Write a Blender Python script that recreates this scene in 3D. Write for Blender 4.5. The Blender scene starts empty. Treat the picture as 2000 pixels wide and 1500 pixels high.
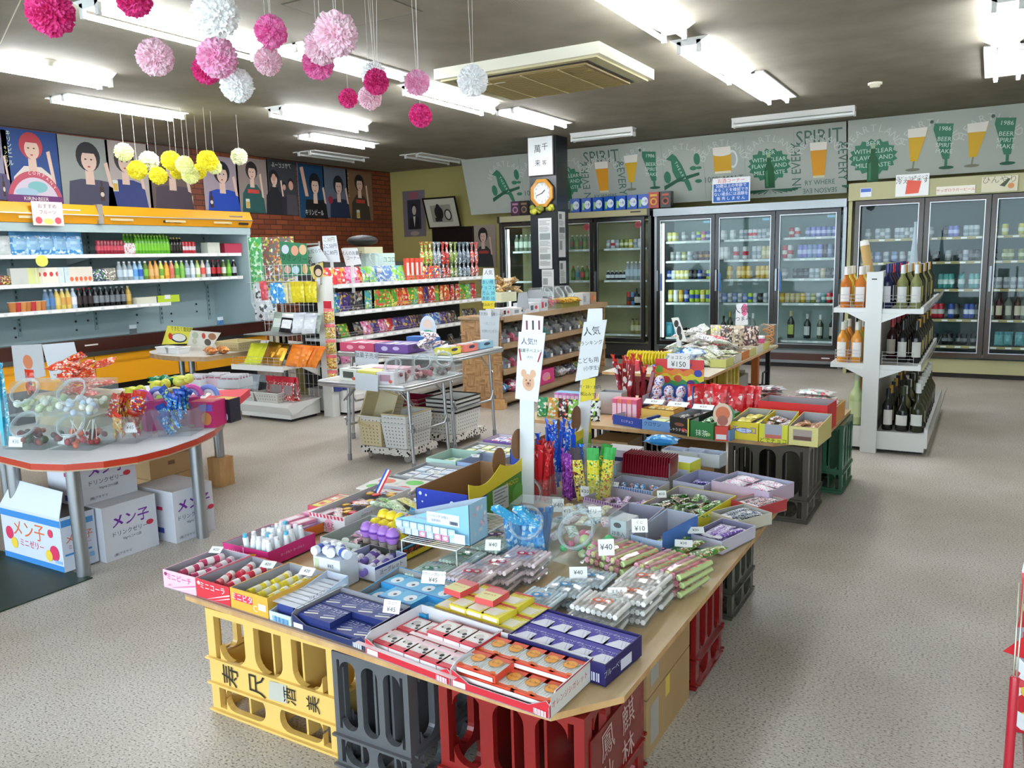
import bpy,math,random
from mathutils import Vector,Matrix,noise
PI=math.pi
random.seed(7)
S=bpy.context.scene
COL=S.collection
FOC,PIT,ROL,YAW,HC=1578.88,0.15409,-0.02613,0.53351,1.5
F_=Vector((-math.sin(YAW)*math.cos(PIT),math.cos(YAW)*math.cos(PIT),-math.sin(PIT)))
R_=Vector((math.cos(YAW),math.sin(YAW),0));U_=R_.cross(F_)
CR=R_*math.cos(ROL)+U_*math.sin(ROL);CU=CR.cross(F_)
CP=Vector((0,0,HC))
cam=bpy.data.cameras.new('camera');camo=bpy.data.objects.new('camera',cam);COL.objects.link(camo)
cam.sensor_width=36;cam.lens=FOC/2000*36;cam.clip_start=0.02
camo.matrix_world=Matrix(((CR.x,CU.x,-F_.x,CP.x),(CR.y,CU.y,-F_.y,CP.y),(CR.z,CU.z,-F_.z,CP.z),(0,0,0,1)))
S.camera=camo
w=bpy.data.worlds.new('daylight');S.world=w;w.use_nodes=True
w.node_tree.nodes['Background'].inputs[0].default_value=(0.78,0.88,1.0,1)
w.node_tree.nodes['Background'].inputs[1].default_value=5.0
S.view_settings.view_transform='Standard';S.view_settings.look='None'
S.view_settings.gamma=1;S.view_settings.use_curve_mapping=False
S.view_settings.exposure=0.52
TUBE_POWER=42.0
CEIL=3.08
def ray(x,y):return CR*((x-1000)/FOC)-CU*((y-750)/FOC)+F_
def UZ(x,y,z=0.0):
    d=ray(x,y);return CP+d*((z-HC)/d.z)
def UX(x,y,c):
    d=ray(x,y);return CP+d*(c/d.x)
def UY(x,y,c):
    d=ray(x,y);return CP+d*(c/d.y)
_M={}
def lin(h):
    h=h.lstrip('#');o=[]
    for i in (0,2,4):
        c=int(h[i:i+2],16)/255;o.append(c/12.92 if c <= .04045 else ((c+.055)/1.055)**2.4)
    return tuple(o)+(1,)
def newmat(k):
    m=bpy.data.materials.new(k);m.use_nodes=True
    return m,m.node_tree.nodes,m.node_tree.links,m.node_tree.nodes['Principled BSDF']
def mt(k):
    """'#hex' card, 'g#' glossy plastic/foil, 'm#' metal, 'c#' clear tinted plastic, 'e#:power' lamp, 'p#,#,#:scale' printed film"""
    if k in _M:return _M[k]
    if k in SPECIAL:_M[k]=SPECIAL[k]();return _M[k]
    m,n,l,b=newmat(k.replace('#',''))
    kind=k[0]
    if kind=='#':
        b.inputs['Base Color'].default_value=lin(k);b.inputs['Roughness'].default_value=.55
    elif kind=='g':
        b.inputs['Base Color'].default_value=lin(k[1:]);b.inputs['Roughness'].default_value=.22
    elif kind=='m':
        b.inputs['Base Color'].default_value=lin(k[1:]);b.inputs['Roughness'].default_value=.32;b.inputs['Metallic'].default_value=.9
    elif kind=='c':
        n.remove(b);c,a=(k[1:].split(':')+['.2'])[:2]
        t=n.new('ShaderNodeBsdfTransparent');t.inputs[0].default_value=lin(c)
        gl=n.new('ShaderNodeBsdfPrincipled');gl.inputs['Base Color'].default_value=lin(c);gl.inputs['Roughness'].default_value=.12
        mx=n.new('ShaderNodeMixShader');l.new(facing(n,l,.5,float(a)+.03),mx.inputs[0])
        l.new(t.outputs[0],mx.inputs[1]);l.new(gl.outputs[0],mx.inputs[2]);l.new(mx.outputs[0],n['Material Output'].inputs[0])
    elif kind=='e':
        c,p=k[1:].split(':');b.inputs['Base Color'].default_value=(0.9,.9,.9,1)
        b.inputs['Emission Color'].default_value=lin(c);b.inputs['Emission Strength'].default_value=float(p)
    elif kind=='p':
        cs,sc=(k[1:].split(':')+['40'])[:2];cs=cs.split(',')
        tc=n.new('ShaderNodeTexCoord');v=n.new('ShaderNodeTexVoronoi');v.inputs['Scale'].default_value=float(sc)*2.7
        oi=n.new('ShaderNodeObjectInfo');va=n.new('ShaderNodeVectorMath');va.operation='ADD'
        l.new(tc.outputs['Object'],va.inputs[0]);l.new(oi.outputs['Random'],va.inputs[1]);l.new(va.outputs[0],v.inputs['Vector'])
        sp=n.new('ShaderNodeSeparateColor');l.new(v.outputs['Color'],sp.inputs[0])
        r=n.new('ShaderNodeValToRGB');r.color_ramp.interpolation='CONSTANT'
        l.new(sp.outputs[0],r.inputs[0])
        e=r.color_ramp.elements
        e[0].position=0;e[0].color=lin(cs[0]);rest=cs[1:]
        for i,c in enumerate(rest):
            p=.6+.4*i/len(rest)
            if i==0:e[1].position=p;e[1].color=lin(c)
            else:q=e.new(p);q.color=lin(c)
        l.new(r.outputs[0],b.inputs['Base Color']);b.inputs['Roughness'].default_value=.28
    _M[k]=m;return m
SPECIAL={}
def facing(n,l,k,a):
    lw=n.new('ShaderNodeLayerWeight');p=n.new('ShaderNodeMath');p.operation='POWER';p.inputs[1].default_value=4;l.new(lw.outputs['Facing'],p.inputs[0])
    m=n.new('ShaderNodeMath');m.operation='MULTIPLY_ADD';m.use_clamp=True;m.inputs[1].default_value=k;m.inputs[2].default_value=a;l.new(p.outputs[0],m.inputs[0]);return m.outputs[0]
def special(f):SPECIAL[f.__name__]=f;return f
def tex(n,l,kind,sc,det=2,coord='Object',vec=None):
    tc=n.new('ShaderNodeTexCoord');t=n.new('ShaderNodeTex'+kind);t.inputs['Scale'].default_value=sc
    if kind=='Noise':t.inputs['Detail'].default_value=det
    if vec:
        mp=n.new('ShaderNodeMapping');mp.inputs['Scale'].default_value=vec;l.new(tc.outputs[coord],mp.inputs[0]);l.new(mp.outputs[0],t.inputs['Vector'])
    else:l.new(tc.outputs[coord],t.inputs['Vector'])
    return t
def ramp(n,l,src,stops,mode='LINEAR'):
    r=n.new('ShaderNodeValToRGB');r.color_ramp.interpolation=mode;e=r.color_ramp.elements
    for i,(p,c) in enumerate(stops):
        q=e[i] if i<2 else e.new(p)
        q.position=p;q.color=lin(c)
    l.new(src,r.inputs[0]);return r
def bump(n,l,b,src,s,d=.01):
    u=n.new('ShaderNodeBump');u.inputs['Strength'].default_value=s;u.inputs['Distance'].default_value=d
    l.new(src,u.inputs['Height']);l.new(u.outputs[0],b.inputs['Normal'])
@special
def floor_vinyl():
    m,n,l,b=newmat('floor_vinyl')
    a=tex(n,l,'Noise',105,2,vec=(1,1.5,1));r=ramp(n,l,a.outputs[0],[(0.35,'#776e64'),(.43,'#beb7ad'),(.6,'#c9c3b9'),(.7,'#dedad4')])
    c=tex(n,l,'Noise',1.1,3);r2=ramp(n,l,c.outputs[0],[(0.3,'#c4bcae'),(.7,'#ffffff')])
    mx=n.new('ShaderNodeMix');mx.data_type='RGBA';mx.blend_type='MULTIPLY';mx.inputs[0].default_value=.8
    l.new(r.outputs[0],mx.inputs[6]);l.new(r2.outputs[0],mx.inputs[7]);l.new(mx.outputs[2],b.inputs['Base Color'])
    b.inputs['Roughness'].default_value=.42;return m
@special
def ceiling_board():
    m,n,l,b=newmat('ceiling_board')
    a=tex(n,l,'Noise',3,4);r=ramp(n,l,a.outputs[0],[(.3,'#77705f'),(.7,'#878070')]);l.new(r.outputs[0],b.inputs['Base Color'])
    wv=tex(n,l,'Wave',28);wv.bands_direction='Y';bump(n,l,b,wv.outputs[0],.35,.01)
    b.inputs['Roughness'].default_value=.8;return m
@special
def brick():
    m,n,l,b=newmat('brick')
    tc=n.new('ShaderNodeTexCoord');s=n.new('ShaderNodeSeparateXYZ');c=n.new('ShaderNodeCombineXYZ')
    l.new(tc.outputs['Object'],s.inputs[0]);l.new(s.outputs[1],c.inputs[0]);l.new(s.outputs[2],c.inputs[1])
    t=n.new('ShaderNodeTexBrick');l.new(c.outputs[0],t.inputs['Vector']);t.inputs['Scale'].default_value=1
    t.inputs['Brick Width'].default_value=.24;t.inputs['Row Height'].default_value=.075;t.inputs['Mortar Size'].default_value=.006
    t.inputs['Color1'].default_value=lin('#6b3018');t.inputs['Color2'].default_value=lin('#84421f');t.inputs['Mortar'].default_value=lin('#33180e')
    l.new(t.outputs[0],b.inputs['Base Color']);bump(n,l,b,t.outputs[1],-.5);b.inputs['Roughness'].default_value=.6;return m
def wood(name,c1,c2,vec,sc=6):
    def f():
        m,n,l,b=newmat(name)
        a=tex(n,l,'Noise',sc,5,vec=vec);r=ramp(n,l,a.outputs[0],[(.3,c1),(.7,c2)]);l.new(r.outputs[0],b.inputs['Base Color'])
        b.inputs['Roughness'].default_value=.5;return m
    SPECIAL[name]=f
wood('plywood','#c2a274','#dcc298',(3,.5,3));wood('woodside','#94693f','#bb8f60',(4,4,.6));wood('pine','#b88a55','#cfa771',(3,3,1))
wood('cardboard','#a8875a','#b59566',(1,1,1),3);wood('darkmat','#1d3028','#2a4036',(8,8,8),30);wood('shelfwood','#94795a','#ab9070',(3,.4,3))
@special
def parquet():
    m,n,l,b=newmat('parquet')
    t=tex(n,l,'Checker',9.0);t.inputs['Color1'].default_value=lin('#a57c4f');t.inputs['Color2'].default_value=lin('#96703f')
    a=tex(n,l,'Noise',9,5,vec=(5,5,1));a2=tex(n,l,'Noise',9,5,vec=(1,1,8))
    mi=n.new('ShaderNodeMix');mi.data_type='FLOAT';l.new(t.outputs[1],mi.inputs[0]);l.new(a.outputs[0],mi.inputs[2]);l.new(a2.outputs[0],mi.inputs[3])
    r=ramp(n,l,mi.outputs[0],[(.35,'#8a6238'),(.65,'#bd9466')]);l.new(r.outputs[0],b.inputs['Base Color']);b.inputs['Roughness'].default_value=.5;return m
@special
def checkcloth():
    m,n,l,b=newmat('checkcloth')
    t=tex(n,l,'Voronoi',38);r=ramp(n,l,t.outputs['Distance'],[(0,'#141414'),(.34,'#1c1a1a'),(.36,'#dcd6cc')],'CONSTANT')
    l.new(r.outputs[0],b.inputs['Base Color']);b.inputs['Roughness'].default_value=.9;return m
@special
def glass():
    m,n,l,b=newmat('glass');n.remove(b)
    t=n.new('ShaderNodeBsdfTransparent');t.inputs[0].default_value=(.93,.97,.97,1);g=n.new('ShaderNodeBsdfGlossy');g.inputs['Roughness'].default_value=.02
    mx=n.new('ShaderNodeMixShader')
    l.new(facing(n,l,.3,.018),mx.inputs[0]);l.new(t.outputs[0],mx.inputs[1]);l.new(g.outputs[0],mx.inputs[2]);l.new(mx.outputs[0],n['Material Output'].inputs[0]);return m
@special
def film():
    m,n,l,b=newmat('film');n.remove(b)
    t=n.new('ShaderNodeBsdfTransparent');g=n.new('ShaderNodeBsdfGlossy');g.inputs['Roughness'].default_value=.12
    a=tex(n,l,'Noise',30,4);r=ramp(n,l,a.outputs[0],[(.42,'#202020'),(.62,'#b0b0b0')]);mx=n.new('ShaderNodeMixShader')
    l.new(r.outputs[0],mx.inputs[0]);l.new(t.outputs[0],mx.inputs[1]);l.new(g.outputs[0],mx.inputs[2]);l.new(mx.outputs[0],n['Material Output'].inputs[0]);return m
_T={}
def glyphs(s,cond=1.0):
    if s in _T:return _T[s]
    cu=bpy.data.curves.new('t','FONT');cu.body=s;cu.size=1;cu.align_x='CENTER';cu.align_y='CENTER';cu.resolution_u=2
    o=bpy.data.objects.new('t',cu);COL.objects.link(o)
    bpy.context.view_layer.update()
    me=bpy.data.meshes.new_from_object(o.evaluated_get(bpy.context.evaluated_depsgraph_get()))
    r=([(v.co.x,v.co.y) for v in me.vertices],[tuple(p.vertices) for p in me.polygons])
    bpy.data.objects.remove(o);bpy.data.curves.remove(cu);bpy.data.meshes.remove(me)
    _T[s]=r;return r
ID=Matrix.Identity(4)
def TR(x,y,z):return Matrix.Translation((x,y,z))
def RZ(a):return Matrix.Rotation(a,4,'Z')
def RX(a):return Matrix.Rotation(a,4,'X')
def RY(a):return Matrix.Rotation(a,4,'Y')
FRONT=RX(PI/2)
RIGHT=RZ(PI/2) @ FRONT
class B:
    def __init__(s,mtx=ID):s.v=[];s.f=[];s.mi=[];s.ms=[];s.sm=[];s.x=mtx;s.lay=0
    def slot(s,k):
        if k not in s.ms:s.ms.append(k)
        return s.ms.index(k)
    def add(s,vs,fs,k,x=None,smooth=False):
        x=s.x if x is None else s.x @ x
        o=len(s.v);i=s.slot(k)
        for p in vs:s.v.append(tuple(x @ Vector(p)))
        for f in fs:s.f.append(tuple(o+j for j in f));s.mi.append(i);s.sm.append(smooth)
        return s
    def box(s,x0,y0,z0,x1,y1,z1,k,x=None,top=None):
        vs=[(x0,y0,z0),(x1,y0,z0),(x1,y1,z0),(x0,y1,z0),(x0,y0,z1),(x1,y0,z1),(x1,y1,z1),(x0,y1,z1)]
        s.add(vs,[(0,3,2,1),(0,1,5,4),(1,2,6,5),(2,3,7,6),(3,0,4,7)]+([(4,5,6,7)] if not top else []),k,x)
        if top:s.add(vs,[(4,5,6,7)],top,x)
        return s
    def rbox(s,x0,y0,z0,x1,y1,z1,r,k,x=None,n=3,smooth=True):
        """upright box with rounded vertical edges"""
        pts=[]
        for cx,cy,a0 in ((x1-r,y1-r,0),(x0+r,y1-r,90),(x0+r,y0+r,180),(x1-r,y0+r,270)):
            for i in range(n+1):
                a=math.radians(a0+90*i/n);pts.append((cx+r*math.cos(a),cy+r*math.sin(a)))
        return s.prism(pts,z0,z1,k,x)
    def prism(s,pts,z0,z1,k,x=None,side=None):
        n=len(pts);vs=[(p[0],p[1],z0) for p in pts]+[(p[0],p[1],z1) for p in pts]
        s.add(vs,[tuple(range(n-1,-1,-1)),tuple(range(n,2*n))],k,x)
        return s.add(vs,[(i,(i+1) % n,n+(i+1) % n,n+i) for i in range(n)],side or k,x)
    def lathe(s,prof,k,x=None,n=14,smooth=True,cap=True):
        vs=[];fs=[];m=len(prof)
        for r,z in prof:
            for i in range(n):a=2*PI*i/n;vs.append((r*math.cos(a),r*math.sin(a),z))
        for j in range(m-1):
            for i in range(n):fs.append((j*n+i,j*n+(i+1) % n,(j+1)*n+(i+1) % n,(j+1)*n+i))
        s.add(vs,fs,k,x,smooth)
        if cap:
            if prof[0][0]>1e-4:s.add(vs[:n],[tuple(range(n-1,-1,-1))],k,x)
            if prof[-1][0]>1e-4:s.add(vs[-n:],[tuple(range(n))],k,x)
        return s
    def tube(s,pts,r,k,n=8,x=None,closed=False,cap=True):
        pts=[Vector(p) for p in pts];vs=[];fs=[];m=len(pts)
        up=Vector((0,0,1))
        for j,p in enumerate(pts):
            a=pts[(j-1) % m] if (j or closed) else p;c=pts[(j+1) % m] if (j<m-1 or closed) else p
            d=(c-a);d=d.normalized() if d.length>1e-9 else Vector((0,0,1))
            u=d.cross(up)
            if u.length<.05:u=d.cross(Vector((1,0,0)))
            u.normalize();w_=d.cross(u)
            for i in range(n):t=2*PI*i/n;vs.append(p+(u*math.cos(t)+w_*math.sin(t))*r)
        for j in range(m if closed else m-1):
            for i in range(n):k2=(j+1) % m;fs.append((j*n+i,j*n+(i+1) % n,k2*n+(i+1) % n,k2*n+i))
        s.add(vs,fs,k,x,n>4)
        if not closed and cap:s.add(vs[:n],[tuple(range(n))],k,x);s.add(vs[-n:],[tuple(range(n-1,-1,-1))],k,x)
        return s
    def ball(s,c,r,k,n=10,x=None,sz=1.0):
        prof=[(max(1e-5,r*math.sin(PI*i/n)),-r*sz*math.cos(PI*i/n)) for i in range(n+1)]
        return s.lathe(prof,k,(x or ID) @ TR(*c),n+4,True,False)
    def _z(s):s.lay+=1;return s.lay*.00025
    def poly(s,pts,k,x=None):z=s._z();return s.add([(p[0],p[1],z) for p in pts],[tuple(range(len(pts)))],k,x)
    def rect(s,x0,y0,x1,y1,k,x=None):return s.poly([(x0,y0),(x1,y0),(x1,y1),(x0,y1)],k,x)
    def ell(s,cx,cy,rx,ry,k,x=None,n=18,a0=0,a1=360):
        return s.poly([(cx+rx*math.cos(math.radians(a0+(a1-a0)*i/n)),cy+ry*math.sin(math.radians(a0+(a1-a0)*i/n))) for i in range(n if a1-a0==360 else n+1)],k,x)
    def text(s,t,cx,cy,size,k,x=None,rot=0,sx=1.0):
        v,f=glyphs(t);z=s._z();c,q=math.cos(rot),math.sin(rot)
        return s.add([(cx+(a*sx*c-b_*q)*size,cy+(a*sx*q+b_*c)*size,z) for a,b_ in v],f,k,x)
    def arctext(s,t,cx,cy,r,size,k,a0,a1,x=None):
        for i,ch in enumerate(t):
            a=math.radians(a0+(a1-a0)*i/max(1,len(t)-1));s.text(ch,cx+r*math.cos(a),cy+r*math.sin(a),size,k,x,a-PI/2)
        return s
    def mesh(s,name):
        me=bpy.data.meshes.new(name);me.from_pydata(s.v,[],s.f)
        for k in s.ms:me.materials.append(mt(k))
        me.polygons.foreach_set('material_index',s.mi);me.polygons.foreach_set('use_smooth',s.sm);me.update();return me
    def obj(s,name,parent=None,loc=None,label=None):
        return put(s.mesh(name),name,parent,loc,label=label)
def put(me,name,parent=None,loc=None,rz=0,label=None,rot=None):
    o=bpy.data.objects.new(name,me);COL.objects.link(o)
    if parent:o.parent=parent
    if loc is not None:o.location=loc
    if rot is not None:o.rotation_euler=rot
    elif rz:o.rotation_euler=(0,0,rz)
    if label:o['label']=label
    return o
def tag(o,label,cat,group=None,kind=None):
    o['label']=label;o['category']=cat
    if group:o['group']=group
    if kind:o['kind']=kind
    return o
def thing(name,label,cat,loc=(0,0,0),rz=0,group=None,rot=None):
    return tag(put(None,name,None,loc,rz,rot=rot),label,cat,group)
def struct(b,name):
    o=b.obj(name);o['kind']='structure';return o
_C={}
def cached(key,fn):
    if key not in _C:_C[key]=fn()
    return _C[key]
ORD='first second third fourth fifth sixth seventh eighth ninth tenth eleventh twelfth thirteenth fourteenth fifteenth sixteenth seventeenth eighteenth nineteenth twentieth'.split()
def nth(i,n=None,a='from left'):
    if n and n>2 and i==n-1:return 'last %s' % a
    return (ORD[i] if i<20 else 'twenty-'+ORD[i-20] if i<29 else 'far')+' '+a
def jit(s):return random.uniform(-s,s)
# room shell
XL,XR,YB,YF=-9.4,3.2,11.8,-2.2
struct(B().box(XL-.1,YF-.1,-.1,XR+.1,YB+.1,0,'floor_vinyl'),'floor')
struct(B().box(XL-.1,YF-.1,CEIL,XR+.1,YB+.1,CEIL+.1,'ceiling_board'),'ceiling')
struct(B().box(XL-.1,YF-.1,0,XL,YB+.1,CEIL,'brick'),'wall_left')
struct(B().box(XL,YB,0,XR,YB+.1,CEIL,'#a89c5c'),'wall_back')
struct(B().box(XR,YF-.1,0,XR+.1,YB+.1,CEIL,'#b8b4a0'),'wall_right')
b=B()
b.box(XL,YF-.1,2.6,XR,YF,CEIL,'#b8b4a0').box(XL,YF-.1,0,XR,YF,.25,'#b8b4a0')
for x in (XL,-6.2,-3.1,0,XR-.12):b.box(x,YF-.1,.25,x+.12,YF,2.6,'#8f8f8c')
struct(b,'wall_front')
for i,x in enumerate((XL+.12,-6.08,-2.98,.12)):
    struct(B().box(x,YF-.06,.25,x+(2.96 if i else 3.08),YF-.05,2.6,'glass'),'window_%d' % (i+1))
struct(B().box(XL,.5,0,XL+.015,YB,.09,'#3a2a20'),'baseboard_left')
struct(B().box(XL,YB-.015,0,XR,YB,.09,'#4a4634'),'baseboard_back')
# ceiling lamps
def lamp(p0,p1,kind,lab,on=True,wid=.3):
    """p0,p1 photo points on the lamp's centre line, at lamp level"""
    z=CEIL-.09 if kind != 'flush' else CEIL-.03
    a,c=UZ(*p0,z),UZ(*p1,z)
    mid=(a+c)/2;L=(c-a).length;ax=abs(c.x-a.x)>abs(c.y-a.y)
    t=thing('ceiling_lamp',lab,'ceiling lamp',(mid.x,mid.y,CEIL),PI/2 if ax else 0,'fluorescent lamps on the ceiling')
    t['category']='ceiling lamp'
    h=L/2;w2=wid/2*(1.2 if kind=='box' else 1)
    b=B();d=.012 if kind=='box' else .055
    b.prism([(-w2,-.0),(-w2*.35,-d),(w2*.35,-d),(w2,0),(w2,.0)],-h,h,'g#e9e9e4',RX(PI/2)) if kind=='open' else b.box(-w2,-h,-d,w2,h,0,'g#e9e9e4')
    b.obj('lamp_housing',t)
    for s in (-1,1):
        for e in (-1,1):
            B().box(s*w2*.5-.016,e*(h-.012)-.012,-d-.05,s*w2*.5+.016,e*(h-.012)+.012,-d+.02 if kind != 'open' else-.02,'g#dcdcd6').obj('lamp_socket',t)
        B().tube([(s*w2*.5,-h+.02,-d-.028),(s*w2*.5,h-.02,-d-.028)],.0165,('e#f4f8ff:%g' % TUBE_POWER) if on else 'g#e8ebe8',10).obj('fluorescent_tube',t)
    if kind=='flush':
        for s in (-1,1):B().box(s*(w2+.02)-.01,-h-.02,-.012,s*(w2+.02)+.01,h+.02,0,'g#cfcfca').obj('trim_strip',t)
    return t
lamp((165,30),(520,112),'open','lit twin tube ceiling lamp behind the hanging pink paper balls')
lamp((560,112),(770,170),'box','lit ceiling lamp between the large pale pink ball and the small magenta ball')
lamp((800,182),(955,222),'open','lit twin tube ceiling lamp just right of the pink paper balls')
lamp((978,230),(1100,256),'box','short looking lit ceiling lamp in front of the black pillar')
lamp((-30,130),(215,168),'open','lit twin tube ceiling lamp at the left edge beside a smoke detector')
lamp((110,206),(350,241),'box','lit ceiling lamp above the yellow paper balls')
lamp((530,226),(715,255),'open','lit twin tube ceiling lamp in front of the brick wall')
lamp((585,277),(730,294),'box','lit ceiling lamp farthest into the brick wall corner')
lamp((1150,-20),(1330,75),'open','lit twin tube ceiling lamp above the air conditioner')
lamp((1335,100),(1450,160),'open','lit twin tube ceiling lamp right of the air conditioner')
lamp((1440,165),(1530,208),'box','lit ceiling lamp farthest back on the right, nearest the beer banner')
lamp((1965,15),(1965,100),'open','lit twin tube ceiling lamp in the top right corner')
lamp((1968,108),(1968,165),'box','lit ceiling lamp under the one in the top right corner')
lamp((590,308),(705,321),'box','unlit ceiling lamp panel before the corner of the brick wall',False,.35)
lamp((805,312),(885,325),'box','unlit ceiling lamp panel over the yellow wall corner',False,.35)
lamp((1428,246),(1672,226),'open','unlit single tube lamp above the beer banner right half',False,.16)
lamp((1113,274),(1243,265),'open','unlit single tube lamp between pillar and beer banner',False,.16)
for i,(x,y) in enumerate(((-1.6,.3),(.9,1.0),(-4.5,.4))):  # extra lamps out of view, added to brighten the area near the camera
    t=lamp((1000,0),(1000,60),'open',['lit ceiling lamp over the front of the shop, centre','lit ceiling lamp over the front of the shop, right','lit ceiling lamp over the front of the shop, left'][i])
    t.location=(x,y,CEIL)
# measuring along shelf lines
def _pl(px):return CR*FOC-F_*(px-1000)
def cy(px,X,z):a=_pl(px);return-(X*a.x+(z-HC)*a.z)/a.y
def cx(px,Y,z):a=_pl(px);return-(Y*a.y+(z-HC)*a.z)/a.x
# reach-in refrigerators on the back wall
def fridge(name,lab,x0,x1,yf,zt,z0,doors,shelves,skin,frame,inner,yb=11.6,head=.1,kick='#2a2420',handle='m#8f9296',sh_y=.2,lip='#cfdad8',lampx=None,lab_door='glass door'):
    t=thing(name,lab,'refrigerator',((x0+x1)/2,yf,0));o=Vector(((x0+x1)/2,yf,0))
    b=B(TR(-o.x,-o.y,0));w_=.04
    b.box(x0,yf,0,x0+w_,yb,zt,skin).box(x1-w_,yf,0,x1,yb,zt,skin).box(x0+w_,yb-.04,0,x1-w_,yb,zt,inner).box(x0+w_,yf,zt-.04,x1-w_,yb-.04,zt,skin)
    b.box(x0+w_,yf+.04,z0-.1,x1-w_,yb-.04,z0-.02,inner).box(x0+w_,yf,0.06,x1-w_,yf+.03,z0-.02,skin).box(x0+w_+.02,yf+.06,0,x1-w_-.02,yf+.1,.06,kick)
    b.box(x0+w_,yf+.03,zt-.16,x1-w_,yb-.04,zt-.14,inner)
    b.obj('cabinet',t)
    B(TR(-o.x,-o.y,0)).box(x0,yf-.05,zt-head,x1,yf,zt,skin).obj('canopy',t)
    for i,(a,c) in enumerate(doors):
        d=B(TR(-o.x,-o.y,0));zb,zu=z0,zt-head-.01;q=.05
        for r_ in ((a,zb,a+q,zu),(c-q,zb,c,zu),(a+q,zb,c-q,zb+q+.01),(a+q,zu-q,c-q,zu)):d.box(r_[0],yf-.045,r_[1],r_[2],yf-.005,r_[3],frame)
        for r_ in ((a+q,zb+q+.01,a+q+.008,zu-q),(c-q-.008,zb+q+.01,c-q,zu-q),(a+q+.008,zb+q+.01,c-q-.008,zb+q+.018),(a+q+.008,zu-q-.008,c-q-.008,zu-q)):d.box(r_[0],yf-.05,r_[1],r_[2],yf-.046,r_[3],'m#b8babc')
        do=d.obj('door',t)
        B(TR(-o.x,-o.y,0)).box(a+q,yf-.03,zb+q+.01,c-q,yf-.024,zu-q,'glass').obj('glass_pane',do)
        B(TR(-o.x,-o.y,0)).box(a+.012,yf-.085,1.0,a+.034,yf-.052,1.28,handle).box(a+.014,yf-.055,1.02,a+.032,yf-.045,1.05,handle).box(a+.014,yf-.055,1.23,a+.032,yf-.045,1.26,handle).obj('door_handle',do)
        for zz in shelves:
            s=B(TR(-o.x,-o.y,0)).box(a+.05,yf+sh_y,zz-.02,c-.05,yb-.06,zz-.012,inner).box(a+.05,yf+sh_y-.014,zz-.035,c-.05,yf+sh_y,zz-.004,lip)
            for k in range(4):u=a+.1+(c-a-.2)*k/3;s.box(u-.03,yf+sh_y-.016,zz-.03,u+.03,yf+sh_y-.0145,zz-.01,'#f2f4f2')
            s.obj('shelf',t)
        if lampx is None or i in lampx:B(TR(-o.x,-o.y,0)).box(a+.055,yf+.02,z0+.1,a+.075,yf+.045,zt-head-.1,'e#eafff8:9').obj('interior_lamp',t)
    return t
F1=fridge('display_refrigerator','wide silver topped refrigerator with three glass doors full of cans',-4.05,-1.56,10.85,2.12,.25,
       ((-4.0,-3.19),(-3.18,-2.41),(-2.40,-1.62)),(1.68,1.41,1.15,.83,.34),'m#85898a','g#24211f','#a8bdb8',lampx=(0,))
B(TR(2.805,-10.85,0)).box(-3.98,10.84,.1,-1.6,10.846,.19,'g#4a2a22').box(-1.8,10.836,.13,-1.7,10.84,.145,'#d8d8d8').obj('base_panel',F1)
for i,a in enumerate((-3.19,-2.41,-1.62)):B(TR(2.805,-10.85,0)).box(a-.16,10.816,1.9,a-.07,10.819,1.93,'#8fc3d8').obj('door_sticker',F1)
for a in (-4.0,-3.18,-2.40):B(TR(2.805,-10.85,0)).box(a+.055,10.80,1.0,a+.08,10.818,1.24,'g#2a5fb4').obj('pull_sticker',F1)
F2=fridge('display_refrigerator','cream and dark brown refrigerator with glass doors behind the wine stand',-1.50,.95,10.55,2.27,.24,
       ((-1.42,-.69),(-.68,-.03),(-.02,.62)),(1.62,1.34,1.02,.67,.36),'#a6a379','g#3d2f22','#56706e',head=.2,yb=11.55,lip='#b3a56c',lampx=(),sh_y=.22)
B(TR(.275,-10.55,0)).box(-1.46,10.53,.245,.9,10.548,.28,'#a58b5b').obj('trim_rail',F2)
F3=fridge('display_refrigerator','dark framed soft drink refrigerator with cream top behind the pillar',-6.6,-4.12,10.9,2.14,.26,
       ((-6.52,-5.62),(-5.6,-4.99),(-4.97,-4.2)),(1.61,1.15,.78,.36),'g#33312e','g#1e1d1c','#b4b287',head=.1,yb=11.6,lampx=(0,))
B(TR(5.36,-10.9,0)).box(-6.55,10.842,2.05,-4.16,10.848,2.135,'#a9a27a').box(-4.4,10.838,2.09,-4.25,10.842,2.11,'#3a3528').obj('name_band',F3)
for x in (-5.08,-4.29):B(TR(x+5.36,-.06,1.92) @ FRONT).ell(0,0,.045,.045,'#b9363f').ell(0,0,.036,.036,'#7a2530').obj('round_sticker',F3)
# orange open showcase on the left wall
t=SC=thing('open_showcase','long orange topped open refrigerated showcase under the posters','showcase',(-8.9,5.4,0))
x0,x1=-9.3,-8.5;ya,yb=2.6,7.66;q=TR(8.9,-5.4,0)
B(q).box(x0,ya,.06,x0+.06,yb,2.1,'#a3b6b8').box(x0+.06,ya,.3,-8.34,yb,.62,'#a9b8ba').box(x0+.06,ya,1.98,x1,yb,2.1,'#aab9bb').obj('cabinet',t)
for y in (ya,yb-.05):B(q).add([(x0,y,.3),(-8.34,y,.3),(-8.34,y,.74),(-8.52,y,1.0),(x1,y,2.0),(x0,y,2.0),(x0,y+.05,.3),(-8.34,y+.05,.3),(-8.34,y+.05,.74),(-8.52,y+.05,1.0),(x1,y+.05,2.0),(x0,y+.05,2.0)],
    [(0,1,2,3,4,5),(11,10,9,8,7,6),(0,6,7,1),(1,7,8,2),(2,8,9,3),(3,9,10,4)],'#a8bcbe').obj('end_panel',t)
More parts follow.
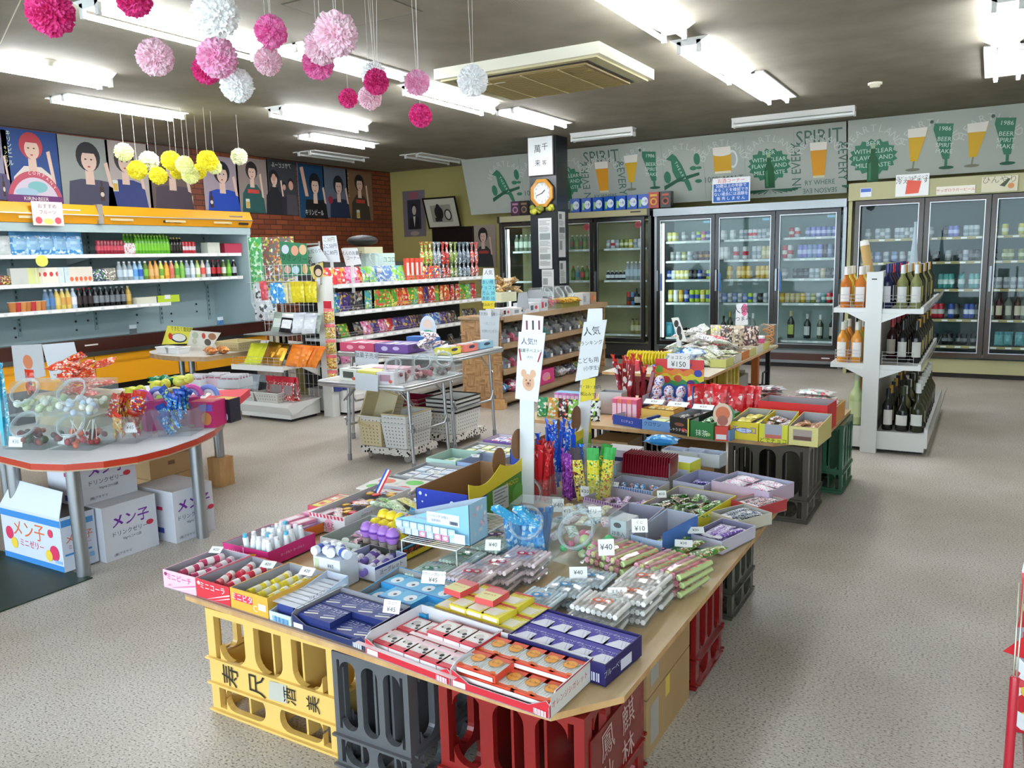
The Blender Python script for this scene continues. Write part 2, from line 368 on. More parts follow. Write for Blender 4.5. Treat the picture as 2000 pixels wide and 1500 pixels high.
for i,(a,c) in enumerate(((ya,5.50),(5.56,yb))):
    B(q).add([(x1+.02,a,1.99),(x1+.07,a,2.08),(x1+.02,a,2.19),(x1-.2,a,2.19),(x1-.2,a,1.99),(x1+.02,c,1.99),(x1+.07,c,2.08),(x1+.02,c,2.19),(x1-.2,c,2.19),(x1-.2,c,1.99)],
        [(0,1,2,3,4),(9,8,7,6,5),(0,5,6,1),(1,6,7,2),(2,7,8,3),(3,8,9,4),(4,9,5,0)],'g#e09a1e').box(x1+.066,a,2.075,x1+.078,c,2.085,'m#c8c8c8').obj('canopy_panel',t)
    n=2 if i==0 else 3
    for k in range(3):
        u=a+(c-a)*(k+.12)/3;B(q).box(x1+.05,u,2.03,x1+.056,u+.28,2.06,'#cdb98a').obj('label_holder',t)
for y,w_ in ((5.02,.09),(6.32,.09),(6.47,.09),(7.22,.05),(7.44,.16)):B(q).box(x1+.045,y,2.025,x1+.054,y+w_,2.055,'#15120e').obj('vent_slot',t)
for y in (5.2,7.4):B(q).box(x1+.03,y-.1,2.12,x1+.06,y+.1,2.135,'m#d0d0d0').obj('canopy_handle',t)
B(q).box(x1-.02,5.5,1.99,x1+.06,5.56,2.2,'#8c8278').obj('canopy_divider',t)
B(q).box(x1-.02,ya,1.9,x1+.01,yb,1.985,'#9fb0b0').obj('lower_band',t)
B(q).box(-8.44,ya,.62,-8.30,yb,.76,'g#3a1d18').box(-8.297,5.1,.69,-8.294,5.25,.705,'#cfc8c0').obj('bumper',t)
B(q).box(-8.36,ya,.575,-8.29,yb,.62,'m#6a6a68').obj('bumper_rail',t)
for a,c in ((ya,3.9),(3.91,5.2),(5.21,6.5),(6.51,yb)):B(q).box(-8.40,a,.24,-8.32,c,.57,'g#e09a1e').box(-8.318,a,.48,-8.312,c,.5,'g#c4841a').obj('front_panel',t)
B(q).box(x0+.1,ya+.05,0,-8.5,yb-.05,.24,'#141312').obj('plinth',t)
for y in (3.2,4.05,4.95,5.85,6.75,7.5):
    b=B(q).box(x0+.06,y-.02,.78,x0+.075,y+.02,1.95,'#8fa2a4')
    for k in range(18):b.box(x0+.075,y-.008,.84+k*.06,x0+.0765,y+.008,.87+k*.06,'#42504f')
    b.obj('shelf_upright',t)
for y0_,y1_,z in ((ya,7.56,1.67),(ya,7.56,1.37),(ya,6.42,1.09)):
    b=B(q).box(x0+.08,y0_+.05,z-.03,-8.6,y1_,z-.012,'#bfc9c8').box(-8.6,y0_+.05,z-.045,-8.58,y1_,z-.004,'g#e6e6e2')
    y=y0_+.1
    while y<y1_-.12:b.box(-8.579,y,z-.038,-8.577,y+.11,z-.014,'#ffffff');y+=.15
    b.obj('shelf',t)
    for k in range(6):
        y=y0_+.1+(y1_-y0_-.2)*k/5;B(q).add([(x0+.08,y,z-.03),(-8.66,y,z-.03),(x0+.08,y,z-.12),(x0+.08,y+.012,z-.03),(-8.66,y+.012,z-.03),(x0+.08,y+.012,z-.12)],[(0,1,2),(5,4,3),(0,3,4,1),(1,4,5,2)],'#a8b4b4').obj('shelf_bracket',t)
for y,z in ((4.9,.88),(5.6,.9),(5.75,1.0),(6.4,.92),(6.9,.9),(7.3,1.0),(4.2,.9)):
    B(q).lathe([(.014,0),(.014,.006)],'#2a3434',TR(x0+.062,y,z) @ RY(PI/2)).lathe([(.012,0),(.012,.006)],'#2a3434',TR(x0+.062,y,z-.1) @ RY(PI/2)).obj('screw_hole',t)
# pillar
t=thing('pillar','square black stone pillar standing before the refrigerators','pillar',(-5.19,9.9,0));t['kind']='structure'
PIL=1
B().box(-.2,-.17,0,.2,.17,CEIL-.001,'g#20262a').obj('pillar_shaft',t)
# steel shelving
def shelfunit(t,q,boards,face=None):pass
WH='g#dedfdb'
t=WG=thing('wine_shelf','white double-sided steel shelf holding juice and wine bottles','shelf',(-.715,6.4,0));q=TR(.715,-6.4,0)
B(q).box(-.77,6.4,0,-.66,6.46,1.335,WH).box(-.735,6.397,1.28,-.70,6.3995,1.288,'#1c1c1c').obj('end_post',t)
B(q).box(-.77,8.42,0,-.66,8.48,1.335,WH).obj('end_post',t)
B(q).box(-.722,6.46,.17,-.708,8.42,1.33,'#bdc0bd').obj('back_panel',t)
B(q).box(-.90,6.44,.03,-.77,8.4,.185,WH).box(-.66,6.42,.03,-.345,8.4,.165,WH).box(-.345,6.42,.06,-.325,8.4,.2,WH).box(-.88,6.5,0,-.36,8.36,.03,'#222222').obj('base_plinth',t)
for (a,c,z) in ((-.99,-.722,1.075),(-.708,-.41,1.07),(-1.0,-.722,.665),(-.708,-.41,.66)):
    R=a>-.8
    b=B(q).box(a,6.42,z-.035,c,8.42,z-.0,WH)
    if R:b.box(c,6.42,z-.035,c+.02,8.42,z+.012,WH)
    b.obj('shelf_board',t)
    B(q).add([((-.66 if R else-.77),6.405,z-.1),((-.66 if R else-.77),6.405,z-.034),((-.5 if R else-.9),6.405,z-.034),((-.66 if R else-.77),6.42,z-.1),((-.66 if R else-.77),6.42,z-.034),((-.5 if R else-.9),6.42,z-.034)],
      [(0,1,2),(5,4,3),(0,2,5,3),(1,4,5,2)],WH).obj('shelf_bracket',t)
    b=B(q)
    xa,xc=(a+.06,c-.03) if R else (a+.03,a+.2)
    for k in range(4):b.tube([(xa,6.43,z+.02+k*.025),(xc,6.43,z+.02+k*.025)],.0018,'m#c8c8c8',5)
    for k in range(3):u=xa+(xc-xa)*k/2;b.tube([(u,6.43,z),(u,6.43,z+.1)],.0018,'m#c8c8c8',5)
    b.obj('wire_guard',t)
for z,x in ((1.1,-.37),(.69,-.37),(.19,-.31)):
    b=B(q);y=6.5
    while y<8.3:b.add([(x,y,z-.05),(x+.03,y,z+.03),(x+.03,y+.12,z+.03),(x,y+.12,z-.05)],[(0,3,2,1),(0,1,2,3)],'#e4e6e2');y+=.15
    b.add([(x-.001,6.44,z-.055),(x+.03,6.44,z+.035),(x+.03,8.38,z+.035),(x-.001,8.38,z-.055)],[(0,1,2,3)],'c#d8dcdc:.25').obj('price_rail',t)
t=GD=thing('snack_shelf','long white steel shelf of snacks in front of the brick wall','shelf',(-5.7,7.2,0));q=TR(5.7,-7.2,0)
B(q).box(-5.62,5.84,0,-5.5,5.94,1.375,WH).box(-5.58,5.838,1.3,-5.54,5.8395,1.305,'#333333').obj('end_post',t)
B(q).box(-5.95,5.94,.25,-5.93,8.75,1.5,'#3b3c3a').obj('back_panel',t)
B(q).box(-5.93,5.95,.03,-5.40,8.75,.25,WH).box(-5.4,5.98,.06,-5.38,8.72,.2,WH).box(-5.9,6.0,0,-5.45,8.7,.03,'#1c1c1c').obj('base_plinth',t)
for z,c in ((1.30,-5.45),(1.03,-5.45),(.77,-5.45),(.51,-5.45)):
    b=B(q).box(-5.92,5.95,z-.04,c,8.72,z-.012,WH).box(c,5.95,z-.045,c+.016,8.72,z-.002,WH)
    y=6.0
    while y<8.6:b.box(c+.016,y,z-.035,c+.018,y+.1,z-.012,'#fbfbf8');y+=.16 if z != .51 else .23
    b.obj('shelf_board',t)
    g=B(q)
    for k in range(2):g.tube([(c-.005,5.97,z+.02+.025*k),(c-.005,8.7,z+.02+.025*k)],.002,'m#b8b8b8',5)
    g.obj('wire_guard',t)
t=EC=thing('end_shelf','white end shelf of snack pouches facing the shop front','shelf',(-5.97,5.65,0));q=TR(5.97,-5.65,0)
B(q).box(-6.36,5.46,.03,-5.69,5.86,.17,WH).add([(-6.38,5.41,.15),(-6.38,5.46,.07),(-5.66,5.46,.07),(-5.66,5.41,.15),(-6.38,5.41,.19),(-5.66,5.41,.19),(-6.38,5.86,.19),(-5.66,5.86,.19)],[(0,1,2,3),(0,3,5,4),(4,5,7,6),(3,2,7,5),(0,4,6,1)],WH).box(-6.3,5.5,0,-5.72,5.84,.03,'#1a1a1a').obj('base_plinth',t)
B(q).box(-6.36,5.38,.515,-5.66,5.86,.54,WH).box(-6.36,5.372,.5,-5.66,5.38,.55,WH).obj('shelf_board',t)
B(q).add([(-5.672,5.86,.4),(-5.672,5.62,.515),(-5.672,5.86,.515),(-5.66,5.86,.4),(-5.66,5.62,.515),(-5.66,5.86,.515)],[(0,2,1),(3,4,5),(0,1,4,3)],WH).obj('shelf_bracket',t)
b=B(q)
for k in range(12):x=-6.36+k*.062;b.tube([(x,5.84,.2),(x,5.84,1.5)],.0025,'m#b4b4b4',4)
for k in range(14):b.tube([(-6.37,5.84,.22+k*.098),(-5.66,5.84,.22+k*.098)],.0025,'m#b4b4b4',4)
b.obj('wire_back',t)
B(q).tube([(-6.3,5.82,1.33),(-5.66,5.82,1.33)],.006,'m#c0c0c0').tube([(-6.3,5.6,1.33),(-6.3,5.83,1.33)],.004,'m#c0c0c0').obj('hanging_bar',t)
b=B(q)
for k in range(3):b.tube([(-6.345,5.385,.57+k*.03),(-5.7,5.385,.57+k*.03)],.0018,'m#c8c8c8',4)
for k in range(9):b.tube([(-6.345+k*.08,5.385,.55),(-6.345+k*.08,5.385,.63)],.0018,'m#c8c8c8',4)
b.obj('wire_guard',t)
t=WS=thing('wooden_shelf','long low wooden shelf with woven wood pattern end, full of sweets','shelf',(-4.35,8.1,0));q=TR(4.35,-8.1,0)
for y in (6.83,9.36):B(q).box(-4.62,y,.1,-4.16,y+.03,.93,'parquet').obj('end_panel',t)
B(q).box(-4.62,6.86,.1,-4.6,9.36,.93,'woodside').obj('back_panel',t)
for z in (.12,.40,.66,.93):
    B(q).box(-4.6 if z<.9 else-4.64,6.86 if z<.9 else 6.81,z-.03,-4.16 if z<.9 else-4.13,9.36 if z<.9 else 9.41,z-.003,'shelfwood').box(-4.15 if z<.9 else-4.13,6.86,z-.055,-4.135 if z<.9 else-4.115,9.36,z,'shelfwood').obj('shelf_board',t)
B(q).box(-4.6,6.86,.03,-4.2,9.36,.09,'woodside').box(-4.6,6.85,0,-4.2,6.92,.1,'woodside').box(-4.25,6.8,0,-4.14,6.9,.1,'pine').obj('base_frame',t)
# folding aluminium tables
def folding_table(lab,x0,x1,y0,y1,z,top,legs):
    t=thing('folding_table',lab,'table',((x0+x1)/2,(y0+y1)/2,0));q=TR(-(x0+x1)/2,-(y0+y1)/2,0)
    B(q).rbox(x0+.02,y0+.02,z-.02,x1-.02,y1-.02,z,.03,top).obj('tabletop',t)
    b=B(q)
    for zz in (z-.028,z-.010):
        r=.05;pts=[]
        for cx_,cy_,a0 in ((x1-r,y1-r,0),(x0+r,y1-r,90),(x0+r,y0+r,180),(x1-r,y0+r,270)):
            for i in range(5):a=math.radians(a0+22.5*i);pts.append((cx_+r*math.cos(a),cy_+r*math.sin(a),zz))
        b.tube(pts,.011,'m#c6c9cb',8,closed=True)
    b.obj('edge_frame',t)
    for (x,y) in legs:
        xx_,yy_=x,y
        l=B(q).tube([(x+(.03 if x<(x0+x1)/2 else-.03),y,z-.03),(x,y,.03)],.0135,'m#bfc3c6',10).tube([(x,y,0),(x,y,.05)],.017,'g#8a8d90',10).tube([(x+.003,y,z*.42),(x+.002,y,z*.46)],.017,'m#9a9ea2',10).obj('leg',t)
    xs=sorted(set(p[0] for p in legs));ys=sorted(set(p[1] for p in legs))
    for x in xs:
        B(q).tube([(x,ys[0],z*.52),(x,ys[0]+.05,z*.42),(x,ys[-1]-.05,z*.42),(x,ys[-1],z*.52)],.009,'m#c6c9cb',8).obj('cross_brace',t)
        for y in ys:s=1 if x<(x0+x1)/2 else-1;B(q).tube([(x,y,z*.72),(x+s*.16,y,z-.035)],.006,'m#aeb2b5',6).obj('folding_strut',t)
    return t
folding_table('low silver folding table holding clear candy jars and small boxes',-4.22,-3.40,4.32,5.05,.655,'g#d4d6d4',((-4.17,4.58),(-3.53,4.55),(-4.17,4.99),(-3.53,4.99)))
folding_table('taller silver folding table with flat boxes of sweets',-4.75,-3.52,5.12,5.85,.76,'g#d4d6d4',((-4.66,5.18),(-3.60,5.18),(-4.66,5.78),(-3.60,5.78)))
# big sweets table and its crates
TZ=.41
t=thing('plywood_table','large low plywood board table covered in small sweets, nearest the camera','table',(-1.5,2.6,0));q=TR(1.5,-2.6,0)
B(q).prism([(-2.29,1.665),(-.98,1.6),(-.86,1.6),(-.735,1.76),(-.73,3.75),(-1.3,3.95),(-2.55,4.12),(-2.5,2.2)],TZ-.024,TZ-.006,'plywood',side='pine').obj('tabletop',t)
B(q).prism([(-2.285,1.66),(-1.2,1.61),(-1.2,1.9),(-2.28,1.9)],TZ-.006,TZ,'#a5866c').obj('cover_board',t)
def crate(lab,x0,x1,y0,y1,h,col,pat='arch',grp=None,mark=None,z0=0):
    """beer crate lying on its side: ribs and arched openings on the long faces"""
    t=thing('beer_crate',lab,'crate',((x0+x1)/2,(y0+y1)/2,z0),0,grp);W,D=(x1-x0)/2,(y1-y0)/2;th=.022
    b=B()
    def face(x,w,hh):
        e_=w-w*.13;b.box(-e_,0,0,e_,th,hh*.07,col,x);b.box(-e_,0,hh*.94,e_,th,hh,col,x);b.box(-w,0,0,-w+w*.13,th,hh,col,x);b.box(w-w*.13,0,0,w,th,hh,col,x)
        b.box(-e_,0,hh*.3,e_,th,hh*(.52 if pat=='text' else .36),col,x)
        b.box(-w-.006,-.012,hh*.29,w+.006,0,hh*.31,col,x).box(-w-.006,-.012,hh*.035,w+.006,0,hh*.05,col,x)
        if pat=='text':b.box(-w-.006,-.012,hh*.53,w+.006,0,hh*.55,col,x)
        for lo,hi,n in ((.07,.30,2),((.54 if pat=='text' else .36),.94,3)):
            a=-w+w*.13;c=w-w*.13;s=(c-a)/n;rr=s*(.3 if pat=='text' else .36)
            for i in range(n):
                m=a+s*(i+.5);zt_,zb_=hh*hi,hh*lo
                if i<n-1:b.box(a+s*(i+1)-s*.13,0,zb_,a+s*(i+1)+s*.13,th,zt_,col,x)
                for sx in (-1,1):
                    for top in ((1,0) if pat != 'text' or lo<.3 else (0,)):
                        r_=min(rr,(zt_-zb_)*.45);ex=m+sx*(s*.37);ez=zt_ if top else zb_;sg=-1 if top else 1;pts=[(ex,ez)]
                        for k in range(6):a_=PI/2*k/5;pts.append((ex-sx*r_*(1-math.sin(a_)),ez+sg*r_*(1-math.cos(a_))))
                        vs=[(p[0],0,p[1]) for p in pts]+[(p[0],th,p[1]) for p in pts];k_=len(pts)
                        b.add(vs,[tuple(range(k_)),tuple(range(2*k_-1,k_-1,-1))]+[(i_,(i_+1) % k_,k_+(i_+1) % k_,k_+i_) for i_ in range(k_)],col,x)
    face(TR(0,-D,0),W,h);face(TR(0,D,0) @ RZ(PI),W,h);face(TR(W-.0006,0,0) @ RZ(PI/2),D-th-.0006,h-.001);face(TR(-W+.0006,0,0) @ RZ(-PI/2),D-th-.0006,h-.001)
    b.box(-W+th,D-th*2,0,W-th,D-th,h,col)
    for i in (-1,0,1):b.box(i*W*.45-.004,-D+th,0.02,i*W*.45+.004,D-th*2,h*.9,col)
    b.obj('crate_body',t)
    return t
c1=crate('yellow beer crate with black writing under the near left corner',-2.20,-1.625,1.67,1.97,.375,'g#e2bb68','text')
for ch,x in (('寿',-.18),('尺',-.055),('酒',.09),('美',.19)):B(TR(0,-.153,.158) @ FRONT).text(ch,x,.0,.085 if x<.05 else .06,'#1b1712',rot=PI/2).obj('painted_character',c1)
B(TR(0,-.153,.158) @ FRONT).poly([(-.01,-.035),(.07,-.03),(.075,.035),(.0,.03)],'#b9b6a8').obj('worn_sticker',c1,label='worn grey paper patch')
crate('dark grey beer crate between the yellow and red crates',-1.61,-1.33,1.64,1.99,.375,'g#5b5b5e')
c2=crate('red beer crate under the near right corner',-1.24,-.80,1.66,2.06,.375,'g#8a1f1c')
B(q0 := TR(.2205,0,0)).box(0,-.17,.08,.004,.17,.3,'g#7c1c1a').obj('sign_panel',c2)
for i,ch in enumerate('鳳麒秋林'):B(TR(.2255,0,.19) @ RIGHT).text(ch,-.07+.14*(i % 2),.05-.1*(i//2),.09,'#c9a6a0',rot=.15).obj('painted_character',c2)
crate('dark red beer crate in the middle of the right side',-1.1,-.80,2.55,2.87,.375,'g#7c1c1a')
crate('dark olive grey beer crate under the far right side of the sweets table',-1.15,-.84,3.15,3.5,.375,'g#46453c')
crate('grey beer crate under the far left part of the sweets table',-2.1,-1.7,3.2,3.5,.375,'g#55554f')
crate('black looking crate deep under the sweets table',-1.9,-1.45,2.4,2.75,.375,'g#3c3c3e')
# second table
T2=.46
t=thing('plywood_table','low narrow board table of chocolate boxes behind the big sweets table','table',(-1.7,5.05,0));q=TR(1.7,-5.05,0)
B(q).prism([(-2.62,4.52),(-.98,4.47),(-.76,4.66),(-.74,5.62),(-2.62,5.62)],T2-.022,T2,'plywood',side='pine').obj('tabletop',t)
crate('large olive grey crate with three arches under the chocolate table',-1.24,-.80,4.52,4.95,T2-.024,'g#5c564e')
crate('green beer crate standing at the right end of the chocolate table',-1.02,-.72,5.2,5.6,T2-.024,'g#3f6a53')
crate('dark crate in shade under the middle of the chocolate table',-2.3,-1.9,4.9,5.3,T2-.024,'g#3a3834')
T3=.6
t=thing('trestle_table','pale board table of clear wrapped sweets in front of the refrigerators','table',(-2.2,7.0,0));q=TR(2.2,-7.0,0)
B(q).box(-2.62,5.85,T3-.03,-1.76,8.15,T3-.008,'pine',top='#c9c3b0').obj('tabletop',t)
for x,y in ((-1.82,7.5),(-2.56,7.5)):B(q).box(x-.03,y-.03,0,x+.03,y+.03,T3-.03,'#a85a24').obj('leg',t)
for x in (-2.55,-1.83):
    B(q).box(x-.02,8.02,0,x+.02,8.06,T3-.03,'g#23262a').obj('leg',t)
B(q).tube([(-2.55,8.04,.2),(-1.83,8.04,.2)],.01,'g#23262a').tube([(-1.83,8.04,.35),(-1.83,7.85,.35),(-1.83,7.8,.1)],.01,'g#23262a').obj('leg_brace',t)
crate('dark red crate holding up the near end of the pale table',-2.5,-2.1,5.95,6.25,T3-.032,'g#8a1a1c')
crate('yellow crate stacked low under the right edge of the pale table',-2.1,-1.82,6.55,6.95,.29,'g#c9b24c')
crate('yellow crate on top of the other one under the pale table',-2.1,-1.82,6.55,6.95,.27,'g#c9b24c',z0=.291)
# goods: one mesh per kind, shared by its copies
def can(c,a='#d8d8d8',h=.122,r=.033):
    def f():
        b=B().lathe([(r*.8,0),(r,.008),(r,h*.3)],c,n=12,cap=False).lathe([(r*1.002,h*.3),(r*1.002,h*.62)],a,n=12,cap=False).lathe([(r,h*.62),(r,h*.9),(r*.8,h)],c,n=12,cap=False)
        return b.lathe([(r*.8,h-.001),(r*.8,h-.002)],'m#c4c8ca',n=12).mesh('drink_can')
    return cached(('can',c,a,h,r),f)
def pet(liq,lab,cap='#f2f2f2',h=.21,r=.033,sh=.62):
    def f():
        return B().lathe([(r*.85,0),(r,.01),(r,h*sh),(r*.75,h*(sh+.13)),(r*.4,h*.87),(r*.38,h*.92)],liq,n=12).lathe([(r*1.03,h*.2),(r*1.03,h*(sh-.05))],lab,n=12,cap=False).lathe([(r*.43,h*.91),(r*.43,h)],cap,n=10).mesh('drink_bottle')
    return cached(('pet',liq,lab,cap,h,r,sh),f)
def wine(gl,lab,cap,h=.3,r=.038,sh=.58,lw=1.25):
    def f():
        b=B().lathe([(r*.9,0),(r,.008),(r,h*sh),(r*.9,h*(sh+.05)),(r*.42,h*(sh+.16)),(r*.37,h*.8)],gl,n=14).lathe([(r*.42,h*.8),(r*.4,h*.985),(r*.4,h)],cap,n=12)
        n=7;vs=[];hh=(h*.14,h*(sh-.08))
        for z in hh:
            for i in range(n):a=-PI/2-lw/2*1.4+lw*1.4*i/(n-1);vs.append((r*1.03*math.cos(a),r*1.03*math.sin(a),z))
        b.add(vs,[(i,i+1,n+i+1,n+i) for i in range(n-1)],lab);return b.mesh('glass_bottle')
    return cached(('wine',gl,lab,cap,h,r,sh,lw),f)
def pouch(w,h,c,band=None,t=.03,mid=None,zig=True):
    """standing printed bag, seals top and bottom; band = colour of the head, mid = printed panel"""
    def f():
        nx,nz=7,9;b=B();rnd=random.Random(hash((w,h)) % 999)
        for side in (-1,1):
            vs=[]
            for j in range(nz+1):
                v=j/nz;tz=(1-(2*v-1)**4)*(.6+.4*(1-v))
                for i in range(nx+1):
                    u=2*i/nx-1;d=t/2*tz*(1-abs(u)**3)+(.0006 if side<0 else 0)
                    d+=rnd.uniform(-.0012,.0012)*tz*4
                    vs.append((u*w/2*(1-.05*tz),side*d,v*h))
            for j in range(nz):
                for i in range(nx):
                    k=c
                    if band and j >= nz-2:k=band
                    elif mid and 2 <= j <= nz-4 and 1 <= i <= nx-2 and side<0:k=mid
                    q=j*(nx+1)+i;fc=(q,q+1,q+nx+2,q+nx+1);b.add([vs[m] for m in fc],[(0,1,2,3) if side<0 else (3,2,1,0)],k,None,True)
        return b.mesh('snack_bag')
    return cached(('pouch',w,h,c,band,t,mid),f)
def weld(me):return me
def packet(w,l,c,t=.02,mid=None,crimp=None):
    """lying pillow packet, length along y, crimped ends"""
    def f():
        nx,ny=6,10;b=B();rnd=random.Random(3)
        P=[]
        for j in range(ny+1):
            v=2*j/ny-1;e=max(0,1-abs(v)**5);row=[]
            for i in range(nx+1):
                u=2*i/nx-1;d=t/2*e*(1-u**2)**.6 if abs(u)<1 else 0
                row.append((u*w/2*(1-.12*e*1),v*l/2,t/2,d*(1+rnd.uniform(-.12,.12))))
            P.append(row)
        for j in range(ny):
            for i in range(nx):
                k=c
                if crimp and (j==0 or j==ny-1):k=crimp
                elif mid and 3 <= j <= ny-4:k=mid
                q4=[P[j][i],P[j][i+1],P[j+1][i+1],P[j+1][i]]
                b.add([(p[0],p[1],p[2]+p[3]) for p in q4],[(0,1,2,3)],k,None,True)
                b.add([(p[0],p[1],p[2]-p[3]) for p in q4],[(3,2,1,0)],c,None,True)
        return b.mesh('wrapped_sweet')
    return cached(('packet',w,l,c,t,mid,crimp),f)
def stick(l,r,c,cap='#f0f0ee',n=10,band=None):
    """capped roll lying along y"""
    def f():
        x=RX(-PI/2)
        b=B(TR(0,-l/2,r) @ x).lathe([(r,0),(r,l*.78)],c,n=n).lathe([(r*1.08,l*.78),(r*1.08,l*.98),(r*.9,l)],cap,n=n)
        if band:b.lathe([(r*1.02,l*.25),(r*1.02,l*.55)],band,n=n,cap=False)
        return b.mesh('candy_tube')
    return cached(('stick',l,r,c,cap,band),f)
def carton(w,d,h,side,top,words=(),art=(),name='sweets_box',front=None):
    """small closed box; art and words are printed on the top, front = (colour, words)"""
    def f():
        b=B().box(-w/2,-d/2,0,w/2,d/2,h,side,top=top);b.lay=0;X=TR(0,0,h)
        for a in art:
            if a[0]=='r':b.rect(*[a[i]*(w if i % 2 else d) for i in range(1,5)],a[5],X)
            elif a[0]=='e':b.ell(a[1]*w,a[2]*d,a[3]*w,a[4]*d,a[5],X,n=14)
            elif a[0]=='p':b.poly([(x_*w,y_*d) for x_,y_ in a[1]],a[2],X)
        for (t_,cx_,cy_,s_,k_) in words:b.text(t_,cx_*w,cy_*d,s_,k_,X)
        if front:
            XF=TR(0,-d/2,h/2) @ FRONT;b.rect(-w*.42,-h*.3,w*.42,h*.3,front[0],XF)
            if front[1]:b.text(front[1],0,0,h*.38,front[2],XF)
        return b.mesh(name)
    return cached(('carton',w,d,h,side,top,tuple(words),tuple(map(str,art)),str(front)),f)
def tray(name,lab,cat,A,Bp,depth,h,out,inn,z=TZ,words=(),art=(),grp=None,front=1.0,skew=0,bottom=None,th=.003,wall='straight',rimcut=None):
    """open carton. A, Bp: photo points of its front bottom corners on the table at height z.
    Returns (thing, width, depth, centre matrix)"""
    a,c=(UZ(*A,z),UZ(*Bp,z)) if len(A)==2 else (Vector(A),Vector(Bp))
    w_=(c-a).length;ang=math.atan2(c.y-a.y,c.x-a.x);m=(a+c)/2
    nrm=Vector((-math.sin(ang),math.cos(ang),0));o=m+nrm*depth/2;o.z=z
    t=thing(name,lab,cat,o,ang,grp);W,D=w_/2,depth/2
    hf=h*front;b=B()
    b.box(-W,-D,0,W,D,th,bottom or inn)
    if wall=='dip':
        def side(x,pts,w2):
            vs=[(p[0],0,p[1]) for p in pts]+[(p[0],th,p[1]) for p in pts];k=len(pts)
            b.add(vs,[tuple(range(k))],out,x);b.add(vs,[tuple(range(2*k-1,k-1,-1))],inn,x);b.add(vs,[(i,(i+1) % k,k+(i+1) % k,k+i) for i in range(k)],inn,x)
        e=W*.3
        side(TR(0,-D,0),[(-W,0),(W,0),(W,h*.6),(W-e*.2,h*.75),(W-e*1.3,h*.36),(-W+e*1.3,h*.36),(-W+e*.2,h*.75),(-W,h*.8)],W)
        side(TR(W,0,0) @ RZ(PI/2),[(-D,0),(D,0),(D,h),(-D+D*.3,h),(-D,h*.5)],D)
        side(TR(0,D,0) @ RZ(PI),[(-W,0),(W,0),(W,h),(-W,h)],W)
        side(TR(-W,0,0) @ RZ(-PI/2),[(-D,0),(D,0),(D,h*.8),(D-D*.2,h),(-D,h)],D)
    else:
        for x0,y0,x1,y1,hh in ((-W,-D,W,-D+th,hf),(-W,D-th,W,D,h)):b.box(x0,y0,0,x1,y1,hh,out)
        for s in (-1,1):
            x0=s*W-(th if s>0 else 0)
            b.add([(x0,-D+th,0),(x0+th,-D+th,0),(x0+th,D-th,0),(x0,D-th,0),(x0,-D+th,hf),(x0+th,-D+th,hf),(x0+th,D-th,h),(x0,D-th,h)],[(0,3,2,1),(0,1,5,4),(1,2,6,5),(2,3,7,6),(3,0,4,7),(4,5,6,7)],out)
            b.add([(s*(W-th-.0004),-D+th,th),(s*(W-th-.0004),D-th,th),(s*(W-th-.0004),D-th,h-.001),(s*(W-th-.0004),-D+th,hf-.001)],[(0,1,2,3) if s<0 else (3,2,1,0)],inn)
        b.add([(-W+th,D-th-.0004,th),(W-th,D-th-.0004,th),(W-th,D-th-.0004,h-.001),(-W+th,D-th-.0004,h-.001)],[(0,1,2,3)],inn)
        b.add([(-W+th,-D+th+.0004,th),(W-th,-D+th+.0004,th),(W-th,-D+th+.0004,hf-.001),(-W+th,-D+th+.0004,hf-.001)],[(3,2,1,0)],inn)
    bo=b.obj('carton_body',t)
    XF=TR(0,-D-.0006,hf/2) @ FRONT;XR_=TR(W+.0006,0,h/2) @ RIGHT
    if art or words:
        gs={0:B(),1:B()}
        for a_ in art:
            g=gs[a_[-1]=='R'];X=XR_ if a_[-1]=='R' else XF;w2,h2=(D,h/2) if a_[-1]=='R' else (W,hf/2)
            if a_[0]=='r':g.rect(a_[1]*w2,a_[2]*h2,a_[3]*w2,a_[4]*h2,a_[5],X)
            elif a_[0]=='e':g.ell(a_[1]*w2,a_[2]*h2,a_[3]*w2,a_[4]*h2,a_[5],X)
            elif a_[0]=='p':g.poly([(x_*w2,y_*h2) for x_,y_ in a_[1]],a_[2],X)
            elif a_[0]=='bar':
                for i in range(12):u=a_[1]+(a_[3]-a_[1])*(i+.1)/12;g.rect(u*w2,a_[2]*h2,(u+(a_[3]-a_[1])/12*(.3+.5*((i*7) % 3)/2))*w2,a_[4]*h2,a_[5],X)
        for q_ in words:gs[q_[-1]=='R'].text(q_[0],q_[1]*(D if q_[-1]=='R' else W),q_[2]*(h if q_[-1]=='R' else hf)/2,q_[3],q_[4],XR_ if q_[-1]=='R' else XF)
        for g in gs.values():
            if g.v:g.obj('printed_panel',bo)
    return t,w_,depth,o,ang
def rown(j,n):return 'front' if j==0 else 'back' if j==n-1 else ORD[j]
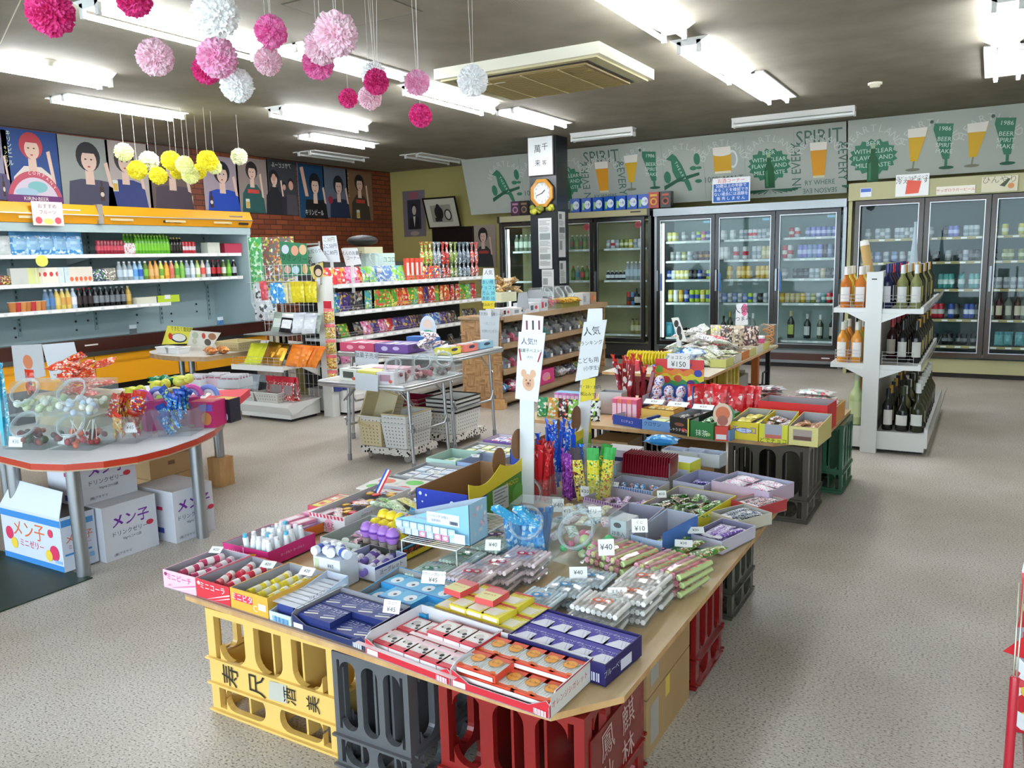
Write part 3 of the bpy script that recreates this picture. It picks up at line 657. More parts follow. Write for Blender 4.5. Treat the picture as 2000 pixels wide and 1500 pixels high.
def inside(tr,name,meshes,nx,ny,z,desc,cat,grp,place,mx=.02,my=.02,rz=0,jz=0,jr=0,dz=0,jp=.0,lean=0,skip=(),layer=''):
    """lay copies in a grid inside a tray; each gets its own label from its row and column"""
    t,w_,d_,o,ang=tr;k=0
    for j in range(ny):
        for i in range(nx):
            if (i,j) in skip:continue
            u=-w_/2+mx+(w_-2*mx)*((i+.5)/nx);v=-d_/2+my+(d_-2*my)*((j+.5)/ny)
            u+=jit(jp);v+=jit(jp)
            p=Vector((o.x+u*math.cos(ang)-v*math.sin(ang),o.y+u*math.sin(ang)+v*math.cos(ang),o.z+z+dz*k+random.random()*jz))
            me=meshes[(i+j*nx) % len(meshes)] if isinstance(meshes,(list,tuple)) else meshes
            if ny>1:lb='%s, %s in %s row, %s' % (desc,nth(i),rown(j,ny),place)
            else:lb='%s, %s%s, %s' % (desc,nth(i),layer,place)
            ob=put(me,name,None,p,rot=(lean,0,ang+rz+jit(jr)));tag(ob,lb,cat,grp);k+=1
def card(lab,px,z,text=('¥45',),w=.06,h=.04,rz=0,tilt=.9,y=None,p=None,col='#f2f2ee',ink='#2a2a2a'):
    """hand-lettered price card on a tiny fold; px photo point met at height z"""
    w *= .78;h *= .78
    P=Vector(p) if p is not None else UZ(px[0],px[1],z)
    t=thing('price_card',lab,'price card',P,0);t.rotation_euler=(PI/2-tilt*.9,0,rz)
    b=B().box(-w/2,0,-.0008,w/2,h,0,col)
    b.obj('card',t)
    g=B()
    n=len(text)
    for i,s in enumerate(text):g.text(s,0,h*(1-(i+.6)/(n+.2)),h*.5 if i==n-1 and n<3 else h*.28,ink)
    g.obj('handwriting',t)
    return t
def box_on(name,lab,cat,A,Bp,depth,h,col,z=TZ,top=None,words=(),art=(),grp=None,part='box_body'):
    a,c=(UZ(*A,z),UZ(*Bp,z)) if len(A)==2 else (Vector(A),Vector(Bp))
    w_=(c-a).length;ang=math.atan2(c.y-a.y,c.x-a.x);m=(a+c)/2
    o=m+Vector((-math.sin(ang),math.cos(ang),0))*depth/2;o.z=z
    t=thing(name,lab,cat,o,ang,grp);W,D=w_/2,depth/2
    bo=B().box(-W,-D,0,W,D,h,col,top=top).obj(part,t)
    if words or art:
        gs={'F':B(),'R':B(),'T':B()};XS={'F':(TR(0,-D-.0006,h/2) @ FRONT,W,h/2),'R':(TR(W+.0006,0,h/2) @ RIGHT,D,h/2),'T':(TR(0,0,h),W,D)}
        for a_ in art:
            X,w2,h2=XS[a_[-1]];g=gs[a_[-1]]
            if a_[0]=='r':g.rect(a_[1]*w2,a_[2]*h2,a_[3]*w2,a_[4]*h2,a_[5],X)
            elif a_[0]=='e':g.ell(a_[1]*w2,a_[2]*h2,a_[3]*w2,a_[4]*h2,a_[5],X)
            elif a_[0]=='p':g.poly([(x_*w2,y_*h2) for x_,y_ in a_[1]],a_[2],X)
        for q_ in words:X,w2,h2=XS[q_[-1]];gs[q_[-1]].text(q_[0],q_[1]*w2,q_[2]*h2,q_[3],q_[4],X)
        for g in gs.values():
            if g.v:g.obj('printed_panel',bo)
    return t
# hanging paper balls
def pom(c,c2,seed):
    def f():
        import bmesh
        bm=bmesh.new();bmesh.ops.create_icosphere(bm,subdivisions=5,radius=1)
        for v in bm.verts:
            n=v.co.normalized();p=n*3.3+Vector((seed*7.1,0,0))
            a=noise.noise(p);s=abs(noise.noise(p*1.9+Vector((a*2,a,0))));s2=abs(noise.noise(p*4.2))
            v.co=n*(1.04-.42*max(0,.32-s)*2-.13*s2+.1*a)
        me=bpy.data.meshes.new('paper_ball');bm.to_mesh(me);bm.free()
        me.materials.append(mt('paper%s,%s' % (c,c2)));return me
    return cached(('pom',c,c2,seed),f)
def papermat(c,c2):
    def f():
        m,n,l,b=newmat('tissue_paper'+c[1:]);a=tex(n,l,'Noise',2.2,3);r=ramp(n,l,a.outputs[0],[(.4,c),(.62,c2)])
        l.new(r.outputs[0],b.inputs['Base Color']);b.inputs['Roughness'].default_value=.9;b.inputs['Subsurface Weight'].default_value=0
        return m
    SPECIAL['paper%s,%s' % (c,c2)]=f
PC={'magenta':('#d12070','#e84a94'),'white':('#f4f2f0','#fbfafa'),'pink':('#f09ac4','#f7c3dc'),'pale pink':('#f3c4d4','#f9dbe4'),
      'bright pink':('#ec5fa8','#f595c8'),'yellow':('#f0e020','#f7ee50'),'pale yellow':('#eef0a0','#f4f5bc'),'cream':('#e4e6bc','#eef0cf')}
for c in PC.values():papermat(*c)
def ball(px,d,dia,col,lab,strings=1,ceiling_px=None,z=None):
    """d: distance along the view; dia in pixels"""
    v=ray(*px);P=CP+v*d;r=dia/2/FOC*d
    t=thing('paper_ball',lab,'paper pompom',P,random.random()*6,'pompoms hanging from the ceiling')
    o=put(pom(PC[col][0],PC[col][1],len(lab) % 5),'tissue_ball',t);o.scale=(r,r,r)
    for i in range(strings):
        x=(i-(strings-1)/2)*.03;B().tube([(x*.2,0,r*.6),(x,0,CEIL-P.z)],.0011,'#e8e6dd',4).obj('hanging_string',t)
ball((98,25),2.9,88,'magenta','magenta paper ball hanging nearest the top left corner')
ball((262,-2),3.3,68,'magenta','magenta paper ball cut by the top edge above the long lamp')
ball((303,112),3.6,70,'pale pink','pale pink paper ball hanging alone left of the big cluster')
ball((420,28),3.0,88,'white','large white paper ball hanging at the top over a pink one')
ball((424,112),3.3,78,'pink','large pale pink ball just under the large white one')
ball((404,136),3.7,55,'magenta','dark magenta ball half hidden behind the pale pink ball')
ball((463,167),3.5,64,'white','white paper ball hanging lowest of the left cluster')
ball((529,62),3.6,62,'bright pink','bright pink paper ball on two strings between the clusters',2)
ball((523,120),3.7,54,'pale pink','small pale pink ball under the bright pink one')
ball((627,92),3.5,66,'pale pink','pale pink ball just behind the biggest pale pink one')
ball((656,67),3.1,84,'pale pink','biggest pale pink paper ball in the centre cluster',2)
ball((621,124),3.8,62,'bright pink','bright pink ball at the bottom of the centre cluster')
ball((680,192),4.9,37,'magenta','small magenta ball hanging low right of the centre cluster')
ball((730,146),4.9,50,'white','white ball almost hidden by the magenta ball in front')
ball((735,160),4.5,49,'magenta','magenta ball on three strings over a pale pink ball',3)
ball((722,191),4.8,46,'pale pink','pale pink ball below the magenta ball on three strings')
ball((815,162),4.7,49,'pink','pink ball on two strings left of the lone white ball',2)
ball((821,226),4.9,45,'magenta','lowest magenta paper ball of all, farthest to the right')
ball((923,158),4.6,60,'white','lone white paper ball beside the air conditioner',2)
for i,(x,y,dd,c,lab) in enumerate((
    (242,297,35,'pale yellow','pale yellow ball leftmost of the yellow cluster'),(268,332,37,'yellow','strong yellow ball second from the left, hanging low'),
    (291,315,38,'cream','cream coloured ball between two strong yellow balls'),(309,343,34,'yellow','lowest strong yellow ball under the cream one'),
    (334,314,38,'yellow','strong yellow ball at the middle of the yellow cluster'),(347,336,28,'yellow','strong yellow ball tucked under the middle ones'),
    (361,322,34,'pale yellow','pale yellow ball just right of the middle of the cluster'),(372,342,34,'pale yellow','lower pale yellow ball right of the middle of the cluster'),
    (388,335,30,'yellow','small strong yellow ball half hidden at the right'),(405,314,40,'yellow','large strong yellow ball right in the yellow cluster'),
    (419,326,28,'pale yellow','small pale yellow ball stuck to the large strong yellow one'),(467,306,32,'cream','pale cream ball hanging alone right of the yellow cluster'))):
    ball((x,y),8.2+.22*(i % 3),dd,c,lab)
t=thing('rope','thin cord running from the ceiling at the top left corner','cord',UZ(20,30,2.9));a,c=UZ(45,-10,3.07)-t.location,UZ(0,85,3.07)-t.location;B().tube([a,c],.004,'#b8b090',6).obj('cord',t)
# air conditioner
P=[UZ(*p,CEIL-.09) for p in ((850,158),(1172,103),(1275,158),(985,198))]
cxm=sum(p.x for p in P)/4;cym=sum(p.y for p in P)/4;A_,Bx=(P[1]-P[0]).length,(P[2]-P[1]).length;W,D=.76,.5
ang=0
xs=sorted(p.x for p in P);ys=sorted(p.y for p in P)
W=(xs[3]+xs[2]-xs[0]-xs[1])/4;D=(ys[3]+ys[2]-ys[0]-ys[1])/4
t=AC=thing('air_conditioner','large cream ceiling cassette air conditioner with brown stained grille','air conditioner',(cxm,cym,CEIL))
B().box(-W,-D,-.085,W,D,0,'g#d9d6c2').obj('housing',t)
g=0.07
B().box(-W+.04,-D+.04,-.1,W-.04,D-.04,-.085,'g#b9b28a').obj('face_panel',t)
B().box(-W+.14,-D+.1,-.105,W-.14,D-.1,-.1,'#1c1a14').obj('air_slot',t)
b=B().box(-W+.17,-D+.13,-.12,W-.17,D-.13,-.104,'#7d6a3c')
for k in range(24):u=-D+.15+(2*D-.3)*k/23;b.box(-W+.2,u-.003,-.124,W-.2,u+.003,-.12,'#94804c')
b.obj('intake_grille',t)
for s in (-.45,0,.45):B().box(s*W-.008,-D+.14,-.128,s*W+.008,D-.14,-.124,'#c9b98a').obj('grille_bar',t)
B().box(-W+.22,-.02-D*.5,-.126,-W*.3,-D*.5,-.12,'#e2dcc0').obj('grille_latch',t)
for lab,px in (('round cream smoke detector alone on the right ceiling',(1709,166)),('round cream smoke detector beside the leftmost lamp',(92,124))):
    p=UZ(px[0],px[1],CEIL-.02);t=thing('smoke_detector',lab,'smoke detector',(p.x,p.y,CEIL))
    B().lathe([(.03,-.045),(.045,-.04),(.05,-.02),(.065,-.018),(.065,0)],'g#d8d4bd',n=20).obj('detector_body',t);B().lathe([(.012,-.049),(.012,-.045)],'#8f8b78',n=10).obj('sensor',t)
p0,p1=UZ(690,15,CEIL),UZ(775,42,CEIL)
t=thing('ceiling_hatch','square flush access hatch outlined in the ceiling at the top','hatch',(p0.x-.0,p0.y,CEIL))
B().box(-.3,-.3,-.004,.3,.3,0,'#79725f').obj('hatch_panel',t);B().box(-.31,-.31,-.002,.31,.31,0,'#4b463a').obj('hatch_gap',t)
# beer banner over the refrigerators
GR,GD_='#357a5c','#245c44'
def bframe(p_tl,p_bl):pass
def banner(x0,x1,yt,yb_,zt,zb,name,lab):
    t=thing(name,lab,'banner',((x0+x1)/2,yt,zt));L=math.hypot(yb_-yt,zt-zb);an=math.atan2(yb_-yt,zt-zb)
    q=RX(an) @ FRONT;W=(x1-x0)/2
    B(q).box(-W,-L,-.004,W,0,0,'#b0b5aa').obj('banner_sheet',t)
    return t,q @ TR(-W-x0,0,.002),L
def heart(g,x,y,r=.3,c='#c9cdc4'):g.arctext('HEARTLAND',x,y,r,.12,c,158,22)
def mot(t,X,kind,x,L):
    """one printed motif, centred on world x, on the banner frame X"""
    g=B(X);cy_=-L*.5
    if kind=='bird':
        heart(g,x,-.42);c=GR
        g.poly([(x-.2,-.24),(x-.14,-.2),(x-.09,-.24),(x-.02,-.36),(x+.03,-.5),(x+.08,-.62),(x+.1,-.72),(x+.05,-.73),(x+.0,-.6),(x-.1,-.58),(x-.16,-.45),(x-.17,-.3),(x-.24,-.27)],c)
        g.poly([(x-.3,-.7),(x-.1,-.6),(x+.22,-.52),(x+.22,-.48),(x-.08,-.54),(x-.3,-.64)],GD_)
        for a,b_,r1,r2 in ((x-.24,-.52,.05,.085),(x+.2,-.3,.045,.08),(x+.14,-.42,.05,.03),(x+.2,-.6,.05,.025),(x+.22,-.42,.04,.02)):g.ell(a,b_,r1,r2,c)
        for i,ch in enumerate('THEART'):g.text(ch,x-.1+i*.02,-.33-i*.045,.055,'#cfe0d4',rot=-1.1)
    elif kind=='mug':
        heart(g,x,-.42)
        g.ell(x+.13,-.34,.07,.12,'#dfe5e0').ell(x+.13,-.34,.045,.09,'#b0b5aa').rect(x-.13,-.5,x+.11,-.2,'#d9a520').rect(x-.13,-.26,x+.11,-.17,'#efe8dc')
        g.ell(x-.01,-.26,.12,.03,'#efe8dc').rect(x-.12,-.52,x+.1,-.49,'#e8e3c0')
        for s,yy_ in (('100% MALT,',-.6),('HOPS &',-.71),('HEART',-.82)):g.text(s,x,yy_,.11,'#5a6c66')
    elif kind=='tree':
        heart(g,x,-.42);pts=[]
        for i in range(34):a=2*PI*i/34;r=1 if i % 2 else .86;pts.append((x+.28*r*math.cos(a),-.46+.22*r*math.sin(a)))
        g.poly(pts,GR)
        for s,yy_ in (('BEER',-.3),('WITH CLEAR',-.39),('FLAVOR AND',-.47),('MILD TASTE',-.56)):g.text(s,x,yy_,.075,'#cfe0d4')
        for i in range(15):a=PI*i/14;g.poly([(x,-.78),(x+.36*math.cos(a+.01),-.78+.05*math.sin(a)*(-1)),(x+.36*math.cos(a),-.795-.05*math.sin(a))],GD_)
        g.poly([(x-.065,-.76),(x+.065,-.76),(x+.065,-.52),(x+.03,-.43),(x+.025,-.3),(x-.025,-.3),(x-.03,-.43),(x-.065,-.52)],'#1f5b35').rect(x-.025,-.36,x+.025,-.3,'#9ab48c').poly([(x-.05,-.74),(x-.02,-.74),(x-.02,-.52),(x-.05,-.54)],'#3f8052')
    elif kind=='spirit':
        for s,dx,yy_,z,r in (('SPIRIT',0,-.16,.25,0),('IN EVERY',-.28,-.5,.17,PI/2),('&EVERY',.28,-.48,.17,-PI/2),('RY WHERE',.0,-.73,.09,0),('SEASON EVE',.0,-.83,.09,PI)):g.text(s,x+dx,yy_,z,'#4a6e62',rot=r,sx=.85)
        heart(g,x,-.4,.24);g.poly([(x-.08,-.65),(x+.06,-.65),(x+.1,-.25),(x-.11,-.25)],'#dd9a1c').poly([(x-.105,-.32),(x+.092,-.32),(x+.1,-.22),(x-.11,-.22)],'#efe8dc').rect(x-.08,-.67,x+.06,-.64,'#d9d5b0')
    elif kind=='glasses':
        heart(g,x,-.42)
        a=x-.15;g.poly([(a-.05,-.55),(a+.03,-.55),(a+.13,-.2),(a-.08,-.2)],'#dcae1e').poly([(a-.078,-.27),(a+.108,-.27),(a+.13,-.16),(a-.085,-.17)],'#efe8dc').poly([(a-.02,-.55),(a+.0,-.55),(a-.01,-.64),(a-.03,-.64)],'#8b8a6c').ell(a-.02,-.65,.08,.018,'#7d7c66')
        c=x+.17;g.poly([(c-.02,-.55),(c+.05,-.55),(c+.08,-.15),(c-.12,-.13),(c-.13,-.2)],GR).rect(c,-.64,c+.03,-.54,GR).ell(c+.02,-.65,.08,.02,GD_)
        for s,yy_ in (('1986',-.2),('BEER',-.32),('SPIRIT',-.39),('MAKE',-.46)):g.text(s,c-.02+.01,yy_,.07,'#cfe0d4',rot=-.1)
        g.ell(x+.02,-.11,.02,.02,'#4a5a50')
    g.obj('printed_motif',t)
ta,XA,La=banner(-7.38,-1.64,11.08,11.33,3.07,2.22,'beer_banner','pale green printed beer banner hung over the middle refrigerator')
tb,XB_,Lb=banner(-1.62,.8,11.08,11.24,3.075,2.36,'beer_banner','pale green printed beer banner over the right refrigerator, three motifs in view')
for k,px in (('bird',990),('mug',1052),('tree',1105),('spirit',1178),('glasses',1252),('bird',1335),('mug',1413),('tree',1502),('spirit',1600)):mot(ta,XA,k,cx(px,11.2,2.65),La)
for k,px in (('tree',1706),('glasses',1815),('glasses',1933)):mot(tb,XB_,k,cx(px,11.2,2.7),Lb)
for px in (1020,1088,1140,1213,1295,1375,1455,1552):x=cx(px,11.2,2.65);B(XA).rect(x-.003,-La+.03,x+.003,-.06,'#8fa198').obj('seam_line',ta)
# posters
def poster(lab,w_,h_,X,paint,name='poster',loc=None):
    t=thing(name,lab,'poster',X.translation);t.rotation_euler=X.to_euler()
    b=B().box(-w_/2,-h_/2,0,w_/2,h_/2,.004,'#c8c4b8');g=B(TR(0,0,.0045) @ Matrix.Diagonal((w_,h_,1,1)))
    b.obj('paper_sheet',t);paint(g);g.obj('printed_picture',t);return t
def figure(bg,hair,cloth,skin='#d8b8a4',hx=0,hy=.12,hs=1.0,extra=None,face=1):
    hs=hs*1.22
    def f(g):
        g.rect(-.5,-.5,.5,.5,bg)
        if extra:extra(g,0)
        g.poly([(hx-.36*hs,-.5),(hx-.32*hs,-.16),(hx-.14*hs,hy-.2*hs),(hx+.14*hs,hy-.2*hs),(hx+.34*hs,-.14),(hx+.4*hs,-.5)],cloth)
        g.poly([(hx-.07*hs,hy-.26*hs),(hx+.07*hs,hy-.26*hs),(hx+.06*hs,hy),(hx-.06*hs,hy)],skin)
        g.ell(hx,hy+.06*hs,.19*hs,.17*hs,hair);g.ell(hx+.01*face,hy+.015*hs,.12*hs,.125*hs,skin)
        g.poly([(hx-.14*hs,hy+.1*hs),(hx+.14*hs,hy+.1*hs),(hx+.09*hs,hy+.2*hs),(hx-.1*hs,hy+.2*hs)],hair)
        for s in (-1,1):g.ell(hx+s*.045*hs,hy+.03*hs,.018*hs,.009*hs,'#3a2a24')
        g.ell(hx,hy-.055*hs,.025*hs,.009*hs,'#b04038')
        g.poly([(hx+.3*hs,-.2),(hx+.36*hs,-.22),(hx+.3*hs,hy+.02),(hx+.24*hs,hy)],skin)
        if extra:extra(g,1)
    return f
def bottlex(x,y,c='#3a1c1a',lab='#d8c8b0'):
    def f(g,st):
        if st:g.rect(x-.045,y-.15,x+.045,y+.06,c).rect(x-.02,y+.06,x+.02,y+.15,c).ell(x,y-.05,.04,.035,lab)
    return f
def glassx(x,y):
    def f(g,st):
        if st:g.rect(x-.06,y-.12,x+.06,y+.05,'#cfd2c8').rect(x-.05,y-.11,x+.05,y,'#c9a040')
    return f
def wheel(g,st):
    if st:
        g.ell(0,-.52,.5,.46,'#b8485a',a0=0,a1=180).ell(0,-.52,.42,.37,'#d8c8d4',a0=0,a1=180).ell(.05,-.28,.18,.08,'#7fb8b8').ell(-.15,-.36,.2,.06,'#a8c4d4').rect(-.5,-.5,.5,-.4,'#6c2a6c')
        g.arctext('COMPANY',0,-.52,.43,.07,'#f0e6d8',100,35);g.text('KIRIN·BEER',0,-.45,.075,'#f2ead8',sx=1.2)
        for i,ch in enumerate('キリンビール'):g.text(ch,-.38,.42-i*.08,.085,'#e8ecc0')
        for i,ch in enumerate('キンビラン'):g.text(ch,-.45,.22-i*.06,.055,'#e8ecc0')
def capt(s,y,c='#e8e4dc',sz=.09,vert=None):
    def f(g,st):
        if st:
            if vert is None:g.text(s,0.05,y,sz,c)
            else:
                for i,ch in enumerate(s):g.text(ch,vert,y-i*.085,.08,c)
    return f
def both(*fs):
    def f(g,st):
        for q_ in fs:q_(g,st)
    return f
def three(g,st):
    if st:
        for x,y,h_,c in ((-.28,.18,.8,'#1e1e22'),(.05,.02,.6,'#2a2230'),(.28,.06,.95,'#4a464a')):
            g.poly([(x-.2*h_,-.5),(x-.17*h_,y-.18),(x+.17*h_,y-.18),(x+.22*h_,-.5)],c);g.ell(x,y+.03,.11*h_,.1*h_,'#181418');g.ell(x,y-.01,.085*h_,.09*h_,'#c89884')
        g.text('アサヒビール',0,.4,.11,'#d8d8cc',sx=-1)
PW=[
 (-40,18,248,388,'poster cut off by the left edge of the picture',figure('#8a8298','#2a2430','#4a4468',extra=bottlex(.2,-.3))),
 (5,117,248,393,'blue vintage beer poster of a woman in a red hood over a pink wheel',figure('#123e7c','#b0343c','#d8cdc0',hx=0,hy=.22,hs=.9,extra=wheel)),
 (114,214,262,398,'grey vintage poster of a dark haired woman with her shadow',figure('#8f938c','#1e1a20','#3c3a50',hx=.08,hy=.14,hs=1.05,extra=bottlex(.3,-.28))),
 (208,294,273,402,'vintage poster of a figure in a navy robe behind yellow paper balls',figure('#a89c94','#2a2428','#20306c',hx=-.1,hy=.16,hs=1,extra=glassx(-.35,-.15))),
 (288,372,282,406,'brown dark vintage poster left of the light switch',figure('#5c4840','#1a1414','#3c2c38',hx=.05,hy=.12,extra=capt('',0))),
 (396,466,302,410,'poster of a smiling woman in a bright blue kimono',figure('#9c8c94','#14121c','#1440a0',hx=.02,hy=.14,extra=bottlex(-.32,-.3))),
 (461,524,306,414,'poster of a woman in a green dress with a red belt',figure('#8c7c74','#241c1c','#24504c',hx=-.02,hy=.22,hs=.8,extra=both(glassx(-.2,-.3),lambda g,st:st and g.rect(-.18,-.14,.18,-.07,'#c84038')))),
 (521,580,310,418,'dark poster of three people toasting with beer',figure('#34363a','#181418','#1c1c24',hx=-.28,hs=.7,extra=three)),
 (582,634,318,425,'dark blue poster of a woman in black raising her arm',figure('#0f3c5c','#0c0c12','#08080e',hx=.12,hy=.08,hs=.95,extra=both(lambda g,st:g.poly([(-.42,.42),(-.3,.44),(-.14,-.1),(-.26,-.1)],'#c89c84'),capt('キリンビール',-.4,sz=.12)))),
 (631,680,325,424,'dim grey blue poster of a woman with a rose',figure('#5c6470','#141418','#1c2840',hx=.1,hy=.1,hs=.9,extra=lambda g,st:st and g.ell(-.25,-.15,.1,.08,'#8c2838'))),
 (676,727,331,428,'brownish poster of a woman nearest the room corner',figure('#7a5a40','#241814','#3c3424',hx=0,hy=.2,hs=.8,extra=both(glassx(-.1,-.35),capt('アサヒビール',.4,'#c8b090',vert=-.42),lambda g,st:st and g.rect(-.16,-.16,.18,-.09,'#b03c30'))))]
for l,r,ty,by,lab,fn in PW:
    X0=XL+.012;a=UX(l,ty,X0);c=UX(l,by,X0);y1=cy(r,X0,(a.z+c.z)/2+.1);y0=cy(l,X0,(a.z+c.z)/2);zt=min(a.z,CEIL-.02);zb=c.z
    poster(lab,abs(y1-y0)-.02,zt-zb,TR(X0,(y0+y1)/2,(zt+zb)/2) @ RIGHT @ RZ(random.choice((-.006,.006,0))),fn)
t=thing('wall_switch','small pale switch plate on the brick wall between two posters','switch',(XL,cy(376,XL,2.0),UX(376,392,XL).z));B().box(0,-.04,-.06,.012,.04,.06,'#cdd0b8').obj('switch_plate',t);B().box(.012,-.012,-.03,.016,.012,.03,'#e8e8d8').obj('rocker',t)
def onback(l,r,tp,bt,Y=YB-.012):
    a=UY(l,tp,Y);c=UY(r,bt,Y);return (a.x+c.x)/2,(a.z+c.z)/2,abs(c.x-a.x),abs(a.z-c.z)
x,z,w_,h_=onback(786,833,374,461)
def banknote(g):
    g.rect(-.5,-.5,.5,.5,'#6a6268').rect(-.3,-.34,.3,.3,'#22262c').rect(-.2,.32,.2,.47,'#8c5058')
    figure('#22262c','#14100e','#12100e',hx=0,hy=.1,hs=.75)(B()) if 0 else None
    g.ell(0,.12,.12,.11,'#141010').ell(0,.07,.09,.1,'#b8a498').poly([(-.24,-.34),(-.2,-.1),(0,-.05),(.2,-.1),(.24,-.34)],'#0c0c0e').poly([(-.05,-.06),(.05,-.06),(0,-.3)],'#c8c0b4').ell(0,-.43,.2,.05,'#948878')
poster('small dark framed style poster of a man drinking on the yellow wall',w_,h_,TR(x,YB-.012,z) @ FRONT,banknote)
x,z,w_,h_=onback(924,974,440,521)
poster('poster of a woman in a dark dress beside the soft drink refrigerator',w_,h_,TR(x-.04,YB-.012,z) @ FRONT,figure('#9c8e80','#1c1416','#2a3032',hx=-.02,hy=.2,hs=.85,extra=lambda g,st:st and g.rect(-.2,-.18,.2,-.11,'#a83c30')))
P4=[UY(*p,YB-.12) for p in ((829,389),(890,386),(908,442),(847,446))]
x=(P4[0].x+P4[1].x+P4[2].x+P4[3].x)/4;z=sum(p.z for p in P4)/4
t=thing('framed_picture','framed black and white print leaning forward from the yellow wall','picture',(x,YB-.2,z));t.rotation_euler=(PI/2+.32,-.0,0)
w_,h_=.34,.27
b=B()
for r_ in ((-w_,-h_,w_,-h_+.025),(-w_,h_-.025,w_,h_),(-w_,-h_+.025,-w_+.025,h_-.025),(w_-.025,-h_+.025,w_,h_-.025)):b.box(r_[0],r_[1],-.01,r_[2],r_[3],.012,'g#15130f')
b.obj('frame',t);B().box(-w_+.02,-h_+.02,-.008,w_-.02,h_-.02,0,'#b8b4a2').obj('mat_board',t)
g=B(TR(0,0,.001)).poly([(-.22,-.16),(.2,-.17),(.2,.14),(-.22,.13)],'#8c8878').ell(-.06,.0,.09,.12,'#141414').ell(.12,-.04,.075,.1,'#1a1a1a').ell(.12,-.04,.05,.075,'#b8b4a2').ell(-.06,.12,.035,.035,'#101010').rect(-.16,-.15,-.02,-.08,'#1c1c1c').obj('print',t)
a,c=UY(852,447,YB-.02),UY(921,480,YB-.02)
t=thing('wall_monitor','black flat panel standing against the yellow wall under the framed print','screen',((a.x+c.x)/2,YB-.04,1.62));B().box(-.42,-.03,-.42,.42,.03,.44,'g#0c0c0c').obj('casing',t);B().box(-.39,-.034,-.39,.39,-.03,.41,'g#060606').obj('screen',t)
def news(lab,face,cxp,y0,z0,z1,w_,n,seed):
    rnd=random.Random(seed)
    t=thing('newspaper_clipping',lab,'clipping',(0,0,0));h_=z1-z0
    t.location=(cxp,y0,(z0+z1)/2);t.rotation_euler=(face).to_euler()
    B().box(-w_/2,-h_/2,0,w_/2,h_/2,.002,'#d4d6d4').obj('paper_strip',t);g=B(TR(0,0,.0022))
    y=h_/2-.03
    while y>-h_/2+.08:
        if rnd.random()<.5:
            a=rnd.uniform(.06,.12);g.rect(-w_*.4,y-a,w_*rnd.choice((.0,.4)),y,rnd.choice(('#6f7674','#4b4f50','#8a9490')));y -= a+.02
        else:
            for k in range(5):g.rect(-w_*.42,y-.006,w_*rnd.uniform(.1,.42),y,'#8f9290');y -= .014
            y -= .015
    g.obj('newsprint',t)
yf=9.9-.17-.004
news('long newspaper clippings taped down the front of the pillar',FRONT,-5.17,yf,1.35,2.02,.2,1,2);news('lower newspaper clipping on the front of the pillar',FRONT,-5.14,yf,.98,1.34,.18,1,5)
news('newspaper clippings on the right side of the pillar, upper',RIGHT,-4.99+.004,9.86,1.5,2.1,.2,1,7);news('small clipping at the bottom of the right side of the pillar',RIGHT,-4.986,9.87,1.15,1.45,.19,1,9)
t=thing('framed_calligraphy','framed white calligraphy sheet on the pillar above the clock','picture',(-5.2,yf-.02,2.83));t.rotation_euler=(PI/2,0,0)
B().box(-.19,-.26,-.01,.19,.245,.015,'#5a544c').obj('frame',t);B().box(-.18,-.25,.015,.18,.235,.017,'g#e9ecea').obj('mat_board',t)
g=B(TR(0,0,.0175)).text('萬',-.04,.08,.11,'#26262a').text('千',.07,.1,.1,'#26262a').text('来',-.04,-.1,.09,'#26262a').text('客',.06,-.1,.07,'#26262a').obj('ink_characters',t)
t=thing('wall_clock','octagonal clock with a wooden rim on the pillar','clock',(-5.19,yf-.01,2.345));t.rotation_euler=(PI/2,0,0)
o8=lambda r:[(r*math.cos(PI/8+PI/4*i),r*1.12*math.sin(PI/8+PI/4*i)) for i in range(8)]
b=B();a8,c8=o8(.175),o8(.135);vs=[(p[0],p[1],0) for p in a8]+[(p[0],p[1],.035) for p in a8]+[(p[0],p[1],.045) for p in c8]+[(p[0],p[1],.012) for p in c8]
fs=[];
for i in range(8):
    j=(i+1) % 8;fs+=[(i,j,8+j,8+i),(8+i,8+j,16+j,16+i),(16+i,16+j,24+j,24+i)]
b.add(vs,fs,'g#c98f3c').obj('wooden_rim',t);B().prism(c8,0,.014,'#eceeec').obj('dial',t)
g=B(TR(0,0,.0145))
for i in range(12):a=PI/2-PI/6*(i+1);g.text(str(i+1),.1*math.cos(a),.11*math.sin(a),.034,'#55585a')
g.obj('numerals',t)
for L,a,w_,nm in ((.062,.72,.005,'hour_hand'),(.095,3.5,.0035,'minute_hand')):B(TR(0,0,.02) @ RZ(a)).box(-.012,-w_,0,L,w_,.002,'#15151a').obj(nm,t)
t=thing('flower_garland','yellow green garland under the clock on the pillar','garland',(-5.19,yf-.03,2.14))
rnd=random.Random(4)
for k in range(16):B().ball((rnd.uniform(-.17,.17),rnd.uniform(-.03,.02),rnd.uniform(-.05,.03)),rnd.uniform(.025,.04),'#7d8228' if k % 3 else '#b8b438',6).obj('blossom',t)
t=thing('alcohol_notice','blue and white age check notice standing on the silver refrigerator','sign',(-2.97,10.77,2.3));t.rotation_euler=(PI/2,0,.02)
B().box(-.245,-.15,0,.245,.165,.008,'#e8eaea').obj('board',t)
g=B(TR(0,0,.0085)).rect(-.23,-.14,.23,.09,'#1f5fb0').text('お酒コーナー',0,.125,.06,'#d02040')
for s,y in (('20歳以上の年齢で',.06),('あることを確認でき',.008),('ない場合には酒類を',-.044),('販 売 し ま せ ん',-.1)):g.text(s,0,y,.05,'#f4f6f8')
g.obj('lettering',t)
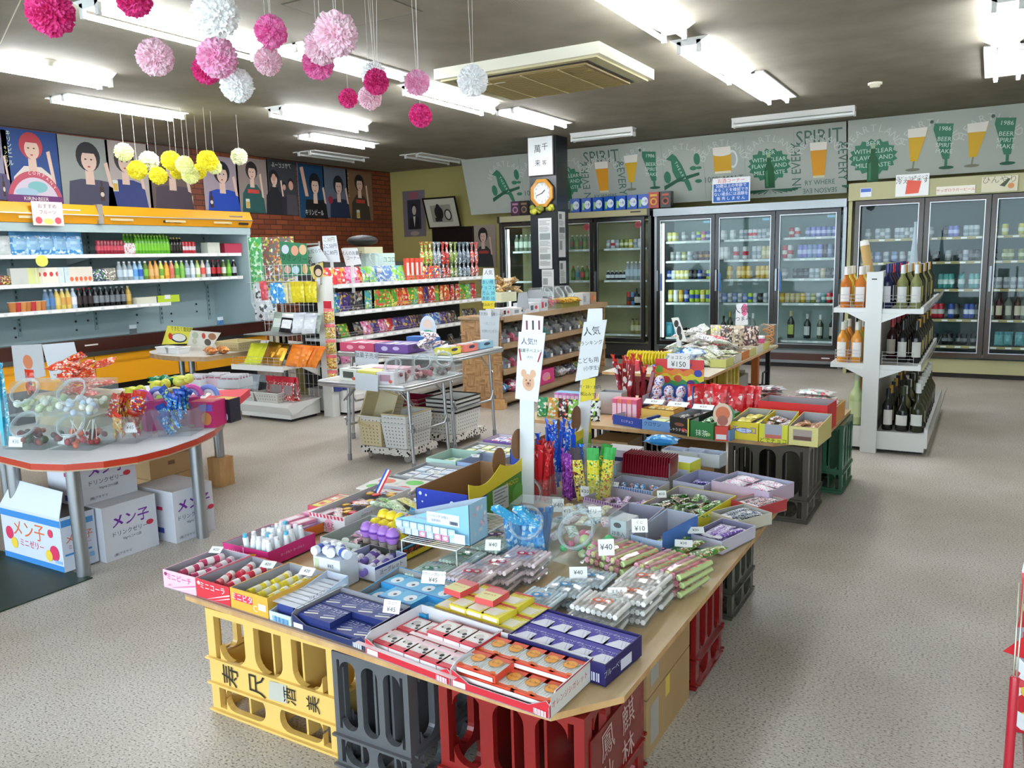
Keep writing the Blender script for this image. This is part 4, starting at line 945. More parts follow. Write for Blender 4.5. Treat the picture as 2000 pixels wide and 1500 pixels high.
for l,r,tp,bt,lab,wds,bgc in ((1750,1813,342,381,'white notice with a red picture on the brown refrigerator header',(('缶ビール6本パック',.7,'#222'),('冷えてます',.35,'#222')),'#e6e8e6'),
        (1829,1904,365,377,'long strip sign with red lettering on the brown refrigerator header',(('サッポロラガービール',0,'#c02828'),),'#e2e0d0'),(1918,1987,346,372,'faded notice with a bottle picture at the right of the header',(('ひんやり',.5,'#7a7a6c'),),'#cfcaae')):
    a,c=UY(l,tp,10.47),UY(r,bt,10.47);w_,h_=c.x-a.x,a.z-c.z
    t=thing('header_notice',lab,'sign',((a.x+c.x)/2,10.488,(a.z+c.z)/2));t.rotation_euler=(PI/2,0,0)
    B().box(-w_/2,-h_/2,0,w_/2,h_/2,.004,bgc).obj('board',t);g=B(TR(0,0,.0045))
    for s,v,c_ in wds:g.text(s,0,v*h_/2,min(h_*.8,w_*1.0/max(1,len(s))) ,{'#222':'#222222'}.get(c_,c_))
    if l==1750:g.poly([(-w_*.2,-h_*.4),(w_*.2,-h_*.38),(w_*.28,.04),(-w_*.15,.06)],'#d0503c')
    if l==1918:g.poly([(0,-h_*.1),(.05,-h_*.2),(w_*.3,h_*.3),(w_*.24,h_*.34)],'#3f4a30').ell(w_*.32,-h_*.15,.03,.03,'#c88850')
    g.obj('lettering',t)
a=UY(1691,376,10.49)
t=thing('header_sticker','small blue and white sticker at the left of the cream header','sticker',(a.x,10.497,a.z));B(FRONT).box(-.06,-.05,0,.06,.05,.003,'#dfe4ea').obj('sticker_sheet',t);B(TR(0,-.0034,.0) @ FRONT).rect(-.055,.005,.055,.045,'#3f62b8').obj('blue_band',t)
xa=cx(1119,10.9,2.25);
for i in range(7):
    x=cx(1123+i*22.3,10.95,2.25)
    t=thing('gift_pack','blue beer gift pack with a green picture, %s on the fridge' % nth(i),'gift box',(x,11.0,2.141),0,'blue gift packs')
    B().box(-.075,-.06,0,.075,.06,.2,'g#1f56b4').obj('box_body',t);B(TR(0,-.0605,.1) @ FRONT).ell(.02,0,.05,.06,'#dfe8ee').rect(-.06,-.07,-.03,.03,'#8fc35a').text('一番',.02,.0,.04,'#2a5a9c').obj('printed_panel',t)
for x,c,c2,lab in ((cx(1277,10.95,2.25),'#a8301e','#d8a83c','red and gold gift box right of the blue gift packs'),(cx(1300,10.95,2.25),'#141a18','#b8503c','black gift box with a round pattern next to the red gift box'),(cx(1007,10.95,2.2),'#4a3048','#b07890','purple box left of the pillar on the fridge'),(cx(1024,10.95,2.2),'#221c1a','#8c6a48','dark brown box left of the pillar on the fridge')):
    t=thing('gift_pack',lab,'gift box',(x,11.0,2.141));B().box(-.075,-.06,0,.075,.06,.22,'g'+c).obj('box_body',t);B(TR(0,-.0605,.1) @ FRONT).ell(0,-.01,.05,.05,c2).ell(0,-.01,.03,.03,c).rect(-.05,.06,.05,.09,c2).obj('printed_panel',t)
# goods on the big sweets table
def V3(x,y,z=TZ):return (x,y,z)
WHT='#e9e9ec';GRY='#a3a2ab'
t1=tray('carton_tray','pink carton of small candy tubes, leftmost at the front edge','carton',(321,1147),(384,1165),.235,.066,'#f3b9cf',GRY,
     words=(('ミニピーチ',0,.35,.026,'#d8487c'),('20円',-.6,-.55,.01,'#b04070')),art=(('p',[(-.5,-.8),(1,.0),(1,.12),(-.4,-.7)],'#e0507f'),('p',[(-.3,-.95),(1,-.2),(1,-.1),(-.2,-.85)],'#fbe3ec'),('e',-.82,.6,.09,.2,'#8a2a58')))
inside(t1,'candy_tube',[stick(.085,.0135,'ge2a2bc','#f4eef0',band='#8c2c6a'),stick(.085,.0135,'ge08ba8','#f3dfe4',band='#fbf0f2')],3,2,.004,'pink capped candy tube','candy tube','tubes in the pink carton','pink carton',jz=.012,jr=.15,my=.03)
inside(t1,'candy_tube',[stick(.09,.0135,'gc84a70','#f3dfe4',band='#fbf0f2')],2,2,.03,'pink tube on top','candy tube','tubes in the pink carton','pink carton',jz=.01,jr=.5,my=.03)
t2=tray('carton_tray','red carton of cola candy tubes, second at the front edge','carton',(385.5,1165.5),(450.5,1186),.235,.066,'#d12a38',GRY,
     words=(('ミニコーラ',.0,.4,.026,'#fbeff0'),),art=(('p',[(-.4,-.9),(1,.1),(1,.25),(-.3,-.8)],'#f7dfe2'),('p',[(-.2,-1),(1,-.2),(1,-.1),(-.1,-.95)],'#f7dfe2'),('e',-.82,.62,.09,.2,'#f7dfe2')))
inside(t2,'candy_tube',[stick(.09,.014,'ge0646e','#f7e4e6',band='#b0202c'),stick(.09,.014,'gd2384a','#f4f0f0',band='#f3e6e8')],3,2,.004,'red and white capped candy tube','candy tube','tubes in the red carton','red carton',jz=.014,jr=.15,my=.025)
inside(t2,'candy_tube',[stick(.09,.0135,'gd2384a','#f3efef',band='#fbf0f2')],2,2,.032,'red tube on top','candy tube','tubes in the red carton','red carton',jz=.01,jr=.5,my=.03)
t3=tray('carton_tray','mustard yellow carton heaped with yellow candy tubes','carton',(452,1187),(525,1210.5),.25,.07,'#dca83a',GRY,
     words=(('ミニビタ',-.35,.25,.026,'#fdf4f0'),('C',.35,-.35,.03,'#f6e6c0')),art=(('r',-.8,-.08,.2,.6,'#d83050'),('r',.5,-.35,.9,.25,'#e6e9ee')))
inside(t3,'candy_tube',[stick(.085,.0135,'ge8d63a','#f3f1d8',band='#f6f0c8'),stick(.085,.0135,'gf0de50','#f6f4e4',band='#d8a828')],4,2,.004,'yellow capped candy tube','candy tube','tubes in the mustard carton','mustard carton',my=.02)
inside(t3,'candy_tube',[stick(.085,.0135,'gf0dc40','#f6f4e4',band='#e8e2c0')],3,2,.031,'yellow candy tube on top','candy tube','tubes in the mustard carton','mustard carton',my=.03,jr=.2)
t4=tray('carton_tray','narrow white and blue carton cut open at the front','carton',(527,1211),(569,1224.5),.25,.075,'#c9dcee','#b9bcc8',front=.42,art=(('bar',-.7,-.8,.8,.3,'#3f86b8'),),words=(('ジャスコアット',0,.6,.014,'#4a5a78','R'),))
inside(t4,'stick_box',carton(.07,.02,.05,'#2f3f86','#e6e9f0',(),(('r',-.9,-.8,.9,.8,'#dde2ec'),)),1,8,.004,'slim navy candy box standing on edge','candy box','slim boxes in the white and blue carton','white blue carton',my=.02)
t=box_on('carton_tray','tall white carton standing behind the narrow blue one','carton',V3(-1.95,1.93),V3(-1.83,1.93),.09,.1,'#dfe3ea',words=(('¥65',.3,.5,.018,'#333a50','F'),),art=(('r',-.9,-.9,-.6,.9,'#c5d2b0','F'),))
for i in range(5):tag(put(stick(.07,.016,'ge8ecf4','#f6f8fa',band='#3a58b0'),'candy_tube',None,(-1.94+.025*i,1.96+.02*(i % 2),TZ+.1+.004),rot=(0,0,.3*i)),'white and blue candy tube, %s on the tall white carton' % nth(i),'candy tube','tubes on the tall white carton')
def cig(name,side,top,words,art,w=.068,d=.086,h=.019,front=None):return carton(w,d,h,side,top,words,art,'candy_box',front)
navy=cig('n','#1c2a6c','#25357f',(('ココア',.05,.28,.021,'#e8ecf6'),('シガレット',.05,.08,.011,'#c5cde6')),(('p',[(-.35,-.3),(.3,-.12),(.38,-.2),(-.27,-.38)],'#e4e2d8'),('p',[(-.35,-.14),(.2,.0),(.25,-.04),(-.3,-.2)],'#b8bcd0')))
t5=tray('carton_tray','navy blue carton of cocoa stick boxes at the front edge','carton',(571,1225),(712,1272),.205,.055,'#1a2558','#8d8b92',wall='dip',art=(('r',-.95,-.85,-.68,-.3,'#e6e8ee'),('bar',.7,-.85,.95,-.35,'#e6e8ee')))
inside(t5,'candy_box',navy,4,2,.004,'navy cocoa stick box','candy box','navy boxes','navy carton',mx=.012,my=.012)
inside(t5,'candy_box',navy,4,2,.024,'navy box on top','candy box','navy boxes','navy carton',mx=.012,my=.012,skip=((3,0),(2,0)))
doodle=(('r',-.4,-.3,.4,.46,'#f0dcd8'),('e',0,.05,.4,.36,'#f7f2ee'),('e',-.05,.1,.2,.18,'#d8cfc8'),('e',.18,-.02,.1,.09,'#2a2426'),('e',-.15,-.02,.05,.05,'#2a2426'),('r',-.95,-.98,.95,-.8,'#f6dde0'),('e',.3,-.2,.07,.06,'#2a2426'))
redb=cig('r','#d23a48','#d9505a',(('コーラ',0,-.3,.012,'#f6f0ee'),),doodle,front=('#ece6e6','',''))
t6=tray('carton_tray','red carton of red and white candy boxes at the front edge','carton',(714,1277),(879,1340),.235,.06,'#c9202f','#d8d8dc',wall='dip',art=(('r',-.95,-.85,-.68,-.35,'#e9e2e2'),('bar',.7,-.85,.95,-.35,'#e9e9ee')))
inside(t6,'candy_box',redb,5,2,.012,'red candy box','candy box','red boxes','red carton',mx=.008,my=.02)
inside(t6,'candy_box',redb,5,2,.033,'red box on top','candy box','red boxes','red carton',mx=.008,my=.02,skip=((0,1),(1,0),(2,0),(3,0),(4,0),(0,0),(1,1)))
org=(('r',-.95,-.7,.95,.95,'#ecebe6'),)+tuple(('r',-.9+.24*i,-.6,-.8+.24*i,.9,'#cdd0cc') for i in range(8))+(('r',-1,.55,1,1,'#e0583a'),('e',.0,.12,.3,.24,'#c98a3c'),('e',.0,.12,.27,.21,'#f0a33c'),('e',-.35,-.42,.1,.06,'#e8742c'),('e',.3,-.4,.12,.07,'#e8742c'))
org=tuple((a[0],)+tuple(x/2 if isinstance(x,float) or isinstance(x,int) else x for x in a[1:]) if a[0]=='r' else a for a in org)
orb=cig('o','#dc4a30','#e8623c',(('オレンジ',0,.12,.013,'#5a2a14'),),org,front=('#ece8e6','',''))
t7=tray('carton_tray','red carton of orange striped candy boxes at the front corner','carton',(880.5,1340),(1073,1406),.222,.06,'#c9202f','#d8d8dc',wall='dip',art=(('r',-.95,-.85,-.68,-.35,'#e9e2e2'),('bar',.7,-.85,.95,-.35,'#e9e9ee'),('r',-.95,-.9,.95,.9,'#dedbd4','R')),words=(('オレンジシガレット',-.1,0,.02,'#c0303a','R'),))
inside(t7,'candy_box',orb,5,2,.012,'orange striped candy box','candy box','orange boxes','front corner carton',mx=.008,my=.018)
inside(t7,'candy_box',orb,5,2,.033,'orange box on top','candy box','orange boxes','front corner carton',mx=.008,my=.018,skip=((2,0),(3,0),(4,0)))
bb=cig('b','#2a2080','#e8e8f2',(('ブルーベリー',0,.2,.0115,'#e6e6f4'),('シガレット',0,.07,.009,'#d8d8f0')),(('r',-.5,.02,.5,.5,'#3a2f9c'),('p',[(-.5,.02),(-.1,.02),(-.38,-.42)],'#3a2f9c'),('p',[(.1,-.05),(.14,-.05),(.3,-.42),(.26,-.42)],'#c8c8dc'),('p',[(.25,-.05),(.29,-.05),(.42,-.35),(.38,-.35)],'#c8c8dc')))
t8=tray('carton_tray','dark purple carton of blueberry stick boxes','carton',V3(-1.098,1.80),V3(-.79,1.768),.2,.06,'#221a5c','#221a5c',art=(('bar',.5,-.7,.9,.1,'#c8c8e0'),('r',-.2,-.7,.4,.3,'#d8d8e8','R')),words=(('ブルーベリー',-.5,.1,.02,'#d8d8ec','R'),))
inside(t8,'candy_box',bb,5,2,.037,'purple and white stick box','candy box','blueberry boxes','dark purple carton',mx=.004,my=.008)
lb=cig('l','#3a9ed8','#6cc0e8',(('ソーダ',0,.3,.014,'#1a4a9c'),),(('e',.02,-.02,.3,.28,'#eef6fa'),('e',.1,-.05,.09,.08,'#1e2a44'),('r',-.5,-.5,.5,-.42,'#2a6cc0'),('e',-.1,.08,.07,.05,'#e8eef4')))
t9=tray('carton_tray','light blue carton of soda candy boxes behind the navy one','carton',V3(-1.70,1.86),V3(-1.405,1.835),.2,.062,'#2f9ad0','#938f8c',front=.6)
inside(t9,'candy_box',lb,4,2,.006,'light blue candy box','candy box','light blue boxes','light blue carton',mx=.01,my=.012)
inside(t9,'candy_box',lb,4,2,.026,'light blue box on top','candy box','light blue boxes','light blue carton',mx=.012,my=.014,skip=((0,0),(3,0)))
yl=cig('y','#e6d63a','#ecdc48',(('バナナ',-.1,.28,.012,'#c83030'),),(('r',-.45,-.4,.2,.12,'#f6f2e0'),('p',[(.1,-.3),(.16,-.3),(.3,.2),(.24,.2)],'#f6f2e0'),('r',-.5,.38,.5,.5,'#d84848'),('p',[(.22,-.3),(.28,-.3),(.42,.2),(.36,.2)],'#f6f2e0')),front=('#efede4','',''))
t10=tray('carton_tray','low yellow carton under stacked yellow candy boxes','carton',V3(-1.40,1.862),V3(-1.105,1.835),.21,.03,'#d8cc38','#cfcfc8')
inside(t10,'candy_box',yl,5,2,.012,'yellow candy box','candy box','yellow boxes','low yellow carton',mx=.0,my=.012)
inside(t10,'candy_box',yl,5,2,.032,'second layer yellow box','candy box','yellow boxes','low yellow carton',mx=.0,my=.012,jr=.04)
inside(t10,'candy_box',yl,5,2,.052,'top layer yellow box','candy box','yellow boxes','low yellow carton',mx=.0,my=.012,jr=.06,skip=((0,0),(4,0),(0,1),(2,1),(4,1)))
inside(t10,'candy_box',cig('yr','#d85050','#efe6a0',(('ポケット',0,-.1,.012,'#d83838'),),(('r',-.5,.1,.5,.5,'#e07878'),)),5,1,.073,'red topped yellow box','candy box','yellow boxes','low yellow carton',mx=.0,my=.1,jr=.1,skip=((1,0),(3,0),(4,0)))
t=tray('carton_tray','magenta carton half empty, half full of small white bottles','carton',V3(-2.44,1.955),V3(-2.20,1.955),.24,.06,'#cc2278','#b7b3bb',art=(('p',[(.0,-.5),(.15,.3),(.5,.5),(.45,.2),(.15,-.6)],'#eec23a'),('p',[(.45,-.6),(.6,.2),(.95,.3),(.9,0),(.6,-.7)],'#eec23a'),('r',-.08,-1,-.05,1,'#f4d8e6')),words=(('さくらももち',-.5,.2,.012,'#f4d8e6'),('ヨーグルト ヨーグルト',0,0,.012,'#c8ccd4','R')))
tube_w=cached('sherbet',lambda:B().lathe([(.013,0),(.015,.004),(.011,.035),(.011,.06),(.008,.062)],'ge9edf0',n=10).lathe([(.0085,.062),(.0085,.075)],'#f8f8fa',n=8).mesh('sherbet_bottle'))
tube_b=cached('sherbetb',lambda:B().lathe([(.013,0),(.015,.004),(.011,.035),(.011,.06),(.008,.062)],'ge9edf0',n=10).lathe([(.0085,.062),(.0085,.075)],'#58b8d8',n=8).mesh('sherbet_bottle'))
tw,w_,d_,o_,an_=t
for j in range(5):
    for i in range(5):
        if (i,j)==(0,3):continue
        p=Vector((o_.x-.02+.03*i+jit(.003),o_.y-.09+.04*j+jit(.003),TZ+.02+.016*random.random()))
        tag(put(tube_w if (i*3+j) % 7 else tube_b,'sherbet_bottle',None,p,rot=(jit(.15),jit(.15),0)),'small white sherbet bottle, %s in %s row of the magenta carton' % (nth(i),ORD[j]),'bottle','white sherbet bottles')
for k in range(5):tag(put(carton(.03,.075,.014,'#f0a8b8','#f6c6d0'),'candy_box',None,(o_.x-.1+.004*k,o_.y-.06+.035*k,TZ+.01),rz=.2*k-.3),'pale pink sweets box, %s in the magenta carton' % nth(k,a='from the front'),'candy box','pink boxes in the magenta carton')
t=tray('carton_tray','orange rimmed carton of flat pink packets at the left edge','carton',V3(-2.48,2.215),V3(-2.31,2.205),.29,.04,'#dd7a28','#d8b7c4')
inside(t,'sweets_packet',[carton(.045,.1,.012,'#e8a3bc','#eeb4c6',(),(('r',-.3,-.3,.3,.3,'#f9e2ea'),)),carton(.045,.1,.012,'#d04a80','#dc5f90',(),(('r',-.4,.1,.4,.3,'#f9e2ea'),)),carton(.045,.1,.012,'#b88cc0','#cdaad2',(),(('r',-.3,-.3,.3,.1,'#f4ecf6'),))],3,2,.03,'flat pink or lilac sweets packet','sweets packet','packets in the orange rimmed carton','orange rimmed carton',mx=.01,jr=.06)
inside(t,'sweets_packet',[carton(.045,.1,.012,'#e090b0','#f0bccc',(),(('r',-.3,-.3,.3,.3,'#fbeef2'),))],2,2,.045,'pink packet on top','sweets packet','packets in the orange rimmed carton','orange rimmed carton',mx=.02,jr=.2)
t=tray('carton_tray','small tray of yellow and red packets behind the orange rimmed carton','carton',V3(-2.56,2.52),V3(-2.40,2.52),.2,.03,'#d84860','#e8dcc0')
inside(t,'sweets_packet',[carton(.045,.08,.012,'#ecd850','#f0e070',(),(('r',-.3,-.2,.3,.2,'#e05048'),)),carton(.045,.08,.012,'#e07870','#ec9a88',(),(('r',-.3,-.2,.3,.2,'#f6f0d8'),))],3,2,.015,'small yellow or red packet','sweets packet','yellow and red packets','small left tray',mx=.008,jr=.08)
t=tray('carton_tray','white carton with red checked edge holding gold medal sweets','carton',V3(-2.375,2.345),V3(-2.19,2.352),.46,.075,'#e2e1e4','#b6b4ba',words=(('あると',.1,-.1,.022,'#28202c'),('まけっせん',.1,-.5,.013,'#28202c'),('原材料名 砂糖 ココア',-.3,.3,.012,'#8a8c90','R')),
     art=(('p',[(-.12,.3),(.1,.62),(.35,.3),(.28,-.85),(-.1,-.85)],'#eaa4bc'),)+tuple(('p',[(-1+.2*i,1),(-.9+.2*i,1),(-.85+.2*i,.62),(-.95+.2*i,.62)],'#d8304c') for i in range(10))+(('r',.2,-.6,.8,.2,'#d3d4d4','R'),))
def medal(c1,c2):return cached(('medal',c1),lambda:B().lathe([(.001,0),(.02,0),(.021,.002),(.02,.004),(.001,.004)],c1,n=14,cap=False).lathe([(.013,.0042),(.001,.0046)],c2,n=10,cap=False).box(-.004,.018,.001,.004,.075,.002,'#e8e8ee').box(-.0015,.018,.002,.0015,.075,.0025,'#2a48a8').mesh('medal_sweet'))
inside(t,'medal_sweet',[medal('mc8962c','#e8c060'),medal('mb02028','#e04a50'),packet(.04,.07,'pf0e8e8,d83838,c8c0c0,e8b070:70',.015)],4,8,.03,'foil medal or wrapped sweet','foil sweet','sweets in the checked carton','checked carton',jz=.035,jr=2,mx=.015,my=.02,jp=.008)
t=thing('striped_ribbon','blue white and red medal ribbon sticking up from the checked carton','ribbon',UZ(737,962,.48))
B(RZ(.4) @ RY(.5)).box(-.012,0,0,-.004,.001,.12,'#2a58c0').box(-.004,0,0,.004,.001,.12,'#eeeef4').box(.004,0,0,.012,.001,.12,'#d82a3a').obj('ribbon_band',t)
t=tray('carton_tray','open grey carton with a few pink wrapped sweets','carton',V3(-2.17,2.19),V3(-1.97,2.19),.3,.05,'#c5c9c8','#a9b0ae')
inside(t,'wrapped_sweet',[packet(.03,.06,'ge9b4c8',.014,crimp='#f6e2ea')],3,3,.004,'pink twist wrapped sweet','wrapped sweet','pink sweets in the grey carton','open grey carton',jr=2,mx=.03,my=.04,jp=.015)
inside(t,'wrapped_sweet',[packet(.03,.05,'gc9a9d8',.014,crimp='#f0e8f4')],3,1,.018,'lilac twist wrapped sweet','wrapped sweet','lilac sweets in the grey carton','open grey carton',jr=2,mx=.03,my=.04,jp=.015)
t=tray('carton_tray','white carton with blue lettering full of white and purple candy tubes','carton',V3(-1.945,2.045),V3(-1.765,2.03),.16,.055,'#e6e8f2','#9aa4c4',words=(('ヨーグレット',.0,0,.02,'#23308c','R'),),art=(('r',-1,.6,1,.95,'#28348e','R'),))
inside(t,'candy_tube',[stick(.11,.0125,'gece9f2','#f6f4fa',band='#7c5cb0'),stick(.11,.0125,'g7a68b8','#f0eef8',band='#d8d0ea'),stick(.11,.0125,'gf0efe6','#fafaf4',band='#c8c4d8')],2,4,.01,'white and purple candy tube','candy tube','white and purple tubes','blue lettered carton',rz=.35,my=.01,jz=.02)
for i,(x,y) in enumerate(((655,1068),(672,1060),(688,1066),(668,1080),(690,1082))):
    p=UZ(x,y,TZ+.02);tag(put(cached('gcap',lambda:B().lathe([(.017,0),(.019,.004),(.019,.034),(.014,.04)],'g3fbf6a',n=12).lathe([(.0145,.0401),(.001,.0402)],'#f2f6f4',n=12,cap=False).mesh('candy_cup')),'candy_cup',None,(p.x,p.y,TZ+.0),rot=(.5*(i % 3)-.3,.4,0)),'green candy cup with a white lid, %s' % nth(i),'candy cup','green candy cups')
def mic(bc,st):
    return cached(('mic',bc),lambda:B().lathe([(.014,0),(.017,.05),(.02,.065)],'cd8d0c8:.3',n=12).lathe([(.012,.004),(.015,.05)],'pc03028,3040a0,e8c030,f0f0f0:120',n=10).lathe([(.017,.066),(.025,.084),(.026,.1),(.018,.118),(.006,.124),(.0005,.125)],bc,n=16,cap=False).lathe([(.0262,.088),(.0266,.092),(.0264,.096)],st,n=16,cap=False).mesh('microphone_candy'))
t=tray('carton_tray','dark printed carton with rainbow lettering under the microphone candies','carton',V3(-1.99,2.20),V3(-1.80,2.19),.24,.055,'#35352e','#56544a',words=(('カラオケマイク',.0,0,.035,'#e04828','R'),),art=(('r',-1,-.9,1,-.2,'#e8d23a','R'),('r',-1,.7,1,.95,'#50a8d8','R')))
MC=t
for i,(c,s,w) in enumerate([('gb07cd0','#6a30a0','purple')]*4+[('gf0d838','#e0b820','yellow')]*4+[('gf0d838','#d84030','yellow')]*4):
    r_,k=divmod(i,4);p=Vector((-1.965+.045*k,2.222+.05*r_-.006*k,TZ+.006+.02*(r_==2)))
    tag(put(mic(c,s),'microphone_candy',None,p,rot=(-.08,0,0)),'%s topped microphone candy, %s in the %s row' % (w,nth(k),('front','middle','back')[r_]),'toy candy','microphone candies')
RA=Vector((-1.795,2.205,TZ));
t=thing('wire_rack','small white wire rack stand holding the pale blue box','rack',(-1.66,2.4,TZ));b=B();W,D,H=.12,.2,.095
for k in range(26):y=-D+2*D*k/25;b.tube([(-W,y,H),(W,y,H)],.0016,'gf0efea',5)
b.obj('wire_shelf',t)
for s in (-1,1):
    B().tube([(s*W,-D,0),(s*W,-D,H),(s*W,D,H),(s*W,D,0)],.003,'gf0efea',6).obj('wire_frame',t)
B().tube([(-W,-D,H),(W,-D,H)],.003,'gf0efea',6).tube([(-W,D,H),(W,D,H)],.003,'gf0efea',6).obj('wire_rail',t)
t=thing('picture_carton','pale blue carton printed with little pictures, on the wire rack','carton',(-1.675,2.245,TZ+.1));W=.163;D=.115
b=B();sl=[(-W,0),(W,0),(W,.15),(-W,.055)]
b.add([(x,0,z) for x,z in sl]+[(x,.0025,z) for x,z in sl],[(0,1,2,3)],'#8fc4dc').add([(x,.0025,z) for x,z in sl],[(3,2,1,0)],'#b8c4d4')
b.add([(x,D,z) for x,z in sl]+[(x,D-.0025,z) for x,z in sl],[(3,2,1,0),(4,5,6,7)],'#b8c4d4').box(-W,0,0,W,D,.003,'#9cc8dc').box(W-.0025,0,0,W,D,.15,'#a5cbdc').box(-W,0,0,-W+.0025,D,.055,'#9cc8dc')
b.obj('carton_body',t)
g=B(TR(0,-.0006,0) @ FRONT).rect(-.02,.062,.12,.104,'#e4e8f0').text('シールつき 20個入',.03,.09,.011,'#48506c').text('品質保持',.02,.074,.01,'#48506c')
for k in range(9):g.rect(.08+.004*k,.068,.0825+.004*k,.08,'#333a50')
g.text('あそべるシール',-.07,.075,.014,'#e07a90')
rnd=random.Random(2)
for r_ in range(2):
    for k in range(8):x=-W+.008+.034*k;g.rect(x,.005+.027*r_,x+.03,.03+.027*r_,rnd.choice(('#d8e4ee','#c9d8ea','#e89cb8','#dfe8f2','#b8d8ea')));g.ell(x+.015,.017+.027*r_,.009,.007,'#eef2f8');g.ell(x+.012,.018+.027*r_,.0012,.0012,'#333344',n=6).ell(x+.018,.018+.027*r_,.0012,.0012,'#333344',n=6)
g.rect(.11,.01,.155,.045,'#e8ecf4').ell(.122,.027,.009,.009,'#f0d8e0').ell(.142,.027,.009,.009,'#f0d8e0').obj('printed_panel',t)
g=B(TR(W+.0006,D/2,.075) @ RIGHT)
for k in range(14):g.ell(rnd.uniform(-.04,.04),rnd.uniform(-.06,.06),.008,.008,rnd.choice(('#dcd0d4','#e8dcd8','#c8d8dc','#e8b8c0')),n=10)
g.obj('side_print',t)
def earcarton(lab,x0,y0,x1,y1,h,cside,rim,tabs,cfront,zb=TZ):
    t=thing('display_carton',lab,'carton',((x0+x1)/2,(y0+y1)/2,zb));W,D=(x1-x0)/2,(y1-y0)/2
    b=B().box(-W,-D,0,W,D,.003,'#7a5a3c').box(-W,-D,0,W,-D+.002,h,cfront).box(-W,-D+.002,0,W,-D+.004,h-.001,'#9a7550').box(-W,D-.003,0,W,D,h,'#9a7550').box(-W,-D,0,-W+.003,D,h,'#9a7550').box(W-.004,-D,0,W-.001,D,h,'#9a7550')
    b.box(W-.001,-D,0,W,-D*.45,h,cfront).box(W-.001,-D*.45,0,W,D,h,cside);b.obj('carton_body',t)
    n=20;pts=[(-D,h*.75)]
    for i in range(n+1):u=-D+2*D*i/n;pts.append((u,h+.045+.05*(i/n)-.04*abs(math.sin(i/n*PI*2))))
    pts.append((D,h*.8));k=len(pts);lo=[(p,h*.72+.05*(i/(k-1))) for i,(p,q) in enumerate(pts)]
    vs=[(W,u,v) for u,v in pts]+[(W,u,v) for u,v in lo]+[(W+.003,u,v) for u,v in pts]+[(W+.003,u,v) for u,v in lo]
    B().add(vs,[(i,k+i,k+i+1,i+1) for i in range(k-1)]+[(2*k+i,2*k+i+1,3*k+i+1,3*k+i) for i in range(k-1)]+[(i,i+1,2*k+i+1,2*k+i) for i in range(k-1)],rim).obj('cutout_rim',t)
    for u,v,r in tabs:B(TR(W-.012,u*D,v) @ RIGHT).ell(0,0,r,r*1.15,'#8a6038').prism([(r*math.cos(a*PI/8),r*1.15*math.sin(a*PI/8)) for a in range(16)],-.004,-.0001,'#8a6038').obj('round_tab',t)
    return t,W,D
t,W,D=earcarton('blue and green display carton with a yellow rim and round brown tabs',-2.03,2.62,-1.765,3.12,.15,'#4d8a2c','#e8d234',((.05,.225,.055),(.72,.27,.06)),'#1c38b0')
g=B(TR(W+.0006,D*.25,.07) @ RIGHT).rect(-.13,-.055,.0,.05,'#c9d0d4').text('CHOCO',.03,.035+.01,.03,'#e8d234')
for k in range(6):g.rect(-.12,.035-k*.014,-.01-.02*(k % 3),.04-k*.014,'#7a8490')
g.ell(.08,-.02,.05,.05,'#5fa03a').obj('printed_panel',t)
B(TR(0,-D-.0006,.075) @ FRONT).ell(-.11,.055,.008,.008,'#d8e4f8').ell(-.08,.05,.005,.005,'#d8e4f8').ell(-.1,.02,.004,.004,'#d8e4f8').ell(.05,.03,.01,.01,'#d8e4f8').obj('bubble_print',t)
earcarton('yellow and green display carton behind the first, between the two signs',-2.06,3.45,-1.84,3.95,.13,'#7ab834','#e8d234',((-.5,.21,.06),(.4,.24,.06)),'#2a50b8')
for i,(x,y,c) in enumerate(((832,980,'pe03050,f4f0f0,c02040:60'),(815,985,'p2a9ae0,e8f4fa,60b8ec:60'),(845,972,'g1a50b8'),(775,990,'pd8e8c0,8ab860,f2f2e8:60'),(800,985,'pe8e088,f4f2d8,c8c060:60'),(760,985,'p9ccc78,eef4e8,70b050:60'),(745,992,'pa8d498,f0f4ec:60'))):
    p=UZ(x,y,TZ+.05);tag(put(packet(.06,.11,c,.02),'snack_packet',None,(p.x,p.y,TZ+.03+.004*i),rot=(.3,.1*(i % 3),.4*i)),'%s small snack packet behind the microphone candies' % ('red and white','sky blue','deep blue','pale green','pale yellow','leaf green','mint green')[i],'snack packet')
t=tray('carton_tray','grey carton of green and yellow packets behind the microphones','carton',V3(-2.13,2.58),V3(-2.04,2.58),.3,.05,'#cfd2cc','#b2b4ae')
def flatcard(c,c2=None,w=.14,h=.11):return cached(('fc',c,w),lambda:B().box(-w/2,-h/2,0,w/2,h/2,.006,'#e4e2da').ell(0,0,w*.33,h*.34,c,TR(0,0,.006)).ell(0,0,w*.22,h*.2,c2 or c,TR(0,0,.006)).mesh('sweets_card'))
for i,(x,y,c,w) in enumerate(((-2.44,2.93,'#e87850','orange'),(-2.29,2.95,'#54c23c','green'),(-2.42,2.82,'#54b83c','dark green'),(-2.28,2.83,'#d8443c','red'))):
    tag(put(flatcard(c,None),'sweets_card',None,(x,y,TZ+.045+.003*i),rz=.1*i-.1),'white card packet with a round %s print on the grey tray' % w,'card packet')
TL=[]
